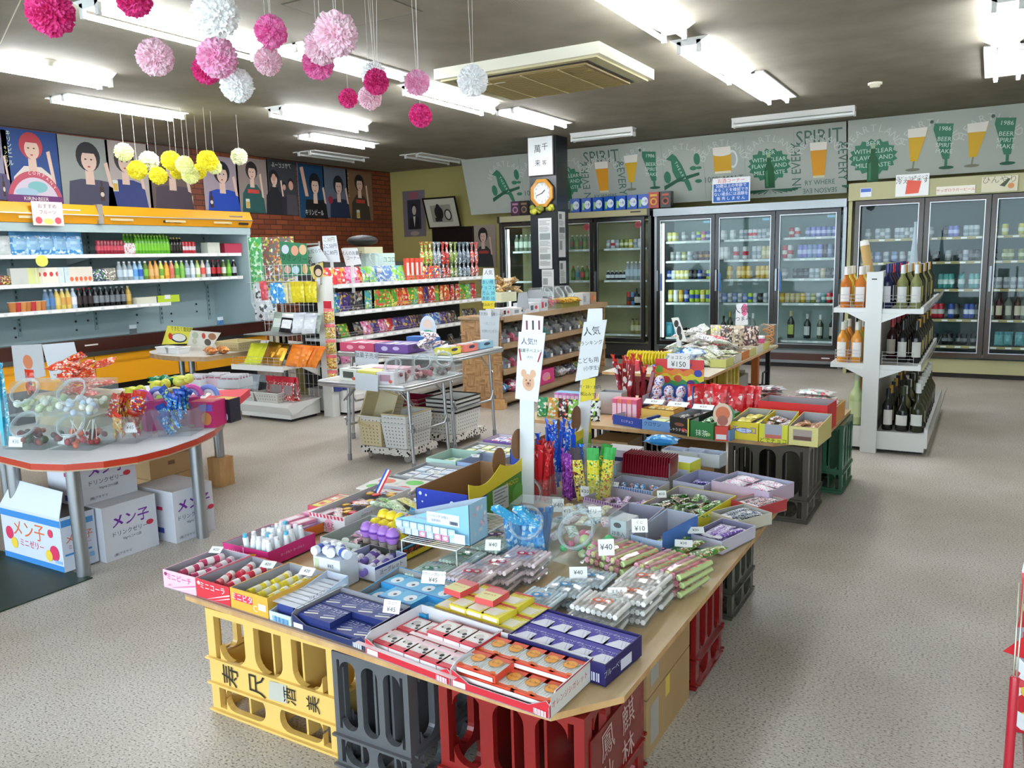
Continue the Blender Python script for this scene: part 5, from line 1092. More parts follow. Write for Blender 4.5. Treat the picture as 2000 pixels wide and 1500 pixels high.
for lab,x0,x1,y,d,h,out,inn in (('wide grey tray under the round printed cards',-2.50,-2.2,2.80,.24,.045,'#c2c2c0','#b0b0b0'),('grey tray of white and blue packets beside the left edge',-2.50,-2.12,3.06,.27,.045,'#c0c2c2','#aaacac'),
      ('open pale green carton at the left edge',-2.52,-2.33,3.35,.24,.06,'#b8d8cc','#a8c4b8'),('pale blue carton beside the pale green one',-2.32,-2.13,3.35,.24,.06,'#9cb4d8','#a8b4c8'),('low grey tray of pale packets near the back left corner',-2.52,-2.16,3.62,.24,.04,'#c8c8c4','#b4b4b0'),('purple edged tray at the back left corner',-2.5,-2.16,3.88,.18,.05,'#7a54a0','#d8ccd8')):
    TL.append(tray('carton_tray',lab,'carton',V3(x0,y),V3(x1,y),d,h,out,inn))
inside(TL[1],'sweets_packet',[carton(.06,.09,.014,'#d8dce0','#e6e8ea',(),(('r',-.4,-.1,.4,.1,'#5a6a90'),)),carton(.06,.09,.014,'#c8d8e4','#dce6ec',(),(('r',-.4,.1,.4,.3,'#88a0c0'),))],5,2,.02,'white flat packet with blue print','sweets packet','white packets on the grey tray','left grey tray',mx=.01,jr=.08)
inside(TL[2],'sweets_packet',[carton(.05,.07,.012,'#dfe6dc','#eef2ea',(),(('e',0,0,.3,.3,'#6ab850'),))],3,2,.006,'white packet with a green spot','sweets packet','packets in the pale green carton','pale green carton',jr=.6)
inside(TL[3],'sweets_packet',[carton(.05,.07,.012,'#2a50a8','#3a68c0',(),(('r',-.3,-.2,.3,.2,'#101828'),))],3,1,.006,'deep blue packet','sweets packet','packets in the pale blue carton','pale blue carton',jr=.6)
inside(TL[4],'sweets_packet',[carton(.05,.08,.012,'#d8dca0','#e4e8a8',(),(('r',-.3,-.2,.3,.2,'#f4f4e4'),)),carton(.05,.08,.012,'#d8dcdc','#eceeee',(),(('r',-.3,-.2,.3,.2,'#909898'),))],5,2,.02,'pale yellow or white packet','sweets packet','packets on the low grey tray','low grey tray',jr=.1)
inside(TL[5],'sweets_packet',[carton(.05,.07,.012,'#e0c8dc','#f0e4f0',(),(('r',-.3,-.2,.3,.2,'#c83a70'),)),carton(.05,.07,.012,'#d8d0e8','#ecebf4',(),(('r',-.3,-.2,.3,.2,'#6a58b0'),))],5,2,.025,'lilac or pink packet','sweets packet','packets on the purple edged tray','purple edged tray',jr=.3)
def jar(lab,loc,rz,fillc,w=.17,d=.2,h=.17,ring=.06,name='candy_jar',grp=None,tilt=True):
    t=thing(name,lab,'candy jar',loc,rz,grp);W=w/2;c='cf4f8f8:.04'
    P=[(0,0),(d,0),(d,h),(d*.35,h),(0,h*.45)] if tilt else [(0,0),(d,0),(d,h),(.015,h),(0,h-.015)]
    b=B();n=len(P)
    vs=[(-W,p[0]-d/2,p[1]) for p in P]+[(W,p[0]-d/2,p[1]) for p in P]
    b.add(vs,[tuple(range(n)),tuple(range(2*n-1,n-1,-1))]+[(i,n+i,n+(i+1) % n,(i+1) % n) for i in range(n) if not (tilt and i==3) or 1],c);b.obj('jar_body',t)
    if tilt:
        cy_,cz_=(d*.175)-d/2,h*.725;an=math.atan2(h*.55,d*.35)
        X=TR(0,cy_,cz_) @ RX(an)
    else:X=TR(0,-d/2,h*.5) @ FRONT
    pr=B(X)
    pr.lathe([(ring,0),(ring+.004,.004),(ring+.004,.018),(ring,.02),(ring-.006,.016),(ring-.006,0)],'ceef4f6:.22',n=24,cap=False);pr.obj('round_mouth',t)
    if fillc:
        f=B();rnd=random.Random(len(lab))
        for k in range(26):f.ball((rnd.uniform(-W+.02,W-.02),rnd.uniform(-d/2+.025,d/2-.025),rnd.uniform(.012,h*.42)),rnd.uniform(.013,.022),fillc[k % len(fillc)],5)
        o=f.obj('candy_fill',t);o['kind']='stuff'
    return t
def stickfill(t,cols,n,w,d,h,r=.008,L=.16,ctr=(0,0)):
    rnd=random.Random(n)
    for k in range(n):
        a,b_=rnd.uniform(-w,w),rnd.uniform(-d,d);B().tube([(a*.6+ctr[0],b_*.6+ctr[1],.006),(a+ctr[0],b_+ctr[1]-.0,.006+h*rnd.uniform(.85,1.1))],r,cols[k % len(cols)],6).obj('soda_stick',t)
t=jar('clear jar of bright blue soda sticks with a tilted round mouth',(-1.40,2.50,TZ),.15,None,w=.16,d=.2,h=.2)
stickfill(t,['c3aa8e8:.35','c2a90dc:.4','c5cc4f0:.35'],20,.06,.07,.17,r=.011)
for i,x in enumerate((-.03,.035)):B(TR(x,-.06,.14) @ RX(.8) @ RY(-.5+.2*i)).box(-.02,-.008,0,.02,.008,.13,'p3ab4ec,d8f0fa,60c8f4:50').obj('blue_packet',t)
for i in range(7):tag(put(pouch(.05,.17,('p2f94dc,8cd0f4,e0f2fa:30','p3aa4e4,c8e8f8,2070c0:30')[i % 2],None,.025),'soda_packet',None,(-1.455+.036*(i % 4),2.45+.05*(i//4),TZ+.006),rot=(jit(.1),jit(.15),jit(.6))),'upright blue soda packet, %s in the blue soda jar' % nth(i),'snack packet','blue soda packets')
for i in range(6):tag(put(packet(.05,.13,('pd8e0ec,6aa8d8,f4f6f8:40','pe8e0ec,b080c0,f4f0f4:40','pe0ece4,58b070,f4f6f0:40')[i % 3],.022),'snack_packet',None,(-1.62+.055*i,2.68+.03*(i % 2),TZ+.012+.012*(i % 2)),rz=.3+jit(.4)),'small glossy packet, %s behind the blue soda jar' % nth(i),'snack packet','glossy packets behind the jar')
for i in range(9):tag(put(packet(.045,.12,('pc8e0e8,4890b8,f4f6f8:40','pe8d8e0,d05080,f8f0f4:40','pe8e4c0,c8a030,f8f8ec:40')[i % 3],.022),'snack_packet',None,(-1.47+.05*(i % 5),2.86+.09*(i//5),TZ+.012+.004*i),rz=jit(.8)),'bright small packet, %s between the jars and red sticks' % nth(i),'snack packet','bright packets between jars')
t=jar('clear jar of green and pink jelly toys with a big round lid ring',(-1.205,2.56,TZ),-.2,['g58c878','ge86a90','gd8e8a0','g30a070','gf0c8d0'],w=.2,d=.2,h=.17,ring=.07)
def bunch(name,desc,cat,grp,c0,n,h,cols,spread=.05,w=.022,lean=.18,seed=1,place='',head=None):
    rnd=random.Random(seed)
    for k in range(n):
        x=c0[0]+rnd.uniform(-spread,spread);y=c0[1]+rnd.uniform(-spread,spread);hh=h*rnd.uniform(.85,1.1);col=cols[k % len(cols)]
        me=cached(('bn',name,col,round(hh,2),w),lambda:B().prism([(-w/2,-.005),(w/2,-.005),(w/2,.005),(-w/2,.005)],0,hh*.86,col).add([(-w/2,0,hh*.86),(w/2,0,hh*.86),(w*.25,.002,hh*.9),(-w*.25,-.002,hh*.9),(w*.7,.006,hh),(-w*.7,-.006,hh),(w*.1,.01,hh*.97)],[(0,1,2,3),(3,2,6,5),(2,4,6),(3,2,1,0),(5,6,2,3)],head or col).mesh(name))
        o=put(me,name,None,(x,y,c0[2]),rot=(rnd.uniform(-lean,lean),rnd.uniform(-lean,lean),rnd.uniform(-1,1)))
        tag(o,'%s, %s in %s' % (desc,ORD[k % 20] if k<20 else 'one more',place),cat,grp)
t=jar('clear bin behind the red candy sticks',(-1.74,3.17,TZ),0,None,w=.2,d=.17,h=.1,tilt=False)
bunch('candy_stick','shiny red wrapped candy stick','candy stick','red candy sticks',(-1.735,3.16,TZ+.004),18,.25,['pd02a30,f06a60,a01820:45','gc8242c'],.065,seed=3,place='the clear bin',lean=.12)
bunch('candy_stick','shiny blue wrapped candy stick','candy stick','blue candy sticks',(-1.72,3.33,TZ+.02),12,.3,['p1c5ad8,50a0f0,f0f4fa:45','g1a50c8'],.06,seed=5,place='the group behind the red ones',lean=.12)
bunch('candy_stick','purple wrapped candy stick','candy stick','purple candy sticks',(-1.60,3.18,TZ+.004),5,.22,['p8a3aa0,d080d8,402058:45'],.03,seed=6,place='the purple group',lean=.08)
bunch('candy_stick','blue candy stick beside the purple ones','candy stick','slim blue candy sticks',(-1.555,3.2,TZ+.004),4,.26,['p2060d8,60b0f0,183c90:45'],.02,seed=8,place='the slim blue group',lean=.05)
for i,(x,y,c,hd) in enumerate(((-1.52,3.17,'pe0d040,402838,e8e8a0,b04838:55','#3a2a34'),(-1.475,3.19,'pe8dc40,3aa040,e8b828,f4f4c0:55','#3aa848'),(-1.44,3.22,'pe8d848,d86838,3a9040,f0e8a0:55','#40b050'),(-1.50,3.26,'p48b050,e8dc40,38883c:55','#40b050'))):
    tag(put(pouch(.055,.25,c,hd,.02),'snack_bag',None,(x,y,TZ+.004),rot=(.05,.12*(i-1),.3*i)),'long yellow and green snack bag, %s in the round clear bin' % nth(i),'snack bag','long snack bags')
t=thing('clear_bin','round clear plastic bin holding long snack bags','bin',(-1.475,3.21,TZ));B().lathe([(.075,0),(.085,.12),(.088,.121)],'cf4f6f8:.07',n=20,cap=False).obj('bin_wall',t)
t=thing('clear_bin','empty looking clear cup with dark sticks behind the long snack bags','bin',(-1.575,3.40,TZ));B().lathe([(.05,0),(.06,.2),(.063,.201)],'ceef2f4:.16',n=20,cap=False).obj('bin_wall',t)
for k in range(7):B().tube([(-.03+.008*k,0,.01),(-.01+.013*k,.02,.2)],.006,'g3c4448' if k % 2 else 'gb8c0c4',6).obj('dark_stick',t)
t=tray('carton_tray','shallow grey tray of purple wrapped sweets','carton',V3(-1.485,3.10),V3(-1.225,3.04),.2,.05,'#c9b8cc','#b0a6b0',art=tuple(('r',-1+.1*i,.5,-.96+.1*i,1,'#8a3a98') for i in range(20)))
inside(t,'wrapped_sweet',[packet(.03,.09,'p8a50b8,e8d8f0,f0f0f4:70',.014),packet(.03,.09,'pe8d8ec,9a60c0,d080a0:70',.014)],5,2,.006,'purple wrapped sweet','wrapped sweet','purple sweets','shallow grey tray',jr=.8,jz=.02)
t=tray('carton_tray','grey tray of bright blue wrapped balls behind the purple sweets','carton',V3(-1.475,3.31),V3(-1.235,3.29),.18,.055,'#b9b9c4','#aaa9b6',art=tuple(('r',-1+.1*i,.5,-.96+.1*i,1,'#3a78c0') for i in range(20)))
inside(t,'wrapped_ball',[cached('wb',lambda:B().ball((0,0,.014),.014,'p3a98d8,e8f0f8,e88860:60',8).mesh('wrapped_ball'))],6,2,.006,'blue wrapped candy ball','wrapped sweet','blue wrapped balls','grey tray',jp=.008,jz=.01)
t=tray('carton_tray','yellow edged tray of green and black wrapped candies','carton',V3(-1.225,3.0),V3(-.955,2.96),.43,.055,'#e0d838','#b3a8ae',words=(('めちゃ',.1,.0,.022,'#2a2a20'),),art=(('e',.5,.2,.2,.35,'#d84a28'),)+tuple(('r',-1+.12*i,.75,-.95+.12*i,1,'#4a8a30') for i in range(17)))
inside(t,'wrapped_sweet',[packet(.035,.1,'p2e5a28,80c050,101810,e8f0e0:80',.018,crimp='#3a6a30'),packet(.035,.1,'p1c2a1c,78b048,e8e8d8,d86838:80',.018),packet(.035,.1,'p68a840,1c3018,f0e8d8:80',.018)],6,4,.01,'green and black wrapped candy','wrapped sweet','green and black candies','yellow edged tray',jr=.9,jz=.03,my=.03,jp=.01)
t=tray('carton_tray','open grey empty carton behind the clear jar','carton',V3(-1.215,2.76),V3(-1.06,2.76),.2,.1,'#c0bfcb','#a3a2b4')
t=box_on('carton_tray','white carton printed with black letters and the number 20','carton',V3(-1.16,2.655),V3(-1.095,2.645),.09,.13,'#e2e4e8',words=(('20本入',.0,.2,.019,'#1c1c22','F'),('ソーダ味',.0,-.1,.014,'#1c1c22','F'),('ソーダ',0,.3,.02,'#1c1c22','R')),art=(('r',-.8,-.55,.8,-.35,'#22222a','F'),('e',-.1,.7,.5,.16,'#3a3a44','F')))
t=tray('carton_tray','white and light blue carton with a blue doodle and big round eyes','carton',V3(-1.085,2.665),V3(-.955,2.64),.26,.11,'#b9cfee','#a9abb8',front=.7,art=(('e',-.45,.1,.32,.5,'#5a8ee0'),('e',-.55,.25,.14,.3,'#f2f4f8'),('e',-.28,.2,.16,.34,'#f2f4f8'),('e',-.55,.25,.04,.1,'#22242c'),('e',-.26,.2,.04,.1,'#22242c'),('e',.5,-.4,.3,.25,'#7aa8e8'),('r',-1,-1,1,1,'#4a7ac8','R')))
inside(t,'wrapped_sweet',[packet(.03,.07,'pf0c8b8,f4ece8,e89880:70',.014)],3,2,.006,'peach coloured wrapped sweet','wrapped sweet','peach sweets','blue doodle carton',jr=1,jz=.02)
def rtray(lab,A,Bq,C,h,out,inn,meshes,n,desc,grp,pl,**kw):
    a,c,e=UZ(*A,TZ),UZ(*Bq,TZ),UZ(*C,TZ)
    q_=tray('carton_tray',lab,'carton',tuple(a),tuple(c),max(.12,(e-c).length),h,out,inn,**kw)
    inside(q_,'wrapped_sweet',meshes,n,1,.012,desc,'wrapped sweet',grp,pl,my=.01,jr=.1,jz=.01);inside(q_,'wrapped_sweet',meshes,n-1,1,.028,desc+' on top','wrapped sweet',grp,pl,my=.01,mx=.03,jr=.2,jz=.006);return q_
def stickp(c,l=.16):return packet(.034,l,c,.016,crimp='#e8e6ea')
rtray('purple edged tray of purple stick sweets at the right edge',(1344,1066),(1410,1084),(1452,1046),.05,'#c9c4d4','#8a86a4',[stickp('pc8b8e0,5a3aa0,f4f0fa:70'),stickp('p7a54b8,f0eaf8,b8a0d8:70')],5,'purple and white stick sweet','purple stick sweets','purple edged tray')
rtray('grey tray of silver and blue stick sweets at the right edge',(1388,1022),(1442,1042),(1472,1016),.05,'#c8c2b0','#a9a6a0',[stickp('pc8ccd0,202830,4a70a8:80'),stickp('p383c44,e8eaec,8a9aa0:80')],5,'silver and black stick sweet','silver stick sweets','grey right tray')
rtray('red edged tray of black and pink stick sweets at the right edge',(1428,998),(1480,1014),(1503,990),.05,'#b83a40','#b8a8a4',[stickp('pd8d0d0,302428,c86870:80'),stickp('p48383c,f0e8e8,e0909c:80')],6,'black and pink stick sweet','black and pink stick sweets','red edged right tray')
t=tray('carton_tray','pale pink carton of white and pink packets at the far right corner','carton',V3(-1.04,3.52),V3(-.765,3.44),.22,.07,'#c4aec4','#b4b8cc')
inside(t,'sweets_packet',[packet(.12,.07,'pf0e4ea,e06aa8,ffffff,c83080:60',.02),packet(.12,.07,'pe8e6ea,f0a8c8,a0a4b0:60',.02)],2,2,.02,'white and pink packet','sweets packet','white and pink packets','far right corner',jz=.01,jr=.1)
inside(t,'sweets_packet',[packet(.12,.07,'pf4eef2,e888b8,d8d8e4:60',.02)],2,2,.045,'white and pink packet on top','sweets packet','white and pink packets','far right corner',jz=.01,jr=.1)
t=tray('carton_tray','grey carton of small purple and blue sweets behind the green candies','carton',V3(-1.215,3.5),V3(-1.06,3.47),.24,.055,'#aeb0c8','#9ea0ba')
inside(t,'wrapped_sweet',[packet(.03,.06,'p5a4ab8,e8e8f8,3a2a80:80',.014)],4,2,.006,'small purple sweet','wrapped sweet','small purple sweets','grey back carton',jr=1.5,jp=.01)
for i,(x,y) in enumerate(((1330,905),(1372,908))):
    p=UZ(x,y,TZ);tt=tray('carton_tray','pale grey scalloped carton at the back, %s' % nth(i),'carton',V3(p.x-.1,p.y-.02),V3(p.x+.1,p.y-.04),.1,.07,'#c3ccd8','#b4bccc')
    inside(tt,'sweets_packet',[packet(.06,.08,'pe8ecf4,6088d0,d8e0f0:60',.018)],3,1,.01,'white and blue packet','sweets packet','packets in the scalloped cartons','scalloped carton %s' % ORD[i],my=.01)
a,c=UZ(1203,948,TZ),UZ(1318,948,TZ)
t=thing('clear_box','clear plastic box around the dark red foil bags','box',((a.x+c.x)/2,a.y+.08,TZ));W=(c.x-a.x)/2
B().box(-W-.006,-.06,0,W+.006,.075,.004,'ce8e8ec:.2').box(W+.004,-.06,0,W+.006,.075,.13,'ce8e8ec:.2').box(-W-.006,-.06,0,-W-.004,.075,.1,'ce8e8ec:.2').box(-W,-.06,0,W,-.058,.06,'ce8e8ec:.2').obj('box_wall',t)
fb=cached('foilbag',lambda:B().add([(0,-.05,0),(.006,-.05,0),(.006,.05,0),(0,.05,0),(0,-.05,.045),(.012,-.05,.045),(.012,.05,.045),(0,.05,.045),(0,-.055,.12),(.004,-.055,.12),(.004,.055,.12),(0,.055,.12)],[(0,1,5,4),(1,2,6,5),(2,3,7,6),(3,0,4,7)],'g8a7a30').add([(0,-.05,.045),(.012,-.05,.045),(.012,.05,.045),(0,.05,.045),(0,-.055,.15),(.004,-.055,.15),(.004,.055,.15),(0,.055,.15)],[(0,1,5,4),(1,2,6,5),(2,3,7,6),(3,0,4,7),(4,5,6,7)],'g841628').mesh('foil_bag'))
for k in range(19):tag(put(fb,'foil_bag',None,(a.x+.008+(c.x-a.x-.02)*k/18,a.y+.085,TZ+.005),rot=(0,.12,0)),'dark red foil bag, %s in the clear box' % nth(k),'snack bag','dark red foil bags')
p=UZ(1280,893,TZ);tag(put(packet(.2,.12,'p1a90d8,60c0f0,e8f4fa:18',.05,crimp='#1c80c8'),'wipes_packet',None,(p.x,p.y+.1,TZ+.05),rz=.2),'large bright blue flat packet behind the dark red bags','packet')
tag(put(packet(.18,.1,'pe8ecee,b8c8d8,ffffff:25',.05),'wipes_packet',None,(p.x-.13,p.y-.16,TZ+.0),rz=-.2),'white flat packet left of the bright blue one','packet')
box_on('sweets_carton','yellow and pale blue open carton behind the dark red bags','carton',V3(-1.34,3.72),V3(-1.2,3.7),.12,.09,'#d8dc48',top='#c4d4e4',art=(('r',-.9,-.9,.9,.2,'#bcd0e4','F'),))
box_on('sweets_carton','lilac and white carton with a dark blue band behind the clear cup','carton',V3(-1.62,3.62),V3(-1.45,3.62),.12,.14,'#cfc4d4',top='#c9c9cc',art=(('r',-.3,.2,.9,.5,'#2a2a58','F'),('e',-.1,-.5,.5,.4,'#a8d0e4','F')))
def jelly(w,l,c,mark,mc,n=9):
    def f():
        b=B()
        for k in range(n):x=-w/2+.012+(w-.024)*k/(n-1);b.tube([(x,-l/2+.015,.013),(x,l/2-.015,.013)],(w-.02)/n*.56,c,6)
        b.lay=4;X=TR(0,0,.0225)
        for dx,dy,r in ((-.014,.0,.017),(.015,.008,.016)):b.ell(dx,dy,r,r,mc,X,n=12);b.ell(dx,dy,r*.5,r*.5,'#f4f2f0',X,n=10)
        b.text(mark,0,-.035,.02,mc,X)
        nx,ny=6,8;P=[]
        rnd=random.Random(5)
        for j in range(ny+1):
            for i in range(nx+1):
                u,v=2*i/nx-1,2*j/ny-1;e=(1-abs(u)**4)*(1-abs(v)**6);P.append((u*w/2,v*l/2,.006+.024*e+rnd.uniform(-.0018,.0018)))
        for j in range(ny):
            for i in range(nx):q=j*(nx+1)+i;b.add([P[m] for m in (q,q+1,q+nx+2,q+nx+1)],[(0,1,2,3)],'film',None,True)
        b.lay=0;b.rect(-w/2,-l/2,w/2,l/2,'ce8ebec:.12',TR(0,0,.002))
        return b.mesh('jelly_bag')
    return cached(('jelly',w,l,c,mc,n),f)
def bags(desc,grp,place,me,pts,z0=0,rz=0,cat='jelly bag',layers=2,lh=.027):
    k=0
    for L_ in range(layers):
        for i,(x,y) in enumerate(pts):
            tag(put(me,'jelly_bag',None,(x+jit(.008),y+jit(.008),TZ+z0+lh*L_),rot=(jit(.05),jit(.05),rz+jit(.08))),'%s, %s, %s' % (desc,nth(i,a='from the front'),('bottom of the pile','second layer','upper layer','top layer')[L_] if layers>1 else place),cat,grp)
bags('clear bag of pale green jelly sticks','green jelly bags','x',jelly(.13,.17,'gd2e6d8','メロン','#3a9a54'),[(-1.60,2.12),(-1.57,2.28),(-1.54,2.44)],layers=2)
bags('clear bag of jelly with purple grape print','purple jelly bags','behind the green jelly',jelly(.13,.15,'gdcd8d8','ぶどう','#6a3aa8'),[(-1.62,2.58)],layers=1,rz=.3)
bags('clear bag of pink jelly sticks','pink jelly bags','x',jelly(.15,.16,'gecd8dc','もも','#d8284c'),[(-1.41,2.10),(-1.38,2.21),(-1.34,2.32)],layers=3)
bags('clear bag of pale blue jelly sticks','blue jelly bags','x',jelly(.14,.15,'gd8e8ee','ソーダ','#2a9ad8'),[(-1.16,2.09),(-1.12,2.2),(-1.08,2.31)],layers=2)
bags('clear bag of orange printed white jelly','orange printed jelly bags','x',jelly(.16,.16,'ge8e6e2','みかん','#e8683a'),[(-.945,2.08),(-.90,2.2),(-.89,2.33)],layers=3)
def noodle():
    def f():
        b=B();w,l=.1,.22;rnd=random.Random(9)
        for k in range(4):x=-w/2+.018+.022*k;b.tube([(x,-l/2+.02,.014),(x,l/2-.02,.014)],.011,('ge8a8b8','ge8e0a0','ge88c9c','gc8dc98')[k],6)
        for k in range(5):b.rect(-w/2+.005,-.08+.035*k,-w/2+.014,-.07+.035*k,'#d83848',TR(0,0,.028)).rect(w/2-.014,-.08+.035*k,w/2-.005,-.07+.035*k,'#d83848',TR(0,0,.028))
        nx,ny=6,8;P=[]
        for j in range(ny+1):
            for i in range(nx+1):
                u,v=2*i/nx-1,2*j/ny-1;e=(1-abs(u)**4)*(1-abs(v)**6);P.append((u*w/2,v*l/2,.006+.026*e+rnd.uniform(-.002,.002)))
        for j in range(ny):
            for i in range(nx):q=j*(nx+1)+i;b.add([P[m] for m in (q,q+1,q+nx+2,q+nx+1)],[(0,1,2,3)],'film',None,True)
        return b.mesh('noodle_candy')
    return cached('noodle',f)
for L_ in range(3):
    for i in range(4):tag(put(noodle(),'noodle_candy',None,(-1.10+.095*i+jit(.01),2.51-.015*i+jit(.01),TZ+.002+.028*L_),rz=-.25+jit(.08)),'clear bag of pink and yellow candy ropes, %s, %s' % (nth(i),('bottom layer','middle layer','top layer')[L_]),'candy rope bag','candy rope bags')
for i in range(6):tag(put(packet(.045,.17,'p58963a,e8e0c0,c8b070,f4f4ea,b85838:50',.022,crimp='#4c9a38'),'snack_stick',None,(-1.0+.04*i,2.76-.012*i,TZ+.02+.014*(i % 2)),rz=-.35+jit(.15)),'green wrapped snack stick, %s near the right edge' % nth(i),'snack stick','green snack sticks')
for lab,px,z,tx,w,h,rz,tl in (('price card reading ¥45 on the navy carton',(763,1198),.47,('ココア','¥45'),.07,.05,.2,.5),('price card reading ¥45 on the light blue carton',(845,1140),.50,('サワーシガレット','¥45'),.1,.05,.3,.6),('price card on the pink carton of candy tubes',(418,1080),.475,('¥20',),.06,.04,.3,1.2),
      ('price card on the red carton of candy tubes',(519,1109),.475,('¥20',),.07,.04,.2,1.2),('price card between the mustard and the narrow carton',(595,1123),.49,('¥20',),.07,.04,.1,1.1),('price card beside the pink jelly bags',(1130,1130),.46,('¥40',),.075,.05,.5,.7),
      ('price card between blue and orange printed jelly bags',(1207,1178),.46,('すもも','¥10'),.075,.06,.5,.6),('price card on the clear jar of blue soda sticks',(1047,1035),.52,('¥40',),.06,.06,.3,.2),('price card reading ¥40 by the tilted clear jar',(1185,1085),.50,('¥40',),.07,.07,.6,.3),
      ('price card reading ¥40 under the red candy sticks',(1090,1000),.46,('¥40',),.06,.07,.4,.2),('small price card beside the one under the red sticks',(1108,1008),.45,('¥15',),.055,.05,.5,.4),('price card in front of the long snack bags reading ¥30',(1142,970),.45,('¥30',),.05,.06,.1,.1),
      ('price card clipped to the left of the long snack bags',(1113,955),.46,('¥20',),.035,.06,-.2,.1),('price card on the empty clear cup',(1173,935),.5,('¥10',),.04,.055,.3,.1),('price card on the tray of blue wrapped balls',(1197,950),.465,('¥10',),.06,.035,.1,1.1),
      ('price card on the yellow edged tray',(1293,972),.48,('¥10',),.05,.04,.5,.6),('price card on the blue doodle carton reading ¥10',(1250,1040),.55,('くじ','¥10'),.07,.06,.5,.4),('price card lying on the green snack sticks',(1335,1068),.47,('¥30',),.08,.04,.3,1.1),
      ('price card lying on the purple stick sweets',(1360,1042),.47,('¥30',),.08,.04,.5,1.1),('price card by the green jelly bags',(962,1075),.5,('¥40',),.07,.05,.4,.7),('price card on the grey tray of white packets',(850,925),.465,('¥20',),.06,.03,.3,1.2),('price card near the back left corner',(927,893),.465,('¥20',),.06,.03,.3,1.2),
      ('price card in front of the candy rope bags',(1195,1090),.45,('¥20',),.09,.04,.4,1.0),('price card held inside the round mouth of the jelly toy jar',(1162,1010),.56,('ゼリー',),.06,.05,.5,.5)):
    card(lab,px,z,tx,w,h,rz,tl)
def sign(lab,y,quad,post,extra,lines,ink='#26282c',z0=TZ,pcol='#e8eaea'):
    Pq=[UY(*p,y) for p in quad];zc=(Pq[0].z+Pq[2].z)/2;xc=(Pq[0].x+Pq[1].x+Pq[2].x+Pq[3].x)/4
    t=thing('standing_sign',lab,'sign',(xc,y,z0));b=B(TR(0,0,0))
    L2=[(p.x-xc,p.z-z0) for p in Pq]
    b.add([(x,-.004,z) for x,z in L2]+[(x,0,z) for x,z in L2],[(0,3,2,1)[::-1],(4,5,6,7),(0,1,5,4),(1,2,6,5),(2,3,7,6),(3,0,4,7)],pcol);b.obj('sign_board',t)
    ax=(L2[3][0]+L2[2][0])/2;bt=UY(*post,y);px_=bt.x-xc;pw=.036
    zb=min(L2[2][1],L2[3][1])+.02
    B().add([(px_-pw,.002,0),(px_+pw,.002,0),(ax+pw,.002,zb),(ax-pw,.002,zb),(px_-pw,.008,0),(px_+pw,.008,0),(ax+pw,.008,zb),(ax-pw,.008,zb)],[(0,1,2,3),(7,6,5,4),(0,4,5,1),(1,5,6,2),(2,6,7,3),(3,7,4,0)],'#dfe1e2').obj('post',t)
    if extra:
        E=[UY(*p,y+.004) for p in extra];e0=[(p.x-xc,p.z-z0) for p in E];B().add([(x,.001,z) for x,z in e0]+[(x,.004,z) for x,z in e0],[(0,1,2,3),(7,6,5,4)]+[(i,(i+1) % 4,4+(i+1) % 4,4+i) for i in range(4)],'#eceeee').obj('head_tab',t)
    vx=Vector((L2[1][0]-L2[0][0],0,L2[1][1]-L2[0][1]));vy=Vector((L2[0][0]-L2[3][0],0,L2[0][1]-L2[3][1]));vx.normalize();vz=vx.cross(Vector((0,-1,0)));vz=-vz if vz.z<0 else vz
    def at(u,v):
        a=Vector(L2[3]).lerp(Vector(L2[2]),u);c=Vector(L2[0]).lerp(Vector(L2[1]),u);r=a.lerp(c,v);return r
    for (s,u,v,size,col) in lines:
        r=at(u,v);rot=math.atan2(vx.z,vx.x);B(TR(r.x,-.0046,r.y) @ FRONT).text(s,0,0,size,col,rot=rot).obj('handwriting',t)
    return t,at,xc
s1,at1,xc1=sign('white popularity sign with red strokes and a faded animal face, on a post',3.05,((1014,648),(1066,650),(1051,785),(1007,778)),(1028,985),((1022,614),(1062,618),(1060,652),(1019,650)),(('人気!!',.42,.86,.032,'#2a2c60'),('駄菓子ベスト5',.5,.73,.018,'#26282c'),('(大人)',.5,.64,.012,'#26282c')))
for u0,v0,u1,v1 in ((.06,.75,.16,.58),(.92,.72,.84,.58)):
    a,c=at1(u0,v0),at1(u1,v1);B().tube([(a.x,-.006,a.y),(c.x,-.006,c.y)],.003,'#c8283c',5).obj('red_stroke',s1)
r=at1(.52,.3);B(TR(r.x,-.0048,r.y) @ FRONT).ell(0,-.01,.03,.038,'#dcae8c').ell(-.022,.03,.014,.018,'#dcae8c').ell(.024,.03,.014,.018,'#dcae8c').ell(0,-.018,.014,.012,'#c89070').ell(0,-.014,.005,.004,'#5a3a30').ell(-.01,.0,.003,.004,'#5a3a30').ell(.01,.0,.003,.004,'#5a3a30').obj('faded_drawing',s1)
for i,u in enumerate((1029,1041,1053)):p=UY(u,635,3.05);B().box(p.x-xc1-.004,-.001,p.z-TZ-.02,p.x-xc1+.004,.0,p.z-TZ+.02,'#7a3a50' if i != 1 else '#2a2c3c').obj('pen_drawing',s1)
s2,at2,xc2=sign('white leaning popularity ranking sign for children, on a post with a yellow tag',3.85,((1141,629),(1186,624),(1168,734),(1124,745)),(1132,880),((1149,603),(1177,602),(1177,629),(1146,632)),(('人気',.42,.82,.05,'#2c2e34'),('ランキング',.48,.62,.026,'#2c2e34'),('こども用',.45,.32,.032,'#2c2e34'),('(小学生)',.65,.17,.025,'#2c2e34')))
P=[UY(*p,3.84) for p in ((1137,742),(1164,737),(1161,779),(1134,785))]
t=thing('price_tag_board','bright yellow handwritten tag fixed to the post of the children ranking sign','sign',(P[0].x,3.835,P[0].z));l0=[(p.x-P[0].x,p.z-P[0].z) for p in P]
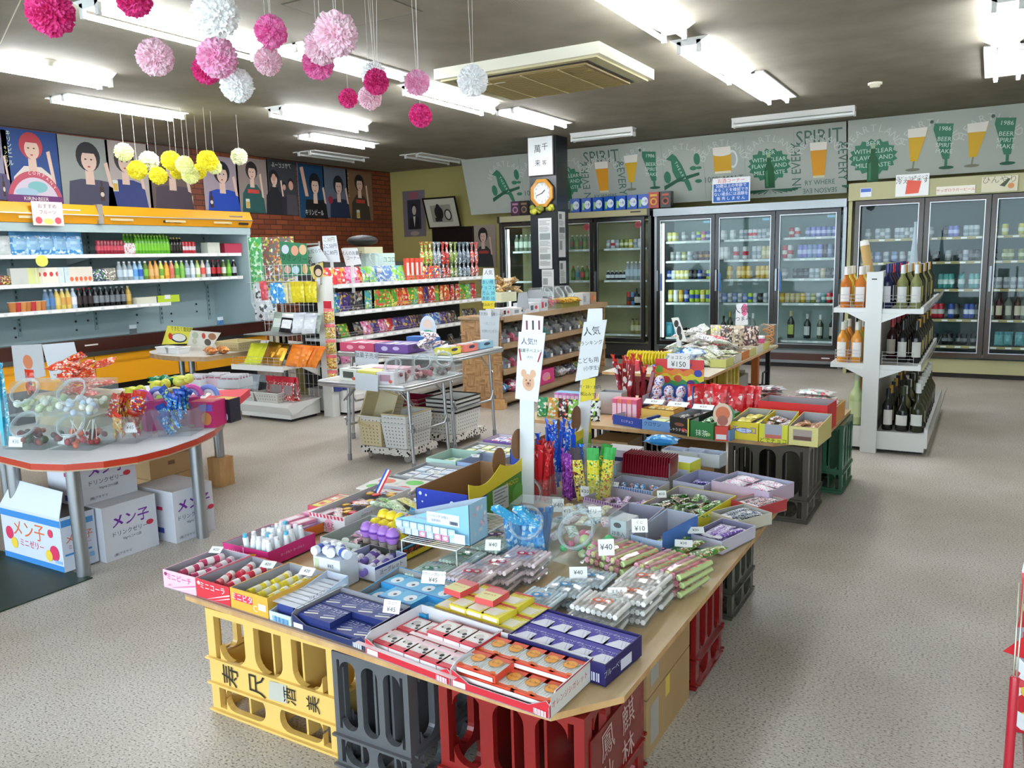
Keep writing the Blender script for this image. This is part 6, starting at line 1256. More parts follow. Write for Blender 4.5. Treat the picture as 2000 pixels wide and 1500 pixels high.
B().add([(x,0,z) for x,z in l0]+[(x,.003,z) for x,z in l0],[(0,1,2,3)[::-1],(4,5,6,7)]+[(i,(i+1) % 4,4+(i+1) % 4,4+i) for i in range(4)],'#e6cf28').obj('board',t)
B(TR(.045,-.0006,-.035) @ FRONT).text('10・20・30円',0,.0,.022,'#2c2818').text('税込みです',.0,-.04,.022,'#2c2818').obj('handwriting',t)
# cans and bottles in the refrigerators
def rowpx(Y,z,pxs,meshes,desc,cat,grp,place,name,along='x',X=None,rz=0,start=0):
    """one copy per photo column in pxs, on the shelf line; own label by order"""
    for i,px in enumerate(pxs):
        me=meshes[i % len(meshes)] if isinstance(meshes,(list,tuple)) else meshes
        loc=(cx(px,Y,z),Y,z) if along=='x' else (X,cy(px,X,z),z)
        tag(put(me,name,None,loc,rz=rz+jit(.1)),'%s, %s, %s' % (desc,nth(i+start),place),cat,grp)
K={'y':('gd8d060','#eeeecb'),'g':('g9aa0a0','#c4c8c8'),'o':('g8a9048','#d8dcb0'),'d':('g3c1a1a','#a8803c'),'w':('gdfe3e3','#e8ecec'),'k':('g1c1e22','#6a6e74'),'b':('g2c4a9c','#c8d0e4'),
     'l':('ga8c838','#3a58b8'),'r':('gb82434','#d8d4cc'),'s':('gc0c6ca','#8c96a0'),'G':('gc8a43c','#e0c878'),'c':('gc9b98c','#d8cba8'),'p':('gc86a98','#e8e060'),'t':('g4a9a94','#c8dcd8'),'R':('gd8dadc','#c83040'),'v':('g7c80c8','#c8ccf0'),'n':('g7088b0','#aab8d8')}
WORD={'y':'pale yellow','g':'grey','o':'olive','d':'dark red','w':'white','k':'black','b':'blue','l':'lime','r':'red','s':'silver','G':'gold','c':'champagne coloured','p':'pink','t':'teal','R':'silver and red','v':'violet blue','n':'grey blue'}
def cans(Y,z,px0,px1,code,place,tall=False,grp=None):
    n=len(code);h=.168 if tall else .122
    for i,ch in enumerate(code):
        if ch=='_':continue
        px=px0+(px1-px0)*(i+.5)/n;a,c=K[ch]
        for r_ in (0,1):
            tag(put(can(a,c,h),'drink_can',None,(cx(px,Y,z)+.0*r_,Y+.075*r_,z),rz=jit(1)),'%s %scan, %s%s, %s' % (WORD[ch],'tall ' if tall else '',nth(i),' behind' if r_ else '',place),'can','cans: '+place)
def fr(dn,Y,rows):
    for z,px0,px1,code,tall,sh in rows:cans(Y,z,px0,px1,code,'%s shelf, %s' % (sh,dn),tall)
YS=11.12
fr('left door of silver refrigerator',YS,((1.68,1303,1388,'yy_g_glpb',0,'top'),(1.41,1308,1386,'ggoskdd',0,'second'),(1.15,1303,1388,'bwyyykkbkl',0,'third'),(.83,1304,1388,'ywGbllyl',1,'fourth'),(.34,1330,1382,'kkoGy',0,'bottom')))
fr('middle door of silver refrigerator',YS,((1.68,1408,1506,'w_w_ssRRssg',0,'top'),(1.41,1404,1506,'ww_R_R_sscc',1,'second'),(1.15,1410,1504,'_G_GGG_GGG',1,'third'),(.83,1400,1500,'snsnsnlsks',0,'fourth')))
fr('right door of silver refrigerator',YS,((1.68,1530,1636,'_rR_nvvvnv',0,'top'),(1.41,1528,1626,'rR_vvnnvkn',1,'second'),(1.15,1526,1634,'g_kkkssckk',0,'third'),(.83,1522,1634,'GcccGgoskrr'.replace('k','t'),0,'fourth')))
YB_=10.87
fr('left door of brown refrigerator',YB_,((1.62,1690,1786,'g_sgs_ssgs',0,'top'),(1.34,1690,1786,'gnsngs',0,'second')))
fr('middle door of brown refrigerator',YB_,((1.62,1812,1922,'g__kvv_sss_',0,'top'),(1.34,1812,1914,'_k_g_kskk',0,'second'),(1.02,1812,1912,'__ttt_t_tt',1,'third'),(.67,1812,1912,'rrr_bk_bbk',1,'fourth'),(.36,1812,1905,'_k_kk_kk_k',0,'bottom')))
fr('right door of brown refrigerator',YB_,((1.62,1936,2000,'y_y__y',0,'top'),(1.34,1936,2000,'k_oo_o',0,'second'),(1.02,1930,2000,'sssss',0,'third')))
rowpx(YB_,.67,(1934,1950,1968,1986,1998),[wine('c8c9890:.5','#c8c4b0','#3a2020'),wine('g3c1618','#d8ccb0','#2a1012')],'clear or dark red spirit bottle','bottle','spirit bottles','right door of brown refrigerator','glass_bottle')
rowpx(YB_,.36,(1950,1968,1990),pouch(.09,.16,'g62a8ae','g3f8a94',.05),'teal cup sake pack','cup','teal packs','bottom of brown refrigerator','cup_pack')
rowpx(YS,.34,(1308,1322),pouch(.1,.2,'g3fa0b4','g2c8098',.05),'cyan pouch','pouch','cyan pouches','bottom of left silver door','pouch')
rowpx(YS,.34,(1413,1425,1470),[wine('g141a14','#1a1a1a','g141414',.3),wine('g28301c','#c8b858','gb8a848',.36,.045),wine('cb8c4b8:.5','#e0e0d8','#e8e8e8',.34)],'champagne or clear bottle','bottle',None,'bottom of middle silver door','glass_bottle')
rowpx(YS,.36,(1544,1576,1601,1625),[wine('g1c2418','#b8c060','gc8b880',.36,.046),wine('g18261c','#c8ccd0','gb8bcc0',.32,.046),wine('g2c3c20','#c4ccbc','gd8d8d0',.31,.042),wine('g141814','#d0c8b8','g7a6a68',.31,.042)],'sparkling wine bottle','bottle',None,'bottom of right silver door','glass_bottle')
YC=11.16
rowpx(YC,1.61,(1010,1019,1028,1037),pet('ccfe0cc:.35','#dce8dc',h=.25,r=.036),'clear green tea bottle','bottle','tea bottles','top shelf left of the pillar','drink_bottle')
rowpx(YC,1.61,(1118,1127,1135,1143,1151),[pet('c90b890:.4','#8a5a50'),pet('cb8cc98:.4','#7c9a58')],'dim soft drink bottle','bottle','drinks','top shelf, middle soft drink door','drink_bottle')
rowpx(YC,1.15,(1120,1129,1138,1147,1156),[pet('g5a8038','#6a9040','#c83030'),pet('ccfdce0:.4','#4a8aa8'),pet('c98b870:.4','#d8504c')],'green or clear drink bottle','bottle','drinks','second shelf, middle soft drink door','drink_bottle')
fr('right soft drink door',YC,((1.61,1184,1254,'grgooysw'.replace('r','R'),0,'top'),))
rowpx(YC,1.15,(1188,1196,1204,1212,1220),pet('g2a3440','#d8dce0',h=.13),'small dark bottle','bottle','small bottles','second shelf of right soft drink door','drink_bottle')
rowpx(YC,1.15,(1226,1234,1242,1250),pet('cd8e4ec:.4','#b8ccd8',h=.26,r=.035),'tall clear water bottle','bottle','water bottles','second shelf of right soft drink door','drink_bottle')
rowpx(YC,.78,(1228,1236,1244,1252),[can('ga83824','#2c2c30',.19),can('g5c86b0','#1c1c20',.19),wine('g181614','#d8d4cc','#1a1a1a',.24),wine('g181614','#c8c4bc','#1a1a1a',.24)],'bottle or tall can','bottle',None,'third shelf of right soft drink door','drink_bottle')
rowpx(YC,.36,(1236,1244,1252),pet('cd0c888:.4','#dcd8b8','#3a3428',h=.22),'pale yellow drink bottle','bottle','pale yellow drinks','bottom of right soft drink door','drink_bottle')
# open showcase goods (shelf fronts at x -8.6)
XS_=-8.68
def rs(z,pxs,meshes,desc,cat,grp,place,name,X=XS_,dx=0):rowpx(None,z+.001,pxs,meshes,desc,cat,grp,place,name,'y',X+dx,PI/2)
rng=lambda a,b_,n:[a+(b_-a)*i/max(1,n-1) for i in range(n)]
z1,z2,z3=1.66,1.36,1.08
rs(z1,(40,66,92,118,145),pouch(.2,.26,'p4a90c8,a8d0ec,e8f0f4,c8e0f0:14','g5a9cd0',.06,mid='g98c4e4'),'blue zip pouch','pouch','blue zip pouches','top showcase shelf','snack_bag')
rs(z1,(8,),pouch(.14,.2,'gd8dcd8',None,.05),'white squeeze pouch','pouch',None,'top showcase shelf','snack_bag')
rs(z1,rng(193,238,8),can('g8c2030','#c84858',.16,.03),'dark red drink can','can','dark red cans','top showcase shelf','drink_can')
rs(z1,rng(247,262,3),pouch(.08,.13,'pe8e4e0,c83848,e8e4e0:30',None,.04),'small white and red carton','carton','white red cartons','top showcase shelf','snack_bag')
rs(z1,rng(268,328,11),pet('g5aa028','g78c030','#9ad048',.22,.03),'bright green tea bottle','bottle','green tea bottles','top showcase shelf','drink_bottle')
rs(z1,rng(245,322,12),pet('g5aa028','g68a830','#9ad048',.24,.03),'green tea bottle of the back row','bottle','green tea bottles behind','top showcase shelf','drink_bottle',dx=-.1)
rs(z1,rng(336,353,4),pet('g1c1814','g2a2418','#a89448',.2,.03),'black coffee bottle','bottle','black bottles','top showcase shelf','drink_bottle')
rs(z1,rng(358,378,4),can('gb02430','#d8c8c8',.15,.03),'bright red can','can','red cans','top showcase shelf','drink_can')
rs(z1,(412,),carton(.2,.12,.14,'#c8ccbc','#d8dccc'),'pale printed packet','packet',None,'top showcase shelf','packet')
rs(z1,(451,),carton(.26,.12,.13,'#a83048','#b84058'),'dark pink packed drinks','packet',None,'top showcase shelf','packet')
rs(z2,rng(4,22,3),pouch(.09,.1,'p6a4a3c,e0d060,a83838:30',None,.05),'small brown dessert pack','packet','dessert packs','middle showcase shelf','snack_bag')
rs(z2,rng(30,46,2),carton(.1,.07,.17,'#c4c4bc','#d8d8d0'),'grey white drink carton','carton','grey cartons','middle showcase shelf','drink_carton')
rs(z2,rng(55,68,2),carton(.08,.07,.17,'#d4d890','#e4e8a8'),'pale yellow drink carton','carton','yellow cartons','middle showcase shelf','drink_carton')
def art_carton(c,a,sh):return cached(('ac',c,a),lambda:B().box(-.035,-.035,0,.035,.035,.17,c,top='#e4e4dc').ell(0,0,.02,.025,a,TR(0,-.0352,sh) @ FRONT).mesh('drink_carton'))
rs(z2,rng(74,111,4),art_carton('#e4dccc','#c83c40',.1),'cream drink carton with a red fruit','carton','cream cartons','middle showcase shelf','drink_carton')
rs(z2,rng(117,130,2),art_carton('#cfdede','#c8d8dc',.1),'pale blue drink carton','carton','pale blue cartons','middle showcase shelf','drink_carton')
rs(z2,rng(138,173,5),art_carton('#dcd4c4','#d8643c',.04),'white drink carton with orange print','carton','orange print cartons','middle showcase shelf','drink_carton')
rs(z2,rng(188,202,2),pouch(.1,.14,'p3a3860,5a9a48,d8dce0:25',None,.05),'purple yogurt pack','packet','purple packs','middle showcase shelf','snack_bag')
rs(z2,rng(210,221,2),pouch(.1,.15,'p8a8478,e0dccc,605848:25',None,.05),'beige yogurt pack','packet','beige packs','middle showcase shelf','snack_bag')
def many(z,px0,px1,cols,place,h=.22,r=.033,grp='mixed soft drinks',X=XS_,cat='bottle'):
    pp=rng(px0,px1,len(cols))
    for i,(l_,lb,cp,w_) in enumerate(cols):rs(z,(pp[i],),pet(l_,lb,cp,h,r),'%s drink bottle' % w_,cat,None,'%s in %s' % (nth(i),place),'drink_bottle',X) if 0 else tag(put(pet(l_,lb,cp,h,r),'drink_bottle',None,(X,cy(pp[i],X,z),z+.001),rz=PI/2),'%s drink bottle, %s, %s' % (w_,nth(i),place),cat,grp)
CL='cd8e4e8:.4'
many(z2,235,458,[(CL,'#b8c4cc','#dddde0','clear'),(CL,'#c8d4dc','#dddde0','clear water'),(CL,'#d0dce4','#dddde0','clear water'),('g9cc0dc','#5a9ad0','#f0f0f4','light blue'),('g88b0c8','#2a5ab0','#f0f0f0','blue'),('c98b858:.4','#7ab030','#f0f0f0','pale green'),('gd8a050','#e0b070','#c88c38','peach orange'),('gd8a050','#e0b070','#c88c38','peach orange'),
     ('gc8c860','#70a030','#f0f0ec','yellow green'),('ge09a38','#e8b040','#ececec','orange'),('gd88868','#c86858','#ececec','coral'),('g9cc058','#58a038','#f0f0ec','light green'),('g88b858','#78b048','#f0f0ec','light green'),(CL,'#b8c8d0','#e0e4e8','clear'),('gc8d8e4','#e4ecf4','#f0f4f8','milky white'),('ga8c070','#e0e4c8','#c8a838','pale apple'),('gd8c8b8','#d85048','#d0d8c0','apple red'),(CL,'#d8d8d8','#e8e8e8','white'),
     ('g241410','#b02028','#a01820','cola red label'),('g241410','#b02028','#a01820','cola red label'),('g586830','#d8dcc8','#e8e8e0','olive green'),('g5a9828','#78c030','#78c030','green tea'),('g1a1614','#b8bcc0','#e8e8ec','black')],'middle showcase shelf')
for i,c in enumerate(rng(25,84,7)):tag(put(cached(('cup',i % 3),lambda:B().lathe([(.03,0),(.042,.09),(.043,.1)],('gb8743c','gb83838','gc88c50')[i % 3],n=12).lathe([(.044,.1),(.044,.105)],'#d8c8b8',n=12).mesh('jelly_cup')),'jelly_cup',None,(XS_,cy(c,XS_,z3),z3+.001)),'fruit jelly cup, %s, lower showcase shelf' % nth(i),'jelly cup','jelly cups')
many(z3,92,252,[('c88a8c4:.5','#5a88b0','#d0dce4','clear blue'),('c88a8c4:.5','#4a78b0','#d0dce4','clear blue'),('gd8b858','#d8c070','#ececec','yellow'),('gd8c068','#c8984c','#ececec','yellow'),('gd8c068','#d09848','#ececec','yellow'),('gb8c8d8','#e4e8f0','#ececec','white label')]+[('g141010','#2a1c1c','#a82028','black cola')]*3+[('g121012','#6a7074','#8a9498','black glass')]*6+[('gb8963c','#c8a858','#d8cc98','amber')],'lower showcase shelf')
t=thing('white_basket','small white basket on the lower showcase shelf','basket',(XS_,cy(282,XS_,z3),z3),PI/2);B().box(-.14,-.06,0,.14,.06,.08,'#d0d0bc',top='#3a3c34').obj('basket_body',t)
t=thing('lime_basket','lime green basket at the end of the lower showcase shelf','basket',(XS_,cy(323,XS_,z3),z3),PI/2);B().box(-.16,-.06,0,.16,.06,.085,'gb4c83c',top='#5a7020').box(-.05,-.064,.04,.03,-.06,.09,'#e4e8d8').obj('basket_body',t)
for lab,px,z,c in (('round yellow tag hanging from the top showcase shelf',82,1.60,'#dcd85c'),):
    t=thing('shelf_tag',lab,'tag',(-8.565,cy(px,-8.565,z),z));B(RIGHT).ell(0,0,.065,.06,c).prism([(.065*math.cos(a*PI/10),.06*math.sin(a*PI/10)) for a in range(20)],-.003,0,c).obj('tag_disc',t)
for px,lab in ((432,'blue and white packets standing at the right end of the showcase deck'),(262,'crumpled clear and grey bag lying on the showcase deck')):
    tag(put(pouch(.1,.2,'g4a78a8' if px>300 else 'c9aa4a8:.3','#c8d4dc',.05) ,'snack_bag',None,(-8.9,cy(px,-8.9,.65),.625),rz=PI/2),lab,'bag')
a=UX(94,430,-8.42);t=thing('showcase_notice','pink handwritten notice with fruit drawings on the orange canopy','sign',(-8.415,a.y,2.08));t.rotation_euler=(PI/2,0,PI/2)
B().box(-.16,-.12,0,.16,.12,.003,'#e8ccc4').obj('paper_sheet',t);B(TR(0,0,.0035)).text('おすすめ',0,.07,.05,'#4a3a58').text('フルーツ',0,.01,.045,'#4a3a58').ell(-.1,-.07,.035,.035,'#c84850').ell(.1,-.07,.035,.035,'#c84850').ell(0,-.08,.05,.03,'#dcd060').obj('drawing',t)
# long snack shelf goods
XG=-5.56
SN=[('p4aa8b0,d8d040,e8f0e0:14','teal and yellow'),('p3a60c0,70c048,e8e4f0:14','blue and green'),('p4a3880,c8a040,302860:14','purple'),('pc83038,f0e4dc,e0a040:14','red'),('p58a838,e8d860,d85038:14','green'),('pd86030,f0e0a0,c02830:14','orange'),('p2c2c34,8a6a48,b8b4a8:14','dark'),('pe08ab0,f8e8ec,c83070:14','pink'),('p88c848,e8f4d0,58a0d0:14','pale green'),('p3a70c0,d8e8f4,e8e8f0:14','blue')]
def snack(z,px0,px1,seq,place,w=.15,h=.2,t_=.05,X=XG,cat='snack bag',name='snack_bag',rz=PI/2,rows=1,lean=0):
    pp=rng(px0,px1,len(seq))
    for r_ in range(rows):
        for i,ch in enumerate(seq):
            if ch=='_':continue
            c,wd=SN[int(ch)];y=cy(pp[i],X,z)
            tag(put(pouch(w,h,c,None,t_),name,None,(X-.14*r_,y,z+.001),rot=(lean+jit(.04),0,rz+jit(.25))),'%s snack bag, %s%s, %s' % (wd,nth(i),' behind' if r_ else '',place),cat,'snack bags: '+place)
snack(1.29,650,800,'337738899884','top snack shelf',h=.17,w=.19,rows=2,lean=-.25)
snack(1.02,648,925,'012266_0_4444534852345533483','second snack shelf',w=.13,h=.19,rows=1)
snack(.76,660,930,'64_6727322269926_66','third snack shelf',w=.17,h=.14,lean=-.3)
snack(.50,655,930,'676966066_666','fourth snack shelf',w=.15,h=.12,lean=-.3)
for i,px in enumerate(rng(795,822,4)):tag(put(carton(.05,.04,.24,'#d8503c','#e0604c',front=('#dcd8d4','','')),'candy_box',None,(XG,cy(px,XG,1.29),1.291),rz=PI/2),'tall red edged white box, %s on top snack shelf' % nth(i),'box','red edged white boxes')
for i,px in enumerate(rng(827,850,3)):tag(put(pouch(.1,.15,'pd85030,f0e0a0,3a50a8:20',None,.04),'snack_bag',None,(XG+.03,cy(px,XG,1.29),1.291),rz=PI/2),'orange jelly pack, %s on top snack shelf' % nth(i),'snack bag','orange jelly packs')
bn=('p98b040,e8e8c8,c84838:26','p9aa4a8,e4e8ec,6a7a88:26','pc83830,e8e0d8,404048:26','p88a050,f0f0e0,485058:26','p788890,d8e0e4,4a5a70:26','pd05040,f0e8e4,8a9098:26');bw=('yellow green','silver','red','green and white','grey blue','bright red')
for i,px in enumerate(rng(826,931,14)):
    k=(0,0,0,1,1,2,2,3,3,4,4,4,5,5)[i]
    for r_ in (0,1):tag(put(cached(('link',k),lambda:B().lathe([(.005,0),(.026,.02),(.026,.1),(.012,.13),(.012,.16),(.026,.18),(.026,.29),(.012,.32),(.012,.36),(.02,.4),(.03,.42)],bn[k],n=8).mesh('hanging_pack')),'hanging_pack',None,(XG-.1*r_,cy(px,XG-.1*r_,1.3),1.292),rz=i),'%s long bag of linked snacks, %s%s on top shelf' % (bw[k],nth(i),' behind' if r_ else ''),'snack bag','long linked snack bags')
box_on('sweets_carton','white box with green letters on top of the long snack shelf','box',(-5.62,cy(738,-5.6,1.3),1.3),(-5.62,cy(776,-5.6,1.3),1.3),.2,.3,'#c8dcd4',z=1.292,words=(('ココロ',.4,.5,.07,'#2a7a6c','F'),),art=(('r',-1,-1,1,-.3,'#8cc8b8','F'),))
t=jar('clear tilted jar with pink sweets on top of the long snack shelf',(-5.6,cy(722,-5.6,1.3),1.292),PI/2,['gd85878','ge898b0','gd8c8c8'],w=.34,d=.3,h=.3,ring=.09)
t=thing('dark_hat','black cloth bundle on a small cream basket above the snack shelf','bag',(-5.85,cy(708,-5.85,1.7),1.68));B().ball((0,0,.05),.17,'#101012',10,sz=.35).obj('cloth_bundle',t);B().box(-.15,-.15,-.09,.15,.15,-.02,'#b8b494').obj('basket_body',t);B().box(-.02,-.02,-.388,.02,.02,-.09,'m#909090').obj('basket_post',t)
for i,px in enumerate((658,672)):tag(put(can('g2c3c88','#c84858',.17,.06),'candy_tin',None,(-5.5,cy(px,-5.5,.3),.251)),'blue tub with a pink fruit label, %s on snack shelf base' % nth(i),'tub','blue tubs')
def ec(z,Y,px0,px1,n,mesh,desc,place,cat='snack bag',lean=0,nm='snack_bag',dz=0,rzj=.1):
    for i,px in enumerate(rng(px0,px1,n)):
        tag(put(mesh,nm,None,(cx(px,Y,z),Y+jit(.02),z+.001+dz*i),rot=(lean+jit(.06),jit(.08),jit(rzj))),'%s, %s, %s' % (desc,nth(i),place) if n>1 else '%s, %s' % (desc,place),cat,desc+' '+place if n>1 else None)
ec(1.13,5.77,575,610,6,pouch(.13,.2,'gd8c82c','gc8b428',.03),'bright yellow hanging pouch','hanging bar of the end shelf')
ec(1.12,5.76,557,568,3,pouch(.12,.2,'gd8d0a0','gc8c090',.03),'cream hanging pouch','hanging bar of the end shelf')
ec(1.12,5.72,536,547,2,pouch(.12,.2,'p3a90d0,e8f0f4,60b0e0:12',None,.03),'blue and white hanging pouch','hanging bar of the end shelf')
ec(1.15,5.76,519,524,1,pouch(.1,.19,'gc85058',None,.03),'red pink hanging pouch','hanging bar of the end shelf')
ec(.84,5.7,538,612,4,pouch(.18,.2,'g98a498','g8c988c',.04,mid='#c8d0c8'),'grey green standing pouch with brush letters','second level of the end shelf',lean=-.3)
ec(.84,5.66,580,605,2,pouch(.18,.2,'gc8ccd0','gb8bcc4',.04,mid='#dcdfe2'),'silver white standing pouch','second level of the end shelf',lean=-.3)
ec(.84,5.64,555,556,1,pouch(.18,.19,'g1c1c1e','gd0d0d0',.04,mid='#e0e0e0'),'black and white pouch','second level of the end shelf',lean=-.3)
t=thing('wire_tray','wire tray behind the grey pouches on the end shelf','tray',(-6.0,5.66,.825));B().box(-.3,-.16,0,.3,.16,.008,'m#b0b0b0').obj('tray_floor',t)
for s in (-1,1):B().tube([(s*.29,.15,.004),(s*.29,.175,.06)],.003,'m#b0b0b0').obj('hook',t)
ec(.541,5.5,492,500,2,pouch(.2,.23,'gccd02c','gc0c428',.06),'lime yellow pouch leaning back','main board of the end shelf',lean=-.6)
ec(.541,5.5,524,536,2,pouch(.2,.24,'mb8862c','m98701c',.06),'shiny gold pouch leaning back','main board of the end shelf',lean=-.55)
ec(.541,5.5,562,610,5,pouch(.2,.22,'gd87a28','gd06c20',.06),'orange pouch','main board of the end shelf',lean=-.5,rzj=.5)
for i,(px,c,m_,wd) in enumerate(((478,'gc0c6cc','#d4d8dc','silver white'),(494,'gb0b6bc','#c8ccd0','silver'),(513,'g8c9094','#16161a','grey and black'))):tag(put(pouch(.16,.22,c,None,.06,mid=m_),'snack_bag',None,(cx(px,5.56,.25),5.56,.205),rot=(-.2,0,0)),'%s pouch in the left white baskets of the end shelf base' % wd,'snack bag')
def basket(name,lab,x,y,z,w,d,h,col,rz=0,holes=True,tilt=None,rim=None,cat='basket',part='basket_body'):
    t=thing(name,lab,cat,(x,y,z),rz)
    if tilt:t.rotation_euler=tilt
    b=B();W,D=w/2,d/2;k=.86
    lo=[(-W*k,-D*k,0),(W*k,-D*k,0),(W*k,D*k,0),(-W*k,D*k,0)];hi=[(-W,-D,h),(W,-D,h),(W,D,h),(-W,D,h)];li=[(x_*.97,y_*.97,.006) for x_,y_,_ in lo];hi2=[(x_*.97,y_*.97,h) for x_,y_,_ in hi]
    b.add(lo+hi+li+hi2,[(0,3,2,1)]+[(i,(i+1) % 4,4+(i+1) % 4,4+i) for i in range(4)]+[(8+i,12+i,12+(i+1) % 4,8+(i+1) % 4) for i in range(4)]+[(8,9,10,11)]+[(4+i,4+(i+1) % 4,12+(i+1) % 4,12+i) for i in range(4)],col);b.obj(part,t)
    r=B()
    for a,c in ((0,1),(1,2),(2,3),(3,0)):r.tube([hi[a],hi[c]],.007,rim or col,6)
    r.obj('rim',t)
    if holes:
        g=B();dark={'#':'#4a4438'}.get('#')
        for (p0,p1,q0,q1) in ((lo[0],lo[1],hi[0],hi[1]),(lo[1],lo[2],hi[1],hi[2])):
            p0,p1,q0,q1=map(Vector,(p0,p1,q0,q1));n=(p1-p0).cross(q0-p0).normalized()*.0008;nx=int((p1-p0).length/.028);nz=max(2,int(h/.026))
            for j in range(1,nz):
                for i in range(1,nx):
                    u,v=i/nx,j/nz;c_=p0.lerp(p1,u).lerp(q0.lerp(q1,u),v)+n;ex=(p1-p0).normalized()*.006;ez=(q0-p0).normalized()*.007;g.add([c_-ex,c_-ez,c_+ex,c_+ez],[(0,1,2,3)],'#6a6250')
        g.obj('hole_pattern',t)
    return t
for i,(px,w) in enumerate(((478,.16),(508,.17),(545,.3))):basket('white_basket','low white basket on the end shelf base, %s' % nth(i),cx(px,5.56,.2),5.54,.192,w+.02,.3,.09,'#cfcfc8',holes=i>0)
ec(.205,5.5,534,572,8,pouch(.17,.23,'pb83030,e8d8d4,a02028:30','gc8283c',.03,mid='cd8c8c8:.4'),'red dried snack pouch','right basket of the end shelf base')
for i in range(5):tag(put(pouch(.1,.14,'pd8b858,e8d8c0,c84838,6a9048:36','gd86a6a',.03),'nut_packet',None,(-5.47,5.83,.93-i*.15),rz=.5),'small packet of mixed snacks clipped to the post, %s' % nth(i,a='from top'),'snack packet','strip of snack packets')
t=thing('clip_strip','narrow strip with a red head holding snack packets on the end post','strip',(-5.485,5.84,1.0));B().box(-.006,-.004,-.75,.006,0,.12,'#e0e0dc').obj('strip',t);B().box(-.05,-.008,.07,.05,-.004,.14,'gc83040').obj('strip_head',t)
for i,(px,py,w,h,c,lab) in enumerate(((504,515,.22,.62,'p48a058,a8d0a8,d8e8d8,80b848:12','strip of green packets hanging by the brick wall'),(545,515,.42,.62,'p6a6058,c88838,d8d8d0,b8c048,a83c38:16','big clear bag of mixed candy hanging by the brick wall'),(518,590,.3,.45,'pc8ccd0,e8e8e8,484848:10','white pouches hanging beside the showcase'),(555,505,.01,.01,'#ffffff',''))[:3]):
    p=UY(px,py,6.9);tag(put(pouch(w,h,c,None,.06),'snack_bag',None,(p.x,6.9,p.z-h*.5),rz=.3),lab,'snack bag')
t=thing('hanger_stand','chrome hanging stand by the brick wall holding bagged snacks','stand',(-7.0,7.0,0))
for x in (-.3,.35):B().tube([(x,0,0),(x,0,1.75)],.012,'g#8f8f8a').obj('stand_pole',t)
B().tube([(-.3,0,1.72),(.35,0,1.72)],.012,'g#8f8f8a').obj('crossbar',t);B().tube([(-.3,-.02,1.3),(.35,-.02,1.3)],.006,'g#8f8f8a').obj('crossbar',t);B().box(-.35,-.18,0,.4,.18,.03,'g#5c5c5a').obj('stand_foot',t)
def panel(name,lab,y,quad,col,lines=(),shapes=(),cat='sign',th=.006,foot=None):
    P=[UY(*p,y) for p in quad];xc=sum(p.x for p in P)/4;zb=min(p.z for p in P);t=thing(name,lab,cat,(xc,y,zb));L=[(p.x-xc,p.z-zb) for p in P]
    B().add([(x,0,z) for x,z in L]+[(x,th,z) for x,z in L],[(0,1,2,3)[::-1],(4,5,6,7)]+[(i,(i+1) % 4,4+(i+1) % 4,4+i) for i in range(4)],col).obj('board',t)
    a=math.atan2(L[1][1]-L[0][1],L[1][0]-L[0][0]);g=B(TR(0,-.0006,0) @ FRONT)
    def at(u,v):p=Vector(L[3]).lerp(Vector(L[2]),u);q_=Vector(L[0]).lerp(Vector(L[1]),u);return p.lerp(q_,v)
    for u,v,r1,r2,c in shapes:p=at(u,v);g.ell(p.x,p.y,r1,r2,c)
    for s,u,v,size,c in lines:p=at(u,v);g.text(s,p.x,p.y,size,c,rot=a)
    if lines or shapes:g.obj('lettering',t)
    if foot is not None:B().box(-.02,th,foot-zb,.02,th+.004,.05,'#d8dadc').obj('post',t)
    return t
panel('shop_sign','green rice cracker sign with pale crackers above the end shelf',5.9,((545,471),(598,476),(606,537),(553,541)),'#2f7a54',(('おかきシリーズ',.5,.52,.07,'#26282a'),),((.2,.78,.05,.045,'#c8ccd8'),(.55,.76,.05,.05,'#d89c80'),(.85,.8,.05,.05,'#d8b48c'),(.2,.2,.05,.04,'#c8a090'),(.5,.18,.05,.04,'#b8d0dc'),(.85,.2,.04,.05,'#c8a470')),foot=1.2)
panel('shop_sign','white sheet tilted behind the green cracker sign',6.0,((599,484),(622,480),(640,509),(606,515)),'#d4d8da',(('お知らせ',.5,.7,.05,'#6a6c70'),),foot=1.2)
panel('shop_sign','white numbered list sign with a rounded head above the snack shelf',6.05,((629,461),(656,460),(664,512),(633,512)),'#d4d8de',(('1こ30円',.4,.85,.05,'#8a8020'),('2こ50円',.5,.6,.05,'#4a4c50'),('3こ80円',.5,.35,.05,'#4a4c50')),foot=1.2)
panel('shop_sign','white handwritten corner sign in front of the tilted jar',6.2,((666,485),(697,485),(705,516),(676,520)),'#dcdee0',(('ごえんのお菓子',.5,.7,.045,'#2a2c30'),('コーナー',.6,.4,.045,'#2a2c30')),foot=1.2)
panel('shop_sign','yellow packet with a drawn black haired face beside the end shelf',5.8,((604,522),(630,512),(631,540),(612,545)),'#c8b868',(),((.6,.5,.06,.06,'#241c1c'),(.6,.38,.04,.035,'#d8b898')),foot=1.3)
panel('shop_sign','turquoise handwritten price list on a post at the far end of the snack shelf',6.75,((941,545),(966,545),(968,588),(940,587)),'#7cc8cc',(('うまい棒 10',.5,.85,.045,'#2a4a80'),('チョコ 20',.5,.6,.045,'#2a4a80'),('ガム 30',.5,.35,.045,'#2a4a80'),('あめ 10',.5,.1,.045,'#2a4a80')),foot=.94)
panel('shop_sign','small white round topped head above the turquoise list',6.76,((944,524),(964,524),(966,546),(942,546)),'#dfe2e2',(('人気',.5,.6,.05,'#3a3c40'),))
panel('shop_sign','yellow tag under the turquoise list',6.75,((943,588),(966,588),(965,603),(944,603)),'#dcc428',(('税込みです',.5,.5,.035,'#3a3020'),))
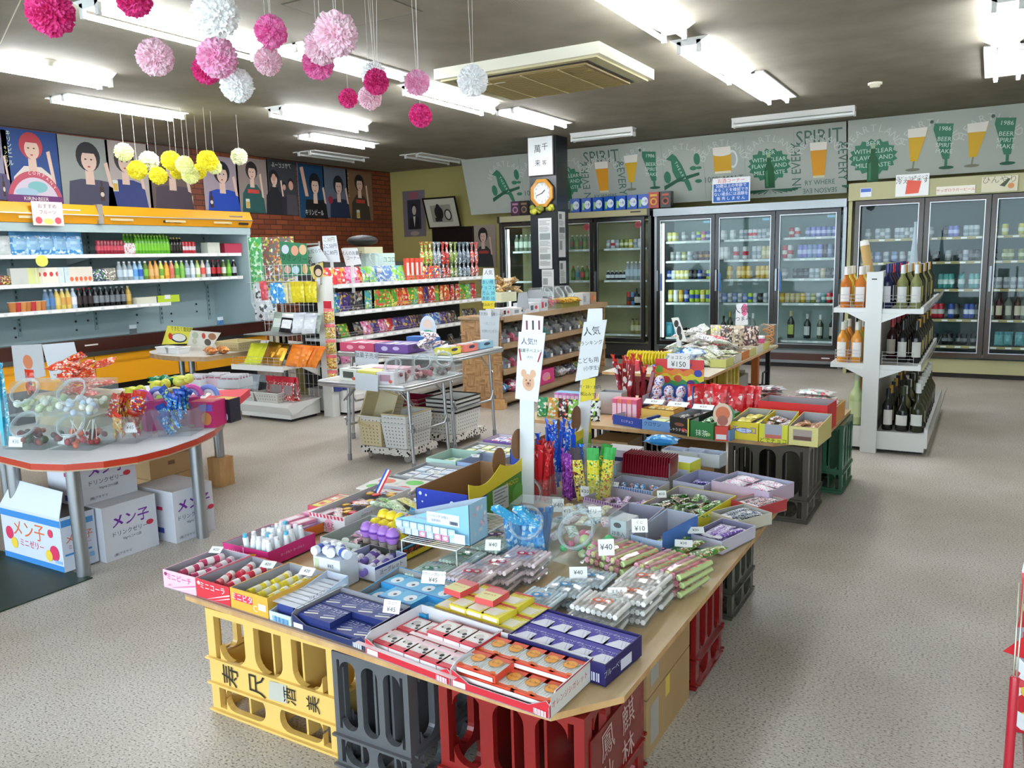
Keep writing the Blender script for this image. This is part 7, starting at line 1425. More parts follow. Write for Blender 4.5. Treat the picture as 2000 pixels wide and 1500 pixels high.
panel('notice_sheet','white typed notice hanging on the woven wood end of the wooden shelf',6.795,((936,606),(976,607),(973,680),(939,680)),'#c8d2d8',(('駄菓子売場共通シール',.5,.9,.035,'#5a5c64'),('一回ごとに',.5,.65,.03,'#a0a6ac'),('お願いします',.5,.45,.03,'#a0a6ac')),th=.003)
# chocolate table (height T2)
def t2(lab,A,Bq,d,h,out,inn,**kw):return tray('carton_tray',lab,'carton',A,Bq,d,h,out,inn,z=T2+.0005,**kw)
def fill(tr,c,n,m,desc,grp,pl,w=.035,l=.09,t_=.016,**kw):inside(tr,'wrapped_sweet',[packet(w,l,q,t_) for q in c],n,m,.006,desc,'wrapped sweet',grp,pl,**kw)
q=t2('dark blue open carton at the left of the chocolate table',(1197,828),(1253,838),.25,.06,'#24409c','#b4b8cc',words=(('ミニチョコ',0,0,.02,'#e0e4f4'),))
fill(q,['pe0d8c0,c85838,f0ece0:60'],4,2,'pale wrapped sweet','pale sweets in dark blue carton','dark blue carton',jz=.02,jr=.4)
q=t2('long light blue carton with large white lettering',(1254,838),(1425,862),.28,.062,'#6a96cc','#b4b8cc',words=(('クロサン',-.75,.2,.03,'#1c2c5c'),('サワーパック',.3,.1,.05,'#dfe8f4')))
inside(q,'candy_box',[carton(.09,.1,.02,'#c8d898','#d4e0a8'),carton(.09,.1,.02,'#e4e4d8','#eeeee4')],5,2,.03,'pale green flat candy box','candy box','boxes in the light blue carton','light blue carton',jr=.08)
for lab,A,Bq,c,cap,wds,art in (('black chocolate carton with flames and a red face',(1427,861),(1476,868),'#1c1614','#e8dc50',(('しゃりチョコ',-.1,-.35,.02,'#e8e4dc'),),(('e',.45,-.3,.28,.22,'#d83028'),('e',0,.4,.5,.25,'#8a5038'),('r',.85,-1,1,1,'#dcd040'))),
        ('green matcha chocolate carton',(1479,868),(1541,874),'#2c7a3c','#2c7a3c',(('抹茶',0,0,.04,'#e8f0e4'),),(('e',.5,-.3,.25,.3,'#a8c878'),)),
        ('bright yellow carton with a colourful logo',(1577-12,874),(1614,878),'#e4cc2c','#e4cc2c',(),()),):
    pass
ch=[('black chocolate carton with flames and a red face',(1308,846),(1346,853),.13,'#1c1614',(('しゃりチョコ',-.1,-.45,.022,'#e8e4dc'),),(('e',.45,-.35,.25,.2,'#d83028'),('e',0,.2,.5,.2,'#8a5038'),('r',.84,-1,1,1,'#dcd040')),['p1c1614,8a6a50,d8d0c8:40'],'dark chocolate packet'),
      ('green matcha chocolate carton beside the black one',(1348,853),(1393,860),.12,'#2c7a3c',(('抹茶',0,-.4,.04,'#e8f0e4'),),(('e',.55,-.4,.22,.22,'#a8c878'),),['p2c7a3c,e8f0e4,88b878:40'],'green and white packet'),
      ('yellow carton with a colourful logo at the front of the chocolate table',(1426,857),(1480,863),.13,'#e4cc2c',(('チョコ',0,.1,.05,'#8060c0'),),(('e',0,.1,.62,.3,'#3a3c58'),('e',0,.1,.57,.25,'#c8d4ec')),['gf0e070','ge8d860'],'pale yellow packet'),
      ('cut open yellow carton with chocolate lettering',(1482,863),(1538,868),.13,'#dcd838',(('どでチョコ',0,-.78,.03,'#3a2824'),),(('r',-.6,-.5,.6,1,'#a8a8b0'),('r',-.55,-.5,.55,-.1,'#c86858')),['pe8e4e0,c83c38,303030:50'],'red and white chocolate stick'),
      ('yellow striped carton of brown stick sweets at the right corner',(1540,868),(1597,874),.13,'#dccf88',(),tuple(('r',-1,-1+.18*i,1,-.9+.18*i,'#e8dc90') for i in range(11))+(('r',-.7,-.45,.6,.7,'#a89890'),('r',-.65,-.4,.55,.0,'#6a4838')),['pc88858,8a5a3c,e0c8a0:50'],'brown wrapped stick')]
for k,(lab,A,Bq,h,c,wds,art,cc,ds) in enumerate(ch):
    q=t2(lab,A,Bq,.3,h,c,'#a9a9ae',words=wds,art=art,front=.8);inside(q,'wrapped_sweet',[packet(.05,.1,x,.02) for x in cc],3,2,.06,ds,'wrapped sweet',ds+'s','on the chocolate table',jz=.03,jr=.4)
t=box_on('candy_machine','small red and pink gum stand with a domed rainbow top','candy stand',(1396,860),(1421,862),.1,.08,'#d84838',z=T2,art=(('r',-.8,-.8,.8,-.1,'#e8e8e8','F'),))
B(TR(0,-.02,.12) @ FRONT).ell(0,.02,.055,.07,'#e8c8b0').ell(0,.03,.04,.04,'#d87850').ell(0,-.01,.03,.03,'#a86858').obj('dome_print',t)
B(TR(0,0,.14) @ RX(PI/2)).lathe([(.058,-.018),(.058,0)],'#58b890',n=20).lathe([(.05,0),(.05,.012)],'#e0d048',n=20).obj('rainbow_dome',t)
q=t2('large red carton behind the yellow striped one',V3(-1.16,4.86),V3(-.76,4.83),.22,.16,'#d42028','#a8a0a4');fill(q,['pe8d8d4,a04038,f0ecea:50'],5,1,'small clear wrapped cookie','cookies','large red carton',dz=.0)
q=t2('orange rimmed tray of clear wrapped cookies at the right end',V3(-1.15,5.12),V3(-.76,5.10),.3,.1,'#d89848','#c8c0a0');inside(q,'wrapped_cookie',[packet(.07,.1,'pd8ccc8,8a5a4c,f0eeea,b8a8a4:40',.03)],5,2,.08,'clear wrapped brown cookie','cookie','wrapped cookies','orange rimmed tray',jr=.4,jz=.01)
for i in range(6):tag(put(packet(.22,.15,'pc8c8cc,48404a,e8e8ec,b06a78:18',.025),'snack_bag',None,(-1.24+jit(.02),5.47,T2+.001+.025*i),rz=.3+jit(.2)),'flat silver and dark snack bag, %s in the stack' % nth(i,a='from bottom'),'snack bag','stack of silver bags')
for i in range(2):tag(put(packet(.26,.15,'pe0e4e0,5a8a7c,f0f0f0,c85060:14',.03),'snack_bag',None,(-.95,5.5,T2+.08+.028*i),rz=-.1+jit(.1)),'flat white snack bag with green print, %s layer' % ORD[i],'snack bag','white flat bags')
box_on('sweets_carton','low white box under the flat white snack bags','carton',V3(-1.07,5.42),V3(-.82,5.42),.18,.08,'#d8d4c8',z=T2)
for i in range(9):tag(put(pouch(.11,.2,'pd42430,e87078,f0e8e0,c01c28:22','gcc2028',.04),'snack_bag',None,(-1.58+.042*i+jit(.008),5.0+.03*(i % 3),T2+.012),rot=(-.15,jit(.12),jit(.5))),'glossy red gummy bag, %s of the upright bunch' % nth(i),'snack bag','red gummy bags')
t=thing('display_carton','rainbow and blue egg display carton with coloured splashes','carton',(-1.77,5.1,T2));b=B();W=.17
b.box(-W,-.12,0,W,.12,.004,'#1c2a6c').box(-W,-.12,0,W,-.117,.06,'#23283c').box(-W,.117,0,W,.12,.34,'#3a70c8').box(W-.003,-.12,0,W,.12,.2,'#2f5ab8').box(-W,-.12,0,-W+.003,.12,.12,'#e0e0e8').obj('carton_body',t)
g=B(TR(0,.1165,.0) @ FRONT)
for i,c in enumerate(('#3a70c8','#3f9a4c','#e0d030','#e88a30','#d84040')):g.poly([(-W,.13+.035*i)]+[(-W+2*W*k/12,.13+.035*i+.012*math.sin(k*1.9+i)) for k in range(13)]+[(W,.34),(-W,.34)],c)
for x,y,c in ((-.09,.2,'#c83038'),(-.01,.21,'#c85a38'),(.08,.18,'#5a2a80'),(.13,.25,'#2a48a8'),(-.14,.27,'#6ab038')):g.ell(x,y,.028,.024,c)
g.text('エッグ',.02,.29,.05,'#2a58b8').obj('splash_print',t)
card('price card reading ¥150 on top of the egg display',(1368,738),.76,('チョコエッグ','¥150'),.2,.13,p=(-1.77,5.2,.74),tilt=0)
egg=cached('egg',lambda:B().ball((0,0,.045),.033,'pe8e8f4,3a50b0,e88048,c8b8e0:45',10,sz=1.35).mesh('wrapped_egg'))
for i,(dx,dz) in enumerate(((-.12,.03),(-.055,.03),(.01,.03),(.075,.03),(-.09,.1),(-.02,.1),(.05,.1),(-.1,.16))):tag(put(egg,'wrapped_egg',None,(-1.77+dx,5.04+.03*(i>3),T2+dz),rot=(0,.3,i)),'blue and white wrapped chocolate egg, %s of the display' % nth(i),'egg','chocolate eggs')
q=t2('red tray under the leaning dark red sticks',V3(-2.16,4.98),V3(-1.96,4.98),.12,.03,'#b82830','#8a2028')
bunch('long_stick','long dark red stick snack','snack stick','long red sticks',(-2.03,5.04,T2+.005),14,.36,['g7c1824','p8a1c28,e8e4e4,b83038:14','g9a2430'],.07,.026,.22,11,'the leaning bunch',head='gc83828')
for i in range(5):tag(put(carton(.035,.1,.13,'#e05878','#e87890',front=('#f0c0cc','','')),'candy_box',None,(-2.17+.037*i if i<4 else-2.2,4.72,T2+.0),rz=0) if 0 else put(carton(.032,.09,.14,('#e0587c','#e8705c')[i % 2],'#e890a0',front=('#f0c4d0','','')),'candy_box',None,(-2.02+.034*i,4.74,T2+.001)),'upright pink or coral slim box, %s' % nth(i),'candy box','pink slim boxes')
q=t2('grey open carton behind the pink slim boxes',V3(-2.2,4.86),V3(-2.04,4.86),.1,.15,'#c4c4c6','#a8a8ac')
inside(t2('yellow and orange flat carton in the middle of the chocolate table',V3(-1.84,4.70),V3(-1.62,4.68),.16,.09,'#e0b050','#c89038'),'wrapped_sweet',[packet(.06,.1,'pe8c040,d88030,f0e8c0:30',.02)],3,1,.08,'orange and yellow packet','wrapped sweet','orange packets','flat yellow carton')
for i in range(6):tag(put(packet(.04,.16,'ge4d44c',.03),'banana_sweet',None,(-2.36+.03*i,4.78+.02*i,T2+.05+.012*(i % 3)),rot=(.2,0,-.7+jit(.3))),'banana yellow candy stick, %s' % nth(i),'sweet','banana yellow sticks')
for i in range(9):tag(put(carton(.03,.09,.09,('#c880c0','#b870b8')[i % 2],'#88b8d8',front=('#e8c8e4','','')),'candy_box',None,(-2.56+.031*i,4.98,T2+.02+.001)),'lilac slim box with a blue top, %s' % nth(i),'candy box','lilac slim boxes')
box_on('sweets_carton','low lilac and orange carton under the lilac slim boxes','carton',V3(-2.58,4.93),V3(-2.29,4.93),.12,.02,'#c87890',z=T2)
for i,(c,w) in enumerate((('p2a8a58,e8e0d0,78b848:25','green'),('pd89038,e8e8d8,88b848:25','orange and green'),('p382420,e8e4dc,d83838:25','black faced'),('p80b838,f0f0e8,484848:25','lime'),('pd83840,f0e8e4,f0f0f0:25','red'),('pf0f0f0,282828,88b848:25','white'))):
    tag(put(pouch(.08,.13,c,None,.04),'snack_bag',None,(-2.5+.075*i,4.62,T2+.001),rot=(-.1,0,jit(.2))),'%s small snack pack, %s on the chocolate table' % (w,nth(i)),'snack bag')
for i in range(3):
    p=UZ(1300+62*i,800-3*i,T2+.07);card('white price card %s behind the open chocolate cartons' % ORD[i],None,0,('¥30',),.16,.07,p=(p.x-.05,4.72-.03*i,T2+.12),tilt=1.3)
# pale table by the refrigerators (height T3)
T3_=T3-.008
def pile(lab,x,y,w,d,h,cols,n,name='wrapped_snacks',cat='snack pile',grp=None,z=T3_):
    """heap of clear bags, each one its own thing"""
    rnd=random.Random(len(lab))
    for i in range(n):
        a=rnd.random();tag(put(packet(.1,.16,cols[i % len(cols)],.04),'snack_bag',None,(x+rnd.uniform(-w,w)*(1-.5*a),y+rnd.uniform(-d,d)*(1-.5*a),z+h*a),rot=(rnd.uniform(-.5,.5),rnd.uniform(-.5,.5),rnd.uniform(0,3))),'%s, %s' % (lab,ORD[i] if i<20 else 'twenty-'+ORD[i-20]),'snack bag',lab)
for i in range(14):tag(put(packet(.02,.12,'gdcc82c',.12),'yellow_packet',None,(-2.56+.027*i,6.28,T3_+.005),rz=jit(.06)),'upright bright yellow packet, %s' % nth(i),'snack packet','bright yellow packets')
for i in range(4):tag(put(cached(('ws',i % 2),lambda:packet(.17,.2,'pc8d8e8,1c60c0,e8f0f8,4890e0:16',.07)),'snack_bag',None,(-2.2+.07*i,6.12+.04*(i % 2),T3_+.0+.035*i),rz=.4*i),'bright blue and white bag, %s of the pile' % nth(i),'snack bag','blue and white bags')
q=tray('carton_tray','small red and white carton at the near left of the pale table','carton',V3(-2.5,5.95),V3(-2.36,5.95),.1,.06,'#c83848','#e0d0d0',z=T3_,words=(('祭',0,0,.04,'#f0e8e8'),));inside(q,'candy_box',carton(.04,.04,.05,'#d83848','#e8d0d0',(),(('e',0,0,.3,.3,'#c82838'),)),3,1,.03,'red checked little box','candy box','red checked boxes','small red carton',mx=.005)
pile('clear bag of white and silver sweets',-2.15,6.75,.28,.35,.26,['pd8d8d4,a8a8a4,f4f4f0,585858:40','pe4e0dc,c0b8b0,f8f8f4,e8a0a0:40','pd0d4cc,e8ece4,889888,c8d0b0:40'],26)
pile('clear bag of green and red candies',-2.1,6.2,.12,.08,.14,['p88b890,e0e8dc,d86858,f0f0ec:40'],8)
pile('clear bag of greenish sweets',-1.95,6.7,.12,.35,.1,['pb8c098,e8e8dc,889070,d8d8c8:40'],14)
for i in range(5):tag(put(pouch(.2,.1,'pd8d030,e07830,f0ece0,c8a040:18',None,.05),'snack_bag',None,(-2.45+.13*i,7.75,T3_+.06),rot=(-1.1,0,jit(.4))),'yellow and orange bag laid at the back, %s' % nth(i),'snack bag','yellow and orange bags')
for i,(c,w) in enumerate((('pc8b8a8,e0e040,f4f4e8,a8a8a0:25','yellow and white'),('p484440,c8b8a0,d8d0c8,8a5a4a:25','dark and beige'),('pb8a890,e0d8c8,605850:25','beige'),('p48383c,d8c8b8,a88878:25','dark brown'))):tag(put(pouch(.14,.24,c,None,.06),'snack_bag',None,(-2.18+.11*i,7.5-.02*i,T3_+.002),rot=(-.1,0,jit(.3))),'%s tall snack pouch standing, %s at the back' % (w,nth(i)),'snack bag')
for i in range(4):tag(put(pouch(.13,.1,'pc02028,e86060,f0e8e8:30',None,.05),'snack_bag',None,(-2.13+.05*i,7.05-.05*i,T3_+.12),rot=(-.9,0,.5)),'shiny red bag on the clear pile, %s' % nth(i),'snack bag','shiny red bags')
tag(put(pouch(.14,.13,'gd05888','gd8d8dc',.07),'snack_bag',None,(-1.86,7.72,T3_+.002)),'pink and silver pack at the right back of the pale table','snack bag')
t=thing('sweets_jar','clear jar of curly orange snacks at the right back of the pale table','jar',(-1.79-.02,7.62,T3_));t.location.x=-1.72-.08;t.location.y=7.9;B().box(-.07,-.07,0,.07,.07,.22,'cf0f0ea:.07').obj('jar_body',t)
rnd=random.Random(1)
o=B()
for k in range(14):a=rnd.uniform(0,6);o.tube([(.05*math.cos(a+j*.6),.05*math.sin(a+j*.6),.02+.012*k+.01*j) for j in range(6)],.006,'gd8913c',5)
o=o.obj('curly_snacks',t);o['kind']='stuff'
for i,(y,c,w) in enumerate(((6.35,'#d0d078','yellow green'),(6.6,'#d8d4c8','white'),(6.85,'#c8783c','orange brown'),(7.1,'#c0c078','olive yellow'),(7.35,'#dcd8cc','white lidded'),(7.6,'#d8cc78','yellow'))):
    q=tray('carton_tray','%s open carton, %s along the right edge of the pale table' % (w,nth(i,a='from near end')),'carton',V3(-1.90,y),V3(-1.77,y),.22,.07,c,'#b8b0a0',z=T3_);inside(q,'wrapped_sweet',[packet(.05,.08,('p8a6048,e8e0d0,c8b8a0:40','pe0dcd0,b09878,604838:40')[i % 2],.025)],2,2,.035,'brown and cream small packet','wrapped sweet','small brown packets','%s carton, right edge' % ORD[i],jr=.5,mx=.01)
panel('sweets_sign','long black and white printed tongue sign leaning on the pale table',6.5,((1311,621),(1325,620),(1341,666),(1325,668)),'#e4e2dc',(),((.45,.75,.02,.03,'#2a2826'),(.5,.45,.02,.04,'#2a2826'),(.45,.2,.015,.03,'#3a3836')),foot=T3_)
panel('sweets_sign','white sign with pink drawing behind the yellow packs of the pale table',7.85,((1438,594),(1459,592),(1461,634),(1436,637)),'#dfe0e4',(('人気',.4,.7,.08,'#3a3c40'),('おつまみ',.4,.3,.05,'#3a3c40')),((.75,.7,.03,.06,'#d86890'),),foot=T3_)
for i,(x,y,z,w,d,h,lab) in enumerate(((-2.25,6.9,0,.3,.35,.34,'brown cardboard box under the pale table'),(-2.0,7.3,0,.26,.3,.2,'low brown box under the far end of the pale table'),(-2.0,7.3,.201,.26,.3,.2,'grey white box on the low brown box under the pale table'))):
    if i:box_on('storage_box',lab,'box',V3(x-w/2,y-d/2),V3(x+w/2,y-d/2),d,h,'#8a8a84' if i==2 else 'cardboard',z=z)
t=box_on('storage_box','white box standing behind the orange table leg','box',V3(-2.3,7.62),V3(-2.02,7.62),.3,.36,'#a8a8a0',z=0,art=(('r',.5,.3,.8,.6,'#1c1c1c','R'),))
for i,(a,c_,lab) in enumerate(((-2.15,-1.9,'brown cardboard box leaning under the chocolate table'),(-1.65,-1.35,'dark cardboard box under the middle of the chocolate table'))):box_on('storage_box',lab,'box',V3(a,4.62),V3(c_,4.62),.25,.34,'cardboard',z=0)
for i in range(2):
    t=box_on('storage_box','brown cardboard box with a barcode label, %s of the stack at the right' % ('bottom','top')[i],'box',V3(-1.1,2.11),V3(-.81,2.11),.4,.185,'cardboard',z=.19*i,art=(('r',-.85,-.7,-.5,.7,'#a8a49c','R'),('r',-.2,.3,.0,1,'#d8c050','R')))
# wooden shelf sweets
mj=lambda c,k:cached(('mj',c),lambda:B().box(-.07,-.07,0,.07,.07,.03,c).ball((-.02,0,.045),.038,c,6).ball((.03,.01,.04),.032,k,6).add([(-.075,-.08,0),(.075,-.08,0),(.075,.08,0),(-.075,.08,0),(-.075,-.08,.06),(.075,-.08,.06),(.075,.08,.15),(-.075,.08,.15)],[(0,1,5,4),(1,2,6,5),(3,0,4,7),(4,5,6,7)],'cf2f4f4:.08').box(.02,-.088,.0,.06,-.083,.04,'#e8e8e8').mesh('candy_bin'))
BC=[('g7c2434','gb8485c','dark red'),('g8c1c30','gc05060','crimson'),('g2c8878','g60b0a0','teal'),('g4a4a50','g8a8a90','grey'),('g2a2c38','g5a5c70','dark'),('gb0a848','gd8d088','yellowish'),('g8488a0','gc0c0d0','silver lilac'),('gc03860','ge07898','pink'),('g5a3470','g9868b0','purple'),('g2c6890','g70a0c8','blue')]
for z,seq,dx,sh in ((.66,'6789234456',0,'middle board'),(.40,'6789934455',0,'lower board'),(.66,'0123344455',-.18,'back row')):
    for i,ch_ in enumerate(seq):
        a,k,w=BC[int(ch_)];tag(put(mj(a,k),'candy_bin',None,(-4.26+dx,6.98+.235*i,z+(.07 if dx else 0)+.001),rz=PI/2),'clear bin of %s sweets, %s, %s of the wooden shelf' % (w,nth(i),sh),'candy bin','clear sweets bins')
t=thing('riser_board','thin riser board holding the back bins of the wooden shelf','board',(-4.44,8.1,.658));B().box(-.09,-1.2,0,.09,1.2,.07,'#3a3836').obj('riser',t)
for i,(c,w) in enumerate((('p3a70c0,e8e8f0,70a848:14','blue and green'),('pc05080,e8a0c0,f0f0f0:14','pink'),('p58a050,d8d858,4878b8:14','green'),('pd0d0d4,787c88,f4f4f4:20','white'),('p384048,8a6a90,c8c8d0:14','dark'),('pb8b840,58a040,e8e8d8:14','lime'))):tag(put(packet(.2,.2,c,.12),'snack_bag',None,(-4.3,7.0+.25*i+(.6 if i>2 else 0),.122+.0),rz=i),'%s bag on the bottom board of the wooden shelf, %s' % (w,nth(i)),'snack bag')
box_on('sweets_carton','bright pink carton lying on the bottom board of the wooden shelf','carton',(-4.17,7.62,.12),(-4.17,8.0,.12),.2,.16,'#c83878',z=.12,art=(('e',0,0,.5,.6,'#e090a8','F'),('e',.3,-.3,.2,.2,'#e0a040','F')))
ZW=.928
for i,(y,w,h,c,lab) in enumerate(((6.9,.15,.08,'#d8d8d8','white and black printed box on the near end of the wooden shelf'),(7.1,.3,.07,'#dcdcdc','long white carton with black script on the wooden shelf'),(7.45,.2,.1,'#d8dadc','white stand of small packets on the wooden shelf'),(7.7,.16,.13,'#c8ccd0','white cut-out carton on the wooden shelf'),(8.75,.2,.14,'#c4c6c4','grey white carton near the far end of the wooden shelf'),(8.98,.16,.14,'#a8886a','beige carton with an orange picture at the far end of the wooden shelf'))):
    box_on('sweets_carton',lab,'carton',(-4.16,y,ZW),(-4.16,y+w,ZW),.2,h,c,z=ZW,art=(('r',-.8,-.5,-.2,.5,('#3a3438','#8a9098','#4a7080','#c83848','#9aa0a4','#c86838')[i],'F'),('e',.4,0,.3,.4,('#b84860','#58606a','#c8404c','#5a6a70','#d0d4d4','#d88850')[i],'F')))
for i in range(7):tag(put(packet(.12,.2,'pd0a030,e8d070,a87820:20',.05),'snack_bag',None,(-4.2+.02*(i % 2),8.2+.06*i,ZW+.06),rot=(0,.3,1.2)),'golden snack bag, %s on the wooden shelf' % nth(i),'snack bag','golden bags')
box_on('sweets_carton','olive carton under the golden bags on the wooden shelf','carton',(-4.14,8.18,ZW),(-4.14,8.62,ZW),.2,.055,'#8a8438',z=ZW)
for i in range(3):jar('clear jar of %s candy on the wooden shelf, %s' % (('red','pale red','white')[i],nth(i)),(-4.28,7.98+.24*i,ZW+.0) if i else (-4.28,7.95,ZW),PI/2,(['gd84858','ge06870'],['ge09090','gd85060'],['gf0e8e8','ge0d8d8'])[i],w=.2,d=.24,h=.24,ring=.07)
t=thing('white_basket','cream basket of gold wrapped bags near the pillar','basket',(-4.5,7.4,ZW));B().box(-.12,-.16,.12,.12,.16,.22,'#c8c8a8').box(-.02,-.02,0,.02,.02,.12,'#404040').obj('basket_body',t)
pile('clear bag of gold wrapped sweets',-4.48,7.5,.08,.25,.12,['pb89050,e0c890,d8d8d8,806030:30'],12,z=ZW+.22)
for i,x in enumerate((.0,.24)):panel('cutout_stand','grey cut-out cardboard stand, %s on the wooden shelf' % nth(i),7.3+.5*i,((1012+20*i,572-5*i),(1029+28*i,570-5*i),(1033+30*i,603),(1009+14*i,607)),'#9a9ea2',foot=ZW)
# goods on the aluminium tables
for i,(A,Bq,c,k,lab) in enumerate((((664,742),(698,746),'#d4d8cc','#4a5048','white box with a dark window at the left of the low silver table'),((699,746),(735,750),'#dcd468','#e8e0b0','yellow box with a pale picture on the low silver table'),((736,750),(770,752),'#d8d4d8','#b08898','white box with pink print on the low silver table'))):
    box_on('candy_box',lab,'candy box',A,Bq,.13,.085,c,z=.656,art=(('r',-.6,-.5,.6,.6,k,'F'),('r',-.6,-.5,.6,.5,k,'T'),('e',.6,-.5,.2,.3,'#c85a48','F')))
box_on('candy_box','flat pink box behind the three small boxes','candy box',V3(-3.98,4.68),V3(-3.7,4.68),.15,.06,'#d8a8b4',z=.656);box_on('candy_box','flat pale box at the back left of the low silver table','candy box',V3(-4.18,4.7),V3(-4.02,4.7),.2,.05,'#d4ccd0',z=.656)
jar('clear tilted jar of dark red sweets on the low silver table',(-3.58,4.48,.656),.2,['g5a1820','g8a3038','gb87868'],w=.16,d=.2,h=.17);jar('clear tilted jar of pinkish sweets on the low silver table',(-3.5,4.68,.656),.5,['ga85860','gc89088','g6a3038'],w=.16,d=.2,h=.17);jar('clear tilted jar of pale sweets at the back of the low silver table',(-3.5,4.9,.656),.9,['gb0a8a4','g8a6a68'],w=.15,d=.18,h=.16)
for i,(x0,x1,y,d,h,c,k,lab) in enumerate(((-4.72,-4.35,5.14,.25,.075,'#c84868','#e8a0b0','pink and orange long carton on the taller silver table'),(-4.34,-4.0,5.14,.25,.075,'#6a4890','#c8b8d8','purple carton on the taller silver table'),(-3.75,-3.62,5.16,.18,.06,'#dcd44c','#f0ece0','yellow carton on the taller silver table'),(-3.74,-3.6,5.38,.18,.06,'#d87868','#e8c0b0','salmon carton with a dark picture on the taller silver table'),(-3.73,-3.6,5.6,.2,.06,'#8ab8cc','#d8dce0','blue and white carton at the far end of the taller silver table'))):
    q=tray('carton_tray',lab,'carton',V3(x0,y),V3(x1,y),d,h,c,k,z=.761,art=(('e',-.4,0,.2,.5,k),('e',.3,.1,.2,.4,k),('e',.0,.3,.5,.4,'#3a3c58','R')))
    inside(q,'sweets_packet',carton(.06,.09,.015,k,'#dcdce0'),3 if i<2 else 1,2,.05,'flat packet','sweets packet','packets: '+lab[:20],'%s carton, taller silver table' % ORD[i],jr=.1)
for i in range(16):rnd=random.Random(i);tag(put(packet(.07,.1,'pe0dce0,a8304c,303448,f4f4f4:40',.03),'wrapped_candy',None,(-3.86+rnd.uniform(-.09,.09),5.25+rnd.uniform(-.08,.08),.775+.009*i),rot=(rnd.uniform(-.5,.5),rnd.uniform(-.5,.5),i)),'red and white twist candy, %s in the big heap' % ORD[i],'candy','heap of red and white candy')
t=thing('character_stand','white and teal round topped display stand on the taller silver table','display stand',(-4.15,5.55,.761));B().box(-.14,-.05,0,.14,.06,.1,'#3a68a8').obj('stand_box',t);B(TR(.07,-.02,.16) @ FRONT).ell(0,0,.085,.12,'#c8d4dc').ell(0,.05,.05,.04,'#e0c8b8').ell(0,-.03,.07,.03,'#58a888').prism([(.085*math.cos(a*PI/12),.12*math.sin(a*PI/12)) for a in range(24)],-.006,-.0002,'#c8d4dc').obj('round_cutout',t)
for lab,y,quad in (('white typed notice hanging under the edge of the low silver table',4.3,((694,728),(738,733),(738,765),(694,760))),('white typed notice standing on the low silver table',4.95,((694,685),(739,689),(739,715),(694,712)))):
    panel('notice_sheet',lab,y,quad,'#ccd2d8',(('駄菓子売場',.5,.7,.05,'#5a5e64'),) if y>4.5 else (),th=.003)
# shopping baskets on cloth covered dollies
def dolly(lab,x0,x1,y0,y1,cl):
    t=thing('basket_dolly',lab,'dolly',((x0+x1)/2,(y0+y1)/2,0));W,D=(x1-x0)/2,(y1-y0)/2;B().box(-W,-D,.075,W,D,.105,cl).obj('covered_board',t)
    vs=[];n=40
    per=[(-W,-D),(W,-D),(W,D),(-W,D)];b=B()
    for k in range(4):
        a,c=Vector(per[k]),Vector(per[(k+1) % 4])
        for i in range(10):p,q_=a.lerp(c,i/10),a.lerp(c,(i+1)/10);o=1.02+.012*(i % 2);b.add([(p.x*o,p.y*o,.06-.008*(i % 2)),(q_.x*o,q_.y*o,.06-.008*((i+1) % 2)),(q_.x,q_.y,.106),(p.x,p.y,.106)],[(0,1,2,3)],cl)
    b.obj('cloth_edge',t)
    for sx in (-1,1):
        for sy in (-1,1):B(TR(sx*(W-.05),sy*(D-.05),.03) @ RZ(.6*sx) @ RX(PI/2)).lathe([(.028,-.012),(.03,-.01),(.03,.01),(.028,.012)],'g9a968e',n=14).obj('caster_wheel',t);B(TR(sx*(W-.05),sy*(D-.05),.05)).box(-.015,-.018,-.01,.015,.018,.026,'m#a0a0a0').obj('caster_fork',t)
dolly('low dolly covered with black and white checked cloth, carrying cream and white baskets',-4.12,-3.66,4.66,5.02,'checkcloth');dolly('dolly with black checked cloth farther back, carrying white and red baskets',-4.3,-3.62,5.2,5.66,'checkcloth')
p=UZ(738,875,.1);q=UZ(798,890,.1)
for i in range(2):basket('shopping_basket','cream plastic basket, %s of the left stack' % ('bottom','second')[i],-4.02,4.8,.107+.04*i,.22,.3,.19,'gd8c8a0' if i==0 else 'ge0ddd4')
basket('shopping_basket','cream plastic basket lying tilted on top of the left stack',-4.0,4.86,.36,.26,.3,.17,'gd8caa4',tilt=(1.35,.25,.15),rim='gc8b488')
for i in range(3):basket('shopping_basket','white plastic basket, %s of the right stack' % ('bottom','second','cream rimmed top')[i],-3.79,4.82,.107+.035*i,.23,.33,.19,'ge0e0dc',rim='gd0c098' if i==2 else None)
for i in range(4):basket('shopping_basket','white basket with a black rim, %s' % nth(i,a='from bottom'),-3.77,5.42,.107+.035*i,.3,.36,.18,'ge4e4e0',rim='g1c1c1c',holes=i==0)
for i in range(3):basket('shopping_basket','dark red patterned basket, %s' % nth(i,a='from bottom'),-4.14,5.36,.107+.03*i,.3,.26,.2,'g8c1438',rim='g9a8078' if i==1 else 'g7c1030',holes=False)
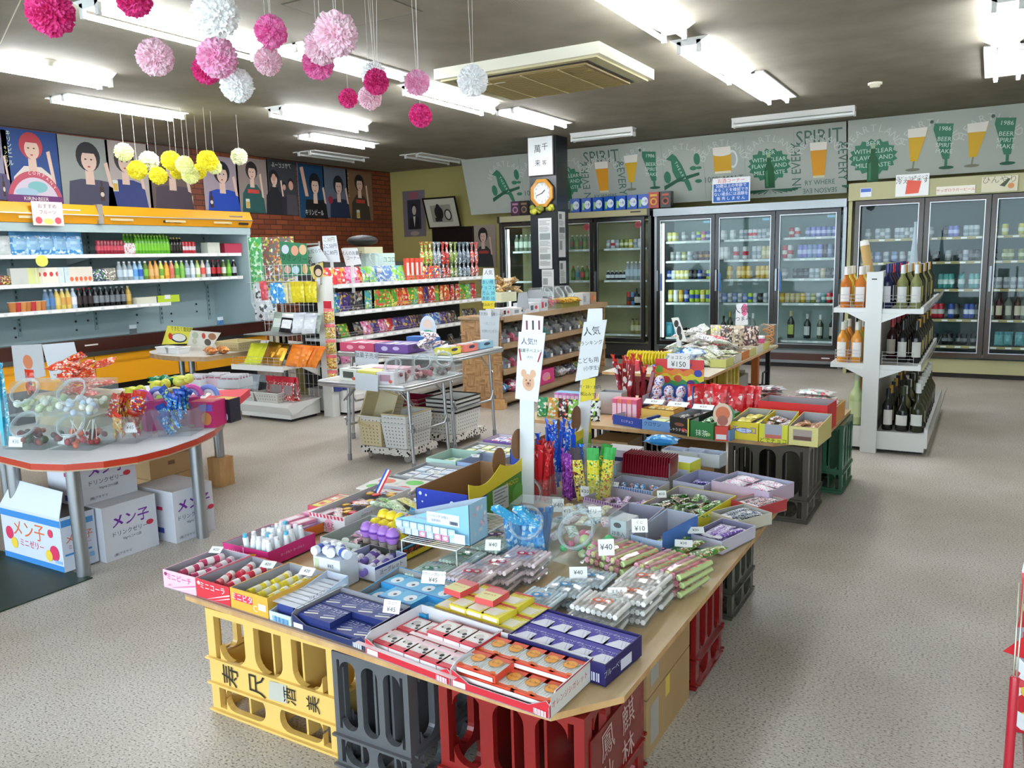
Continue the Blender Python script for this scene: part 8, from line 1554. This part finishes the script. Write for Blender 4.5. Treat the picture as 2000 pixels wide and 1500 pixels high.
# wine shelf bottles
OJ=wine('cd88838:.55','#e4e0dc','ge8e4dc',.3,.04);OJ2=wine('gd08a30','#e4e0dc','gd8d8c8',.3,.04);YJ=wine('gcdc850','#d8d0a0','gd8d4c0',.3,.038);RW=wine('g141214','#d8d4cc','g1c1c1e',.31,.038);WW=wine('ca8ac70:.5','#dcdcd8','gd8dcdc',.31,.038);BWc=wine('g1c2048','#dcdce0','g20286c',.32,.038);GW=wine('g20241c','#c8b860','gc89838',.31,.038);BIG=wine('gb8c890','#c4d09c','gb8b8a0',.42,.055,.5);BO=wine('gd09040','#d8a048','gc8b890',.42,.055,.5);RC=wine('g3a1018','#d8c8b8','gb82838',.31,.038)
LEDGE=.0
def wrow(z,xs,ys,seq,place):
    k=0
    for j,y in enumerate(ys):
        for i,x in enumerate(xs):
            me,w=seq[k % len(seq)];k+=1
            if me:tag(put(me,'wine_bottle',None,(x,y,z+.0005),rz=jit(.2)),'%s, %s in %s row, %s' % (w,nth(i),rown(j,len(ys)),place),'bottle','bottles: '+place)
wrow(1.075,(-.92,-.82),(6.5,6.62,6.74,6.86),[(OJ,'white labelled orange juice bottle'),(OJ,'white labelled orange juice bottle'),(YJ,'pale yellow juice bottle'),(YJ,'pale yellow juice bottle')],'top left shelf')
wrow(1.07,(-.64,-.54,-.45),(6.5,6.68,6.86,7.04,7.22,7.4,7.58,7.76,7.94),[(BWc,'dark bottle with a blue cap'),(WW,'clear white wine bottle'),(WW,'clear white wine bottle'),(BWc,'dark bottle with a blue cap'),(GW,'dark bottle with a gold cap'),(GW,'dark bottle with a gold cap'),(RC,'dark bottle with a red cap'),(WW,'clear white wine bottle'),(RW,'dark red wine bottle')],'top right shelf')
wrow(.665,(-.93,-.83),(6.5,6.62,6.8),[(OJ2,'orange juice bottle'),(OJ2,'orange juice bottle'),(OJ2,'orange juice bottle'),(YJ,'pale juice bottle')],'middle left shelf')
wrow(.66,(-.62,-.53,-.44),(6.62,6.8,7.0,7.2,7.4,7.6,7.8,8.0),[(None,''),(RW,'white labelled red wine bottle'),(RW,'white labelled red wine bottle'),(RC,'red capped wine bottle'),(RW,'dark red wine bottle'),(GW,'wine bottle with a yellow label')],'middle right shelf')
wrow(.19,(-.95,-.82)[1:],(6.52,6.68),[(BIG,'large pale green liqueur bottle'),(BO,'large orange liqueur bottle')],'bottom left shelf')
tag(put(BIG,'wine_bottle',None,(-.85+.0,6.36+.0,.19-.0)),'large pale green liqueur bottle at the very front left','bottle') if 0 else None
GS=wine('g10140f','#d8d8d4','g2c3420',.33,.048,.45);GS2=wine('g282c14','#d8dcd8','gd4d8d4',.36,.048,.45)
wrow(.166,(-.6,-.5,-.4),(6.5,6.68,6.86,7.04,7.22,7.4,7.58,7.76),[(RW,'dark wine bottle'),(GS,'fat dark sparkling wine bottle'),(GS2,'silver headed green wine bottle'),(GW,'dark bottle with a gold cap'),(WW,'clear green wine bottle'),(GS2,'silver headed green wine bottle')],'bottom right shelf')
t=thing('paper_bag_tube','tan paper wrapped tube leaning on the top left wine shelf','bottle bag',(-.78,6.98,1.076));B(RY(-.18)).lathe([(.035,0),(.035,.46)],'#b8985f',n=10).lathe([(.036,.46),(.03,.5)],'#d8d8d4',n=10).obj('wrapped_tube',t)
t=thing('glass_bottle','slim pale blue glass bottle on the top right wine shelf','bottle',(-.6,8.2,1.07));B().lathe([(.04,0),(.035,.3),(.01,.6),(.012,.66)],'cc8d8e0:.5',n=12).obj('glass_body',t)
# round edged table at the left
TR_=.58
O=[(-4.6,2.2),(-4.27,2.12),(-3.96,2.10),(-3.78,2.16),(-3.66,2.28),(-3.6,2.42),(-3.6,2.6),(-3.66,2.82),(-3.76,3.02),(-3.95,3.25),(-4.2,3.46),(-4.5,3.75),(-4.78,4.03),(-5.2,4.2),(-5.7,4.0),(-5.95,3.5),(-5.9,2.8),(-5.4,2.4),(-5.0,2.25)]
t=thing('display_table','white display table with a red curved edge and chrome legs','table',(-4.6,3.0,0));q=TR(4.6,-3.0,0)
B(q).prism(O,TR_-.04,TR_-.002,'#c8a070',side='#b8a080').obj('tabletop',t)
B(q).prism([(x*1.0,y) for x,y in O],TR_-.0019,TR_,'#d4d4d6',side='#d4d4d6').obj('laminate_top',t)
n=len(O);cc_=Vector((-4.7,3.0));out=[Vector(p)+(Vector(p)-cc_).normalized()*.004 for p in O]
B(q).add([(p.x,p.y,TR_-.032) for p in out]+[(p.x,p.y,TR_-.001) for p in out],[(i,(i+1) % n,n+(i+1) % n,n+i) for i in range(n)],'gb83a24').obj('red_edge',t)
for x,y,z0_ in ((-4.36,2.22,0),(-3.79,2.2,0),(-3.73,2.86,0),(-4.52,3.66,.2),(-5.5,3.8,0),(-5.6,2.8,0)):B(q).lathe([(.033,z0_),(.033,TR_-.04)],'m#a8acb0',TR(x,y,0),n=16).obj('leg',t)
b=B().box(-.06,-.06,0,.06,.06,.199,'pine');t=thing('wooden_block','wooden block under one chrome leg of the red edged table','block',(-4.52,3.66,0));b.obj('block',t)
for i,(u,lv) in enumerate(((0,0),(1,0),(0,1),(1,1))):
    x,y=-4.34+.25*u,2.36+.1*u;jar('clear tilted jar of %s, %s jar of the %s tier' % (('dark red sweets','lollipops with white sticks','pale green sweets','white and blue sweets')[i],('left','right')[u],('lower','upper')[lv]),(x,y+.02*lv,TR_+.172*lv),.35,(['g5a1820','g8a4030','g404830'],['ga01c28','gd86038','g6a1c20'],['gd8e0b8','ge8ece0','gc8d8a8'],['ge4e8ee','gc8d4e8','ge8e8d8'])[i],w=.24,d=.24,h=.17,ring=.075)
for i in range(9):B_=1;rnd=random.Random(i);put(B(TR(-4.09+rnd.uniform(-.07,.07),2.44+rnd.uniform(-.05,.05),TR_+.02) @ RY(rnd.uniform(-.8,.8)) @ RX(rnd.uniform(-.5,.5))).tube([(0,0,0),(0,0,.12)],.0025,'#e8e8e4',5).ball((0,0,-.0),.013,'gb02030',6).mesh('lollipop'),'lollipop');tag(COL.objects[-1],'red lollipop with a white stick, %s in the lower right jar' % nth(i),'lollipop','red lollipops')
bunch('candy_stick','long turquoise candy stick','candy stick','turquoise candy sticks',(-4.50,2.28,TR_+.002),6,.42,['g48b8d0','p58c0d8,e8f4f8,3a90c0:40'],.02,.022,.03,21,'the bunch left of the jars')
bunch('candy_stick','long purple candy stick','candy stick','long purple sticks',(-4.58,2.25,TR_+.002),5,.4,['p6a3a70,b888b8,402048:40'],.02,.022,.04,22,'the bunch at the left edge')
def bagful(lab,x,y,cols,n,seed,head,w=.07):
    t=thing('clear_box',lab,'container',(x,y,TR_),.5);B().add([(-.09,-.09,0),(.09,-.09,0),(.09,.09,0),(-.09,.09,0),(-.11,-.11,.15),(.11,-.11,.15),(.11,.11,.15),(-.11,.11,.15)],[(0,3,2,1),(0,1,5,4),(1,2,6,5),(2,3,7,6),(3,0,4,7)],'cf0f2f4:.08').obj('box_wall',t)
    rnd=random.Random(seed)
    for i in range(n):a=i/n;tag(put(pouch(w,.13,cols[i % len(cols)],head,.02),'snack_bag',None,(x+rnd.uniform(-.06,.06),y+rnd.uniform(-.06,.06),TR_+.002+.16*a),rot=(rnd.uniform(-.4,.4),rnd.uniform(-.6,.6),rnd.uniform(-.8,1))),'%s, %s' % (lab.split(' box ')[0].replace('clear','small'),ORD[i]),'snack bag',lab)
bagful('clear gold and red packet box on the red edged table',-3.98,2.63,['pd8a030,e8c858,b83020,f0e8d8:40','pc83028,f0e8d8,3858a8,e0b040:40'],16,4,'gc83828');bagful('clear bright blue packet box on the red edged table',-3.86,2.88,['p2a80cc,80c8ec,1c4aa8,e8f0e0:40','p1c58b0,60b0e4,c8d850:40'],16,7,'g2450a8')
t=box_on('sweets_carton','magenta pink carton with fruit print by the curved red edge','carton',V3(-3.95,3.0),V3(-3.80,3.06),.14,.15,'#c01c68',z=TR_,art=(('e',.4,-.3,.4,.5,'#d88848','F'),('r',-.1,.3,.9,.8,'#7060c0','F'),('r',-.9,-.9,-.6,-.75,'#58a848','F'),('r',-.8,-.7,.8,.9,'#d87870','T')));t=box_on('sweets_carton','black carton with orange figures behind the magenta one','carton',V3(-3.96,3.17),V3(-3.83,3.2),.1,.14,'#1c1c2c',z=TR_,art=(('e',0,-.2,.3,.6,'#c07848','F'),('e',-.6,.3,.15,.15,'#c8d4e8','F'),('e',.6,-.5,.15,.3,'#c8d4e8','F'),('r',-.9,-.9,.9,.9,'#d8b040','T')))
rc={'ored':['pe04828,f08858,f8e8d8,d83018:35','pd83c28,e8e8e0,f0a040:35']}
for i in range(22):rnd=random.Random(50+i);tag(put(packet(.09,.13,rc['ored'][i % 2],.035),'snack_bag',None,(-4.72+rnd.uniform(-.22,.22),2.85+rnd.uniform(-.12,.12),TR_+.18+.009*i),rot=(rnd.uniform(-.5,.5),rnd.uniform(-.5,.5),i)),'orange red wrapped cracker, %s of the heap' % (ORD[i] if i<20 else 'twenty-'+ORD[i-20]),'snack bag','heap of orange red wrapped crackers')
box_on('sweets_carton','plain carton carrying the heap of orange red crackers','carton',V3(-4.98,2.7),V3(-4.48,2.7),.32,.18,'#b8a888',z=TR_)
for i,(c,w,x,y,z_) in enumerate((('g1f7a50','dark green',-4.37,3.12,.2),('g1f7a50','second dark green',-4.28,3.13,.2),('gd8d848','yellow green',-4.37,2.95,.16),('gdcd84c','bright yellow',-4.2,3.0,.2),('gd8dc60','pale yellow',-4.12,3.1,.22),('p2c1c14,8a3020,c8a040:30','dark',-4.2,3.13,.16))):tag(put(cached(('tw',c),lambda:B().ball((0,0,.03),.045,c,8,sz=.8).prism([(-.06,-.02),(.06,-.03),(.07,.02),(-.05,.03)],.05,.056,c).ball((.05,.02,.045),.03,c,6).mesh('twist_pack')),'twist_pack',None,(x,y,TR_+z_)),'%s ribbon wrapped sweet pack behind the clear jars' % w,'sweet pack')
box_on('sweets_carton','lime green basket like box behind the clear jars','carton',V3(-4.4,2.85),V3(-4.1,2.85),.3,.16,'#9ac438',z=TR_)
for i in range(5):
    tag(put(cached(('rg',i % 3),lambda:B(RX(PI/2)).tube([(.055*math.cos(a*PI/8),.055*math.sin(a*PI/8),0) for a in range(9)],.014,('gd858a8','g7890d8','ge8d890')[i % 3],8).tube([(.03*math.cos(a*PI/8),.03*math.sin(a*PI/8),0) for a in range(9)],.012,('gb8a8e8','ge8e8f0','ge8a8c8')[i % 3],8).mesh('rainbow_candy')),'rainbow_candy',None,(-4.14+.055*i,2.85+.07*i,TR_+.17+.01*(i % 2)),rz=.5),'pastel rainbow shaped candy, %s behind the gold packets' % nth(i),'candy','pastel rainbow candies')
box_on('sweets_carton','pink carton under the rainbow candies','carton',V3(-4.08,2.82),V3(-3.98,3.12),.1,.165,'#c84890',z=TR_)
for i,(px,py,c,lab) in enumerate(((340,745,'#c8c8cc','grey and white tray of cards near the back of the red edged table'),(378,742,'#d0b8c4','pinkish tray of cards next to the grey one'),(415,745,'#c4ccd0','pale tray of cards at the back corner'))):
    p=UZ(px,py+22,TR_);q_=tray('carton_tray',lab,'carton',(p.x-.12,p.y+.15,TR_),(p.x+.05,p.y+.2,TR_),.2,.07,c,'#b0b0b4',z=TR_);inside(q_,'sweets_packet',carton(.05,.012,.09,'#d8d8dc','#e8e0e4',(),(),front=('#c8889c','','')),3,4,.006,'upright white card packet','card packet','packets: '+lab[:22],ORD[i]+' back tray',mx=.01)
box_on('sweets_carton','red dotted long carton at the back corner of the red edged table','carton',V3(-4.38,3.42),V3(-4.2,3.56),.5,.05,'#c83040',z=TR_,art=(('e',-.5,0,.1,.3,'#e8a0b0','F'),('e',.2,.3,.1,.3,'#e8a0b0','F'),('r',.6,-1,1,1,'#6a2c88','F')))
for lab,y,quad,c,li in (('crumpled white foil sheet reading ¥45 behind the orange red heap',3.1,((82,673),(143,668),(160,735),(100,742)),'#c8cacc',(('¥45',.6,.2,.05,'#3a3a3e'),('うまいか',.6,.4,.035,'#3a3a3e'))),('white and grey card with an orange drawing behind the orange red heap',3.12,((22,675),(80,672),(88,735),(30,745)),'#b8b8b8',())):
    panel('price_board',lab,y,quad,c,li,((.5,.5,.06,.05,'#c87850'),) if not li else (),foot=TR_)
tag(put(pouch(.1,.16,'pc83820,e0c040,2c1c18:20','gc83820',.04),'snack_bag',None,(-5.08,2.75,TR_+.16)),'red and yellow snack packet at the left edge of the picture','snack bag')
box_on('sweets_carton','dark carton at the left edge of the red edged table','carton',V3(-5.3,2.6),V3(-5.0,2.6),.3,.16,'#2a2c38',z=TR_)
for lab,px,z,tx,w,h,rz,tl in (('price card reading ¥30 in front of the lower left jar',(30,873),TR_+.01,('¥30',),.11,.07,.3,.2),('price card reading ¥15 in front of the lower right jar',(125,868),TR_+.01,('¥15',),.1,.07,.3,.2),('price card reading ¥45 on the gold packets',(254,845),TR_+.05,('¥45',),.1,.07,.5,.2),('price card reading ¥45 on the blue packets',(330,830),TR_+.05,('¥45',),.1,.07,.5,.2)):
    card(lab,px,z,tx,w,h,rz,tl)
tag(B(TR(-4.45,1.55,0)).box(-.73,-.65,0,.73,.65,.006,'darkmat').obj('floor_mat',None),'dark green rubber mat on the floor at the left edge','mat')
COL.objects[-1].location=(0,0,0)
def mbox(lab,x0,x1,y0,y1,z,h,face):
    t=thing('storage_carton',lab,'carton',(x1,(y0+y1)/2,z));W=(y1-y0)/2;B().box(x0-x1,-W,0,0,W,h,'#ced0d8').obj('carton_body',t)
    if face:B(TR(.0006,0,h*.5) @ RIGHT).text('メン子',0,.05,.075,'#5a1c8c').text('メン子',.003,.053,.072,'#7a2ca0').text('ドリンクゼリー',-.01,-.012,.03,'#2c2c54').ell(.11,.0,.022,.014,'#c82c48').text('90g×6コ×12袋',0,-.045,.018,'#5a5a68').text('(株)アキヤマ',-.06,-h*.5+.025,.018,'#3a3a4a').obj('printed_panel',t)
    B(TR((x0-x1)/2,-W-.0006,h*.5) @ FRONT).rect(.02,.03,.07,.05,'#b83058').rect(.01,-.1,.07,-.07,'#3a4aa0').obj('side_print',t)
    return t
mbox('white carton with purple lettering standing on the floor between two chrome legs',-4.15,-3.85,2.36,2.67,0,.29,1);mbox('white carton with purple lettering stacked on top under the table',-4.25,-3.98,2.33,2.66,.291,.235,1);mbox('white carton with purple lettering, farthest right under the table',-4.1,-3.77,2.72,2.98,0,.29,1)
t=thing('storage_carton','open white and blue carton with orange and pink fruit print','carton',(-4.17,2.17,.007));B().box(-.27,0,0,.27,.18,.28,'#cdd3e0',top='#5a5248').obj('carton_body',t)
B().add([(-.27,0,.28),(.27,0,.28),(.24,.05,.40),(-.22,.06,.41),(-.27,.003,.28),(.27,.003,.28),(.24,.053,.40),(-.22,.063,.41)],[(0,1,2,3),(7,6,5,4),(2,3,7,6),(0,3,7,4),(1,5,6,2)],'#d0d6e2').obj('flap',t)
B(TR(0,-.0006,.14) @ FRONT).rect(-.27,.09,.27,.125,'#3a86cc').rect(-.27,-.14,.27,-.11,'#3a86cc').text('メン子',-.02,.03,.1,'#e06a28').text('ミニゼリー',.0,-.04,.045,'#d83848').ell(-.2,.0,.035,.035,'#d8305c').ell(-.16,-.05,.03,.03,'#e8c840').ell(.2,-.05,.04,.04,'#d8305c').ell(.15,-.07,.03,.03,'#e8c840').ell(.18,.05,.022,.022,'#d83858').rect(.2,-.1,.26,-.085,'#8ab8e0').obj('printed_panel',t)
B(TR(.2706,.09,.14) @ RIGHT).rect(-.085,.09,-.0,.125,'#3a86cc').rect(.02,.08,.08,.11,'#4a90cc').text('メン子',.0,.02,.05,'#e06a28').text('ミニゼリー',.0,-.02,.025,'#d83848').rect(-.08,-.06,.06,-.05,'#3a86cc').rect(.0,-.1,.07,-.075,'#8ab8e0').obj('side_print',t)
for i,(x,y,w,d,z,h,lab) in enumerate(((-4.95,3.35,.7,.35,0,.14,'big flat brown carton at the bottom under the red edged table'),(-4.95,3.35,.68,.34,.141,.13,'big flat brown carton on top of the other one'))):box_on('storage_box',lab,'box',V3(x-w/2,y-d/2),V3(x+w/2,y-d/2),d,h,'cardboard',z=z,art=(('r',-.2,.1,.1,.5,'#7a5a40','R'),))
# oval table by the orange showcase
t=thing('oval_table','grey topped oval table with a wooden edge by the showcase','table',(-6.95,5.8,0));q=TR(6.95,-5.8,0)
B(q).prism([(-7.58,5.5),(-7.5,5.3),(-7.3,5.16),(-7.0,5.08),(-6.7,5.06),(-6.44,5.14),(-6.42,6.5),(-6.9,6.62),(-7.35,6.5),(-7.55,6.1)],.6,.645,'#c8c4bc',side='shelfwood').obj('tabletop',t)
for x,y in ((-6.85,5.3),(-7.4,5.6),(-6.6,6.3)):B(q).lathe([(.03,0),(.03,.6)],'m#8a8e92',TR(x,y,0),n=14).obj('leg',t)
panel('price_board','yellow hot pot poster card on the oval table',5.55,((327,636),(376,640),(366,671),(316,673)),'#d8d048',(('できたて雪見鍋',.6,.85,.05,'#3a3420'),),((.6,.35,.13,.05,'#2a2c50'),(.6,.38,.11,.04,'#dcdcd4'),(.25,.45,.035,.035,'#c83828')))
panel('price_board','white card with small food pictures on the oval table',5.5,((373,645),(431,650),(414,678),(365,674)),'#d4d0c4',(),((.2,.7,.05,.035,'#a8b098'),(.5,.7,.03,.03,'#c04838'),(.8,.7,.06,.035,'#9a6a48'),(.25,.3,.04,.03,'#b8b8a0'),(.75,.3,.05,.035,'#5a5248')))
for i,x in enumerate((-6.98,-6.83)):basket('white_bowl','shallow white plastic dish, %s on the oval table' % nth(i),x-.15,5.25,.646,.2,.14,.06,'gdedede',holes=False,cat='dish',part='dish_body')
for i in range(2):tag(put(packet(.1,.2,'pb86830,e0a850,7a3818:20',.07),'bread_pack',None,(-6.55+.05*i,5.3+.1*i,.65),rz=1.2),'brown bread in a clear bag, %s on the oval table' % nth(i),'bread')
basket('wicker_basket','cream wicker basket with packets at the right end of the oval table',-6.62,5.7,.646,.35,.3,.09,'gc8b888')
for i in range(4):tag(put(wine(('g3c3420','g14120f','g14120f','g2a1c14')[i],'#c8b898',('g2c2c1c','g141414','g6a1c1c','g8a6a30')[i],.24,.035),'sauce_bottle',None,(-6.54+.09*i if i<2 else-6.58+.09*(i-2),6.1+.12*(i>1),.646)),'dark sauce bottle, %s behind the wicker basket' % nth(i),'bottle','dark sauce bottles')
for i,(x,y,w,h,c,lab) in enumerate(((-7.0,6.1,.3,.25,'cardboard','brown box on the floor under the oval table'),(-7.3,5.9,.2,.3,'#b8b8b4','pale box with black print under the oval table'),(-6.65,6.75,.5,.4,'#8a7a48','large olive brown carton behind the oval table leg'))):box_on('storage_box',lab,'box',V3(x-w/2,y),V3(x+w/2,y),.3,h,c,z=0)
# right edge of the picture
t=thing('snack_rack','rack of red and white packets cut off by the right edge','rack',(.62,2.75,0));B().box(-.02,-.3,0,.3,.3,.06,'g8a1820').box(.25,-.3,.06,.27,.3,1.1,'#c8c8c4').obj('rack_frame',t)
xR=UY(1992,1100,2.75).x
t.location.x=xR+.06
for i in range(6):tag(put(pouch(.2,.17,('pc82030,e8e8e8,d8c040:10','pe8eaec,8a9098,c83040:10')[i % 2],None,.05),'snack_bag',None,(xR+.1,2.66,.07+.165*i),rz=.1),'%s packet cut by the right edge, %s' % (('red','white')[i % 2],nth(i,a='from bottom')),'snack bag')
t=thing('red_ribbon','small red ribbon tail sticking out at the right edge','ribbon',UY(1985,1250,2.5));B(FRONT).poly([(-.03,-.04),(.03,.03),(.06,.0),(.02,-.05),(.005,-.035)],'gd01c28').poly([(.02,-.05),(.06,0),(.03,.03),(-.03,-.04)][::-1],'gd01c28').obj('ribbon_tail',t)
p=UY(1969,1500,2.45);p1=UY(1968,1135,2.45)
t=thing('tongs_stick','slim metal stick with a long red handle standing at the right edge','stick',(p.x,2.45,0));zt=p1.z
B().lathe([(.012,0),(.012,zt*.55),(.009,zt*.56)],'gc02838',n=10).obj('red_handle',t);B().tube([(-.004,0,zt*.56),(-.005,0,zt),(.005,0,zt),(.004,0,zt*.56)],.0025,'m#c8c4b0',6).obj('metal_loop',t)
